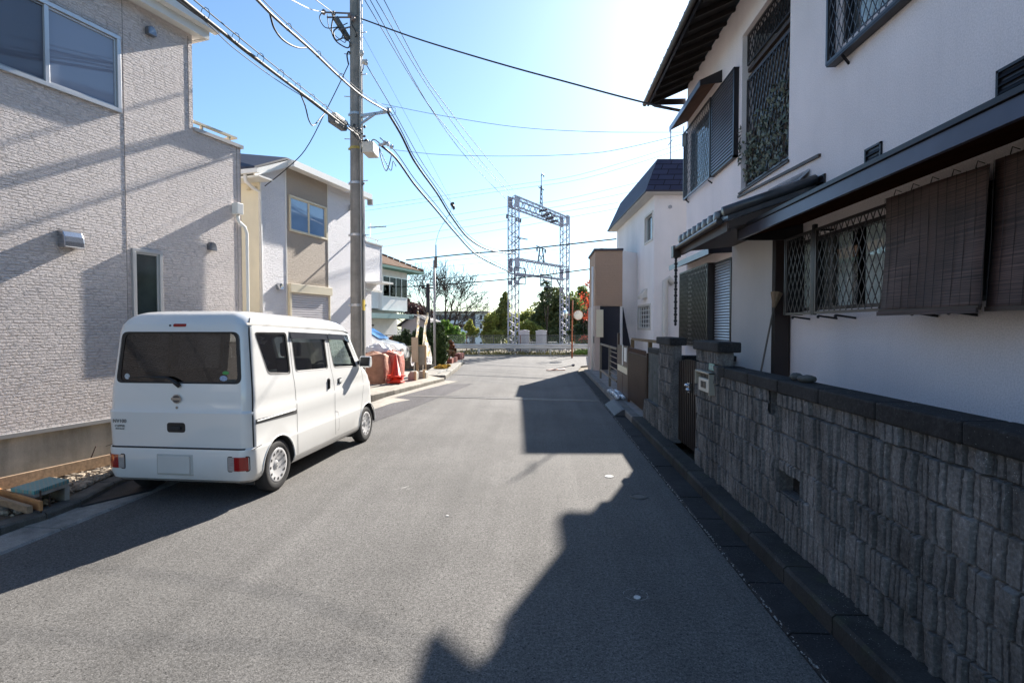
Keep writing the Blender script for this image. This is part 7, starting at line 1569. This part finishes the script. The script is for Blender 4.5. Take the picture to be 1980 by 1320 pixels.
# fluted wall panel and low block base
fw_ = thing('fluted_wall', 'grey fluted block wall with a low rib-block base beside the far pillar', 'wall', (1.9, 9.0, 0)); mb = MB(); y = 8.46
while y < 9.58: mb.box(1.875, 1.905, y, y + .055, .46, 1.26); y += .085
mb.box(1.905, 1.99, 8.44, 9.6, .4, 1.26); mb.box(1.868, 1.905, 8.44, 9.6, .85, .862); mb.build('fluted_panel', stained('fluted_concrete', (.17, .18, .18), dark=.35, speck=.35, moss=.5), fw_)
mb = MB(); mb.box(1.86, 2.0, 8.43, 9.62, 1.262, 1.345); mb.build('cap', mCop, fw_, bevel=.008); ribgrid(8.44, 9.6, .12, .46, 1.822, 31, dy_=.012, dz_=.012, y_origin=8.44).build('block_face', mBlock, fw_); mb = MB(); mb.box(1.824, 1.99, 8.44, 9.6, .1, .458); mb.build('base_core', mBlock, fw_)
# brown slatted driveway gate
bg = thing('driveway_gate', 'brown driveway gate of close vertical slats with a scrolled top', 'gate', (1.86, 10.6, .15)); mb = MB(); n = 24; mG = M('gate_brown', (.085, .05, .035), .45, .4, var=.2)
for i in range(n): y = 9.66 + (11.62 - 9.66) * i / (n - 1); mb.box(1.84, 1.86, y - .018, y + .018, .2, 1.17)
mb.build('slat', mG, bg); mb = MB()
for z in (.22, 1.08, 1.18): mb.box(1.86, 1.88, 9.63, 11.66, z - .02, z + .02)
for y in (9.64, 11.65): mb.box(1.84, 1.89, y - .025, y + .025, .13, 1.25)
mb.build('gate_frame', mG, bg); mb = MB()
for i in range(16):
    y = 9.75 + 1.8 * i / 15; mb.tube([(1.85, y + .045 * math.cos(a * .785), 1.235 + .045 * math.sin(a * .785)) for a in range(9)], .008, 4)
mb.build('scroll', mG, bg)
fp = thing('folding_gate', 'dark brown panelled folding gate with a pale band and a white notice', 'gate', (1.86, 12.4, .15)); mb = MB()
for a, b_ in ((11.72, 12.35), (12.4, 13.15)): mb.box(1.84, 1.87, a, b_, .18, .66); mb.box(1.84, 1.87, a, b_, .84, 1.28)
mb.build('panel', mG, fp); mb = MB(); mb.box(1.835, 1.875, 11.72, 13.15, .68, .82); mb.build('pale_band', mCream, fp); mb = MB(); mb.box(1.826, 1.84, 11.78, 12.1, .95, 1.25); mb.box(1.826, 1.84, 12.3, 12.4, .85, 1.3); mb.build('notice', mWhiteT, fp)
mb = MB(); mb.box(1.84, 1.89, 13.15, 13.25, .12, 1.55); mb.box(1.84, 1.89, 11.66, 11.72, .12, 1.3); mb.build('gate_post', mG, fp)
rl = thing('metal_railing', 'bronze metal railing with horizontal bars in front of the dark carport', 'railing', (1.84, 15, .12)); mb = MB()
for z in (1.17, .38): mb.bar((1.84, 13.3, z), (1.84, 16.85, z), .04, .05)
for z in (.52, .66, .8, .94, 1.06): mb.bar((1.84, 13.3, z), (1.84, 14.6, z), .015, .02)
for y in (16.83, 14.6): mb.box(1.81, 1.87, y, y + .06, .12, 1.2)
mb.build('rail', M('rail_bronze', (.2, .17, .14), .35, .6, var=.15), rl)
wr = thing('wooden_rail', 'ochre timber rail frame behind the brown gates', 'rail', (2.4, 12.5, .12)); mb = MB(); mb.bar((2.4, 10.2, 1.40), (2.4, 14.5, 1.38), .05, .06)
for y in (14.4, 12.1, 10.3): mb.box(2.36, 2.44, y, y + .1, .1, 1.37)
mb.build('rail', M('ochre_wood', (.2, .13, .06), .7, var=.3), wr)
# rubber kerb ramp, bottles, pots
mb = MB(); mb.prism([(1.40, 10.45, .022), (1.60, 10.45, .022), (1.60, 10.45, .135), (1.56, 10.45, .13)], (0, 1.5, 0)); rp_ = mb.build('kerb_ramp', M('ramp_rubber', (.07, .07, .08), .55, var=.3), fix=True); tag(rp_, 'dark ribbed rubber kerb ramp at the right kerb by the driveway gate', 'kerb ramp')
mb = MB()
for k in range(4): x = 1.43 + k * .035; z = .026 + (x - 1.40) * .69; mb.prism([(x, 10.5, z + .006), (x + .012, 10.5, z + .012), (x + .012, 10.5, z + .022), (x, 10.5, z + .014)], (0, 1.4, 0))
mb.build('tread_rib', MATS['ramp_rubber'], rp_, fix=True)
gBt = glass('bottle_plastic', (.80, .86, .92), 1.0, .08); gBt2 = M('bottle_water', (.55, .62, .72), .1, var=.5, vs=14, coat=.7); k = 0
for i in range(5):
    for j in range(2):
        x = 1.68 + .12 * j + R.uniform(-.01, .01); y = 12.0 + .30 * i + R.uniform(-.03, .03); a = R.uniform(-.5, .5); bt_ = thing('water_bottle', 'clear plastic water bottle lying in the row along the kerb below the folding gate', 'bottle', (x, y, .175), a, 'water bottles lined along the kerb')
        mb = MB(); mb.lathe([(0, -.14), (.042, -.135), (.046, -.12), (.044, .05), (.046, .07), (.018, .13), (.014, .15)], 12, (0, 0, 0), 'y'); mb.build('bottle_body', gBt2, bt_, world=False, smooth=True); mb = MB(); mb.cyl((0, .15, 0), (0, .168, 0), .017, n=10); mb.build('cap', mWhiteT, bt_, world=False)
for (u, v, r_, h_, c_, lab) in ((1147, 708, .17, .42, (.42, .42, .44), 'grey plastic tub by the corner of the right kerb'), (1140, 706, .14, .34, (.5, .52, .55), 'pale blue-grey tub left of the other tubs at the right kerb'), (1146, 690, .16, .3, (.7, .7, .68), 'white flower pot stacked on the grey tubs')):
    p = gp(u, v, .12); z0 = .12; 
    if v == 690: p = gp(1147, 708, .12); z0 = .12 + .44
    mb = MB(); mb.lathe([(0, 0), (r_ * .8, 0), (r_, h_ - .04), (r_ * 1.08, h_ - .04), (r_ * 1.08, h_), (r_ * .9, h_), (r_ * .85, h_ - .06), (0, h_ - .06)], 18, (p.x, p.y, z0)); tag(mb.build('plant_pot', M('pot_%d' % v, c_, .5, var=.15)), lab, 'plant pot')
p = gp(1147, 708, .12); mb = MB(); leaves(mb, (p.x + .05, p.y, 1.0), .18, .15, .16, 90, .045, random.Random(4)); tag(mb.build('flowers', leafmat('leaf_violet', (.2, .08, .3), (.5, .4, .45), .3)), 'small violet flowers in the white pot at the right kerb', 'flowers')
a, b_ = gp(1056, 717, .0), gp(1093, 716, .0); mb = MB(); mb.prism([(a.x, a.y, .012), (b_.x, b_.y, .012), (b_.x, b_.y + .5, .012), (a.x + .3, a.y + .45, .012)], (0, 0, .03)); sp_ = mb.build('road_board', M('orange_white', (.7, .45, .36), .6, var=.4, vs=3), fix=True); tag(sp_, 'faded orange and white board lying flat on the road near the right kerb', 'board')
a, b_ = gp(1062, 716, .05), gp(1108, 706, .25); mb = MB(); mb.tube([a, b_], .015, 6); mb.blob(b_, .07, .06, .05, 8, 5, .1); tag(mb.build('tool_handle', M('handle_grey', (.22, .2, .2), .6, var=.2)), 'long thin tool handle propped up beside the orange and white board', 'tool')
# ------------------------------------------------------------------ white house with the mansard roof
F4 = Fr(aty(1265.5, 365, 18.35), dvp(1000)); wh = thing('house', 'white rendered house with a blue-black mansard roof beyond the stucco house', 'house', tuple(F4.o), F4.rz)
mWh = stucco('white_render', (.88, .84, .83), bs=120, strength=.15); s1 = lx(F4, 1193, 440); 
def z4(u, v): return lz(F4, u, v)
wa = (lx(F4, 1261), lx(F4, 1247), z4(1254, 466), z4(1254, 418)); wb_ = (lx(F4, 1257.5), lx(F4, 1235), z4(1246, 634), z4(1246, 592)); ZE4 = 6.10
mb = MB(); 
def wallr(mb, x0, x1, z0, z1, holes): 
    m2 = MB(); wallh(m2, x0, x1, z0, z1, holes, t=.18, y=-.18); mb.add(m2.v, m2.f)
wallr(mb, 0, s1, 0, ZE4 + .1, [wa, wb_]); mb.box(0, .18, -5.5, -.18, 0, ZE4 + .1); mb.box(s1 - .18, s1, -5.5, -.18, 0, ZE4 + .1); mb.build('wall', mWh, wh, world=False)
def winr(par, x0, x1, z0, z1, mf, mg, rec=.06, trim=.07):
    f = MB(); ring(f, x0 - trim, x1 + trim, z0 - trim, z1 + trim, trim, -.02, .03); fo = f.build('window', mf, par, world=False); f = MB(); ring(f, x0, x1, z0, z1, .035, -rec - .04, -rec + .02); f.build('sash', mAlu, fo, world=False); g = MB(); g.box(x0 + .02, x1 - .02, -rec - .02, -rec - .015, z0 + .02, z1 - .02); g.build('pane', mg, fo, world=False); return fo
winr(wh, *wa, M('trim_cream2', (.6, .57, .52), .6, var=.05), M('dark_glazing', (.03, .03, .035), .08, var=.1)); fo = winr(wh, *wb_, MATS['trim_cream2'], MATS['dark_glazing'])
g = MB(); x0, x1, z0, z1 = wb_; k = 5
for i in range(1, k): g.box(x0 + (x1 - x0) * i / k - .012, x0 + (x1 - x0) * i / k + .012, -.03, -.01, z0, z1)
for i in range(1, 5): g.box(x0, x1, -.028, -.008, z0 + (z1 - z0) * i / 5 - .012, z0 + (z1 - z0) * i / 5 + .012)
g.build('security_grid', mWhiteT, fo, world=False)
mb = MB(); x = lx(F4, 1248); z = z4(1248, 572); mb.prism([(x - .25, 0, z + .25), (x - .25, .22, z + .0), (x - .25, .22, z - .12), (x - .25, 0, z - .05)], (.5, 0, 0)); mb.build('vent_hood', MATS['trim_cream2'], wh, world=False, fix=True)
def slatemat():
    m, nt, b, N, L = nodes('blue_slate'); vec = coords(N, L); sp = N('ShaderNodeSeparateXYZ'); L(vec, sp.inputs[0]); ad = N('ShaderNodeMath', operation='ADD'); L(sp.outputs['X'], ad.inputs[0]); L(sp.outputs['Y'], ad.inputs[1]); cb = N('ShaderNodeCombineXYZ'); L(ad.outputs[0], cb.inputs['X']); L(sp.outputs['Z'], cb.inputs['Y'])
    br = N('ShaderNodeTexBrick'); L(cb.outputs[0], br.inputs['Vector']); br.inputs['Scale'].default_value = 1; br.inputs['Brick Width'].default_value = .5; br.inputs['Row Height'].default_value = .19; br.inputs['Mortar Size'].default_value = .014; br.inputs['Color1'].default_value = (.05, .055, .10, 1); br.inputs['Color2'].default_value = (.038, .04, .075, 1); br.inputs['Mortar'].default_value = (.012, .012, .02, 1)
    L(br.outputs['Color'], b.inputs['Base Color']); b.inputs['Roughness'].default_value = .65; b.inputs['Specular IOR Level'].default_value = .25; bp = N('ShaderNodeBump', Strength=.6, Distance=.02); iv = N('ShaderNodeMath', operation='SUBTRACT'); iv.inputs[0].default_value = 1; L(br.outputs['Fac'], iv.inputs[1]); L(iv.outputs[0], bp.inputs['Height']); L(bp.outputs[0], b.inputs['Normal']); return m
mb = MB(); o_ = .36; i_ = -.12; ze, zt4 = ZE4, ZE4 + 1.12
mb.hexa([(-o_, -5.9, ze), (s1 + o_, -5.9, ze), (s1 + o_, o_, ze), (-o_, o_, ze)], [(-i_, -5.3, zt4), (s1 + i_, -5.3, zt4), (s1 + i_, i_, zt4), (-i_, i_, zt4)]); mb.build('mansard_roof', slatemat(), wh, world=False, fix=True)
mb = MB(); mb.box(-o_ - .02, s1 + o_ + .02, -5.95, o_ + .02, ze - .06, ze - .005); mb.build('eave_trim', mNavy, wh, world=False); mb = MB(); mb.box(-o_ + .02, s1 + o_ - .02, -5.8, o_ - .02, ze - .09, ze - .06); mb.build('soffit', MATS['trim_cream2'], wh, world=False)
mb = MB(); mb.cyl((.3, -.6, zt4), (.3, -.6, zt4 + 1.0), .02, n=8); mb.bar((.1, -.6, zt4 + .62), (.6, -.6, zt4 + .6), .02, .02); mb.build('antenna', mSteel, wh, world=False)
p1_ = aty(1301, 396, F4.o.y - .3); il = wm(wh).inverted(); q = il @ p1_; mb = MB(); mb.cyl((-.03, q.y, q.z), (0, q.y, q.z), .06, n=16); mb.build('round_vent', mSteel, wh, world=False)
mb = MB(); yy = -.35; mb.tube([(-.1, yy - .25, 2.15 + .95), (-.12, yy - .1, 3.28), (-.12, yy, 3.2), (-.12, yy, 1.4), (-.12, yy, .2)], .09, 10); mb.build('pipe_cover', MATS['trim_cream2'], wh, world=False, smooth=True)
mb = MB(); mb.box(-.03, 0, -1.1, -1.06, 0, 3.6); mb.box(-.02, 0, -2.4, -1.06, 3.4, 3.44); mb.build('wall_trim', mWhiteT, wh, world=False)
# brown annex
ax = thing('annex', 'brown-clad annex above a black carport wall beyond the white house', 'house annex', (2.6, 21.2, 0)); YX = 20.3; q0, q1 = aty(1151, 485, YX), aty(1204, 482, YX); zb5 = aty(0, 594, YX).z
mb = MB(); mb.box(q0.x, q1.x, YX, 22.7, zb5, q0.z); mb.build('upper_wall', siding('brown_siding', (.44, .30, .215), strength=.4, depth=.012, row=.09), ax)
E0 = Vector((q1.x, YX, 0)); E1 = Vector((3.80, YX + .75, 0)); ED = (E1 - E0).normalized(); EN = Vector((ED.y, -ED.x, 0))
mb = MB(); mb.prism([E0, E1, E1 - EN * .15, E0 - EN * .15], (0, 0, q0.z - .01)); mb.build('gap_filler_wall', mWh, ax, fix=True)  # white wedge added to cover the gap that fell too dark
pts = [onp(u, v, E0, ED) + EN * .012 for u, v in ((1203.5, 594), (1210, 630), (1218, 668), (1220, 712), (1203.5, 708))]; mb = MB(); mb.prism(pts, tuple(EN * .02)); mb.build('dark_side_panel', M('dark_cladding', (.02, .018, .03), .6, var=.1), ax, fix=True)
mb = MB(); mb.box(q0.x - .05, q1.x + .02, YX - .06, 22.76, q0.z, q0.z + .08); mb.build('roof_edge', mNavy, ax); mb = MB(); mb.box(q0.x + .1, q1.x - .01, YX + .08, YX + .2, -.05, zb5 - .003); mb.build('carport_wall', MATS['dark_cladding'], ax)
mb = MB(); mb.box(1.95, 2.13, 19.8, 22.65, -.05, zb5 - .004); mb.build('street_wall', M('pink_beige', (.50, .40, .35), .8, var=.1), ax); mb = MB(); mb.box(2.0, 2.24, 19.72, 19.8, 1.32, 2.3); mb.build('meter_cover', mCream, ax); mb = MB(); mb.box(1.93, 1.95, 20.0, 20.25, 1.1, 1.35); mb.build('doorphone', mBlk, ax)
mb = MB(); a = aty(1145.5, 600, 19.9); mb.cyl((a.x, 19.9, .1), (a.x, 19.9, aty(0, 522, 19.9).z), .035, n=10); tag(mb.build('white_pipe', mWhiteT, smooth=True), 'white vertical pipe standing at the left corner of the brown annex', 'pipe')
# ------------------------------------------------------------------ street behind the camera (seen only as reflections in glass and paint)
bh = thing('house', 'grey two-storey house farther back along the street, reflected in the rear glass of the van', 'house', (-12.5, -13, 0)); mb = MB(); mb.box(-18, -9.6, -18, -10, 0, 6.2); mb.build('wall', M('backdrop_wall', (.28, .26, .25), .8, var=.1), bh)
mb = MB(); mb.prism([(-18.5, -9.6, 6.2), (-9.2, -9.6, 6.2), (-9.2, -14, 8.4), (-18.5, -14, 8.4)], (0, 0, .1)); mb.build('roof', mNavy, bh, fix=True); mb = MB(); mb.box(-15, -13.2, -10, -9.97, 3.6, 4.9); mb.box(-12, -10.8, -10, -9.97, 3.4, 4.9); each(mb, 'window', M('pale_blind', (.6, .58, .55), .6, var=.1), bh)
ft = thing('slatted_fence', 'white slatted fence across the street end, reflected in the rear glass of the van', 'fence', (-11.5, -6, 0)); mb = MB(); z = .1
while z < 1.7: mb.box(-15, -9.6, -6.02, -6, z, z + .15); z += .2
mb.build('slat_panel', M('fence_white', (.85, .85, .83), .5, var=.05), ft); mb = MB(); [mb.box(x, x + .1, -6, -5.9, 0, 1.75) for x in (-15, -12.6, -9.7)]; each(mb, 'fence_post', mSteel, ft)
tree('tree', 'dark leafy tree behind the slatted fence, reflected in the rear glass of the van', 'tree', (-9.3, -7.4, 0), [(-9.6, -7.4, 2.5, 1.1, .7, 1.1), (-8.8, -7.3, 1.7, .7, .6, .9)], 3500, .06, lfD, 61)
# ------------------------------------------------------------------ camera, sun, sky
cam = bpy.data.cameras.new('camera'); co = bpy.data.objects.new('camera', cam); COL.objects.link(co); co.location = CAM; co.rotation_euler = (math.pi / 2 - PT, 0, TH); cam.sensor_width = 36; cam.lens = FPX / 1980 * 36; cam.clip_end = 5000; cam.clip_start = .05; sc.camera = co
sl_ = bpy.data.lights.new('sun', 'SUN'); so = bpy.data.objects.new('sun', sl_); COL.objects.link(so); sl_.energy = 5.0; sl_.angle = rad(.53); sl_.color = (1.0, .93, .84)
sd = Vector((math.sin(rad(SUN_AZ)) * math.cos(rad(SUN_EL)), math.cos(rad(SUN_AZ)) * math.cos(rad(SUN_EL)), math.sin(rad(SUN_EL)))); so.rotation_euler = sd.to_track_quat('Z', 'Y').to_euler()
w = bpy.data.worlds.new('World'); sc.world = w; w.use_nodes = True; nt = w.node_tree; bg_ = nt.nodes['Background']; sk = nt.nodes.new('ShaderNodeTexSky'); sk.sky_type = 'NISHITA'; sk.sun_disc = False; sk.sun_elevation = rad(SUN_EL); sk.sun_rotation = rad(SUN_AZ); sk.air_density = 1.0; sk.dust_density = .4; sk.ozone_density = 1.5; sk.altitude = 50
vm_ = nt.nodes.new('ShaderNodeVectorMath'); vm_.operation = 'MULTIPLY'; vm_.inputs[1].default_value = (.80, .96, 1.06); nt.links.new(sk.outputs[0], vm_.inputs[0]); nt.links.new(vm_.outputs[0], bg_.inputs['Color']); bg_.inputs['Strength'].default_value = .075
sc.view_settings.view_transform = 'Standard'; sc.view_settings.look = 'None'; sc.view_settings.exposure = 1.43; sc.view_settings.gamma = 1
sc.render.engine = 'CYCLES'; sc.cycles.use_denoising = True; sc.cycles.max_bounces = 8; sc.cycles.transparent_max_bounces = 12; sc.cycles.caustics_reflective = False; sc.cycles.caustics_refractive = False; sc.cycles.sample_clamp_indirect = 6
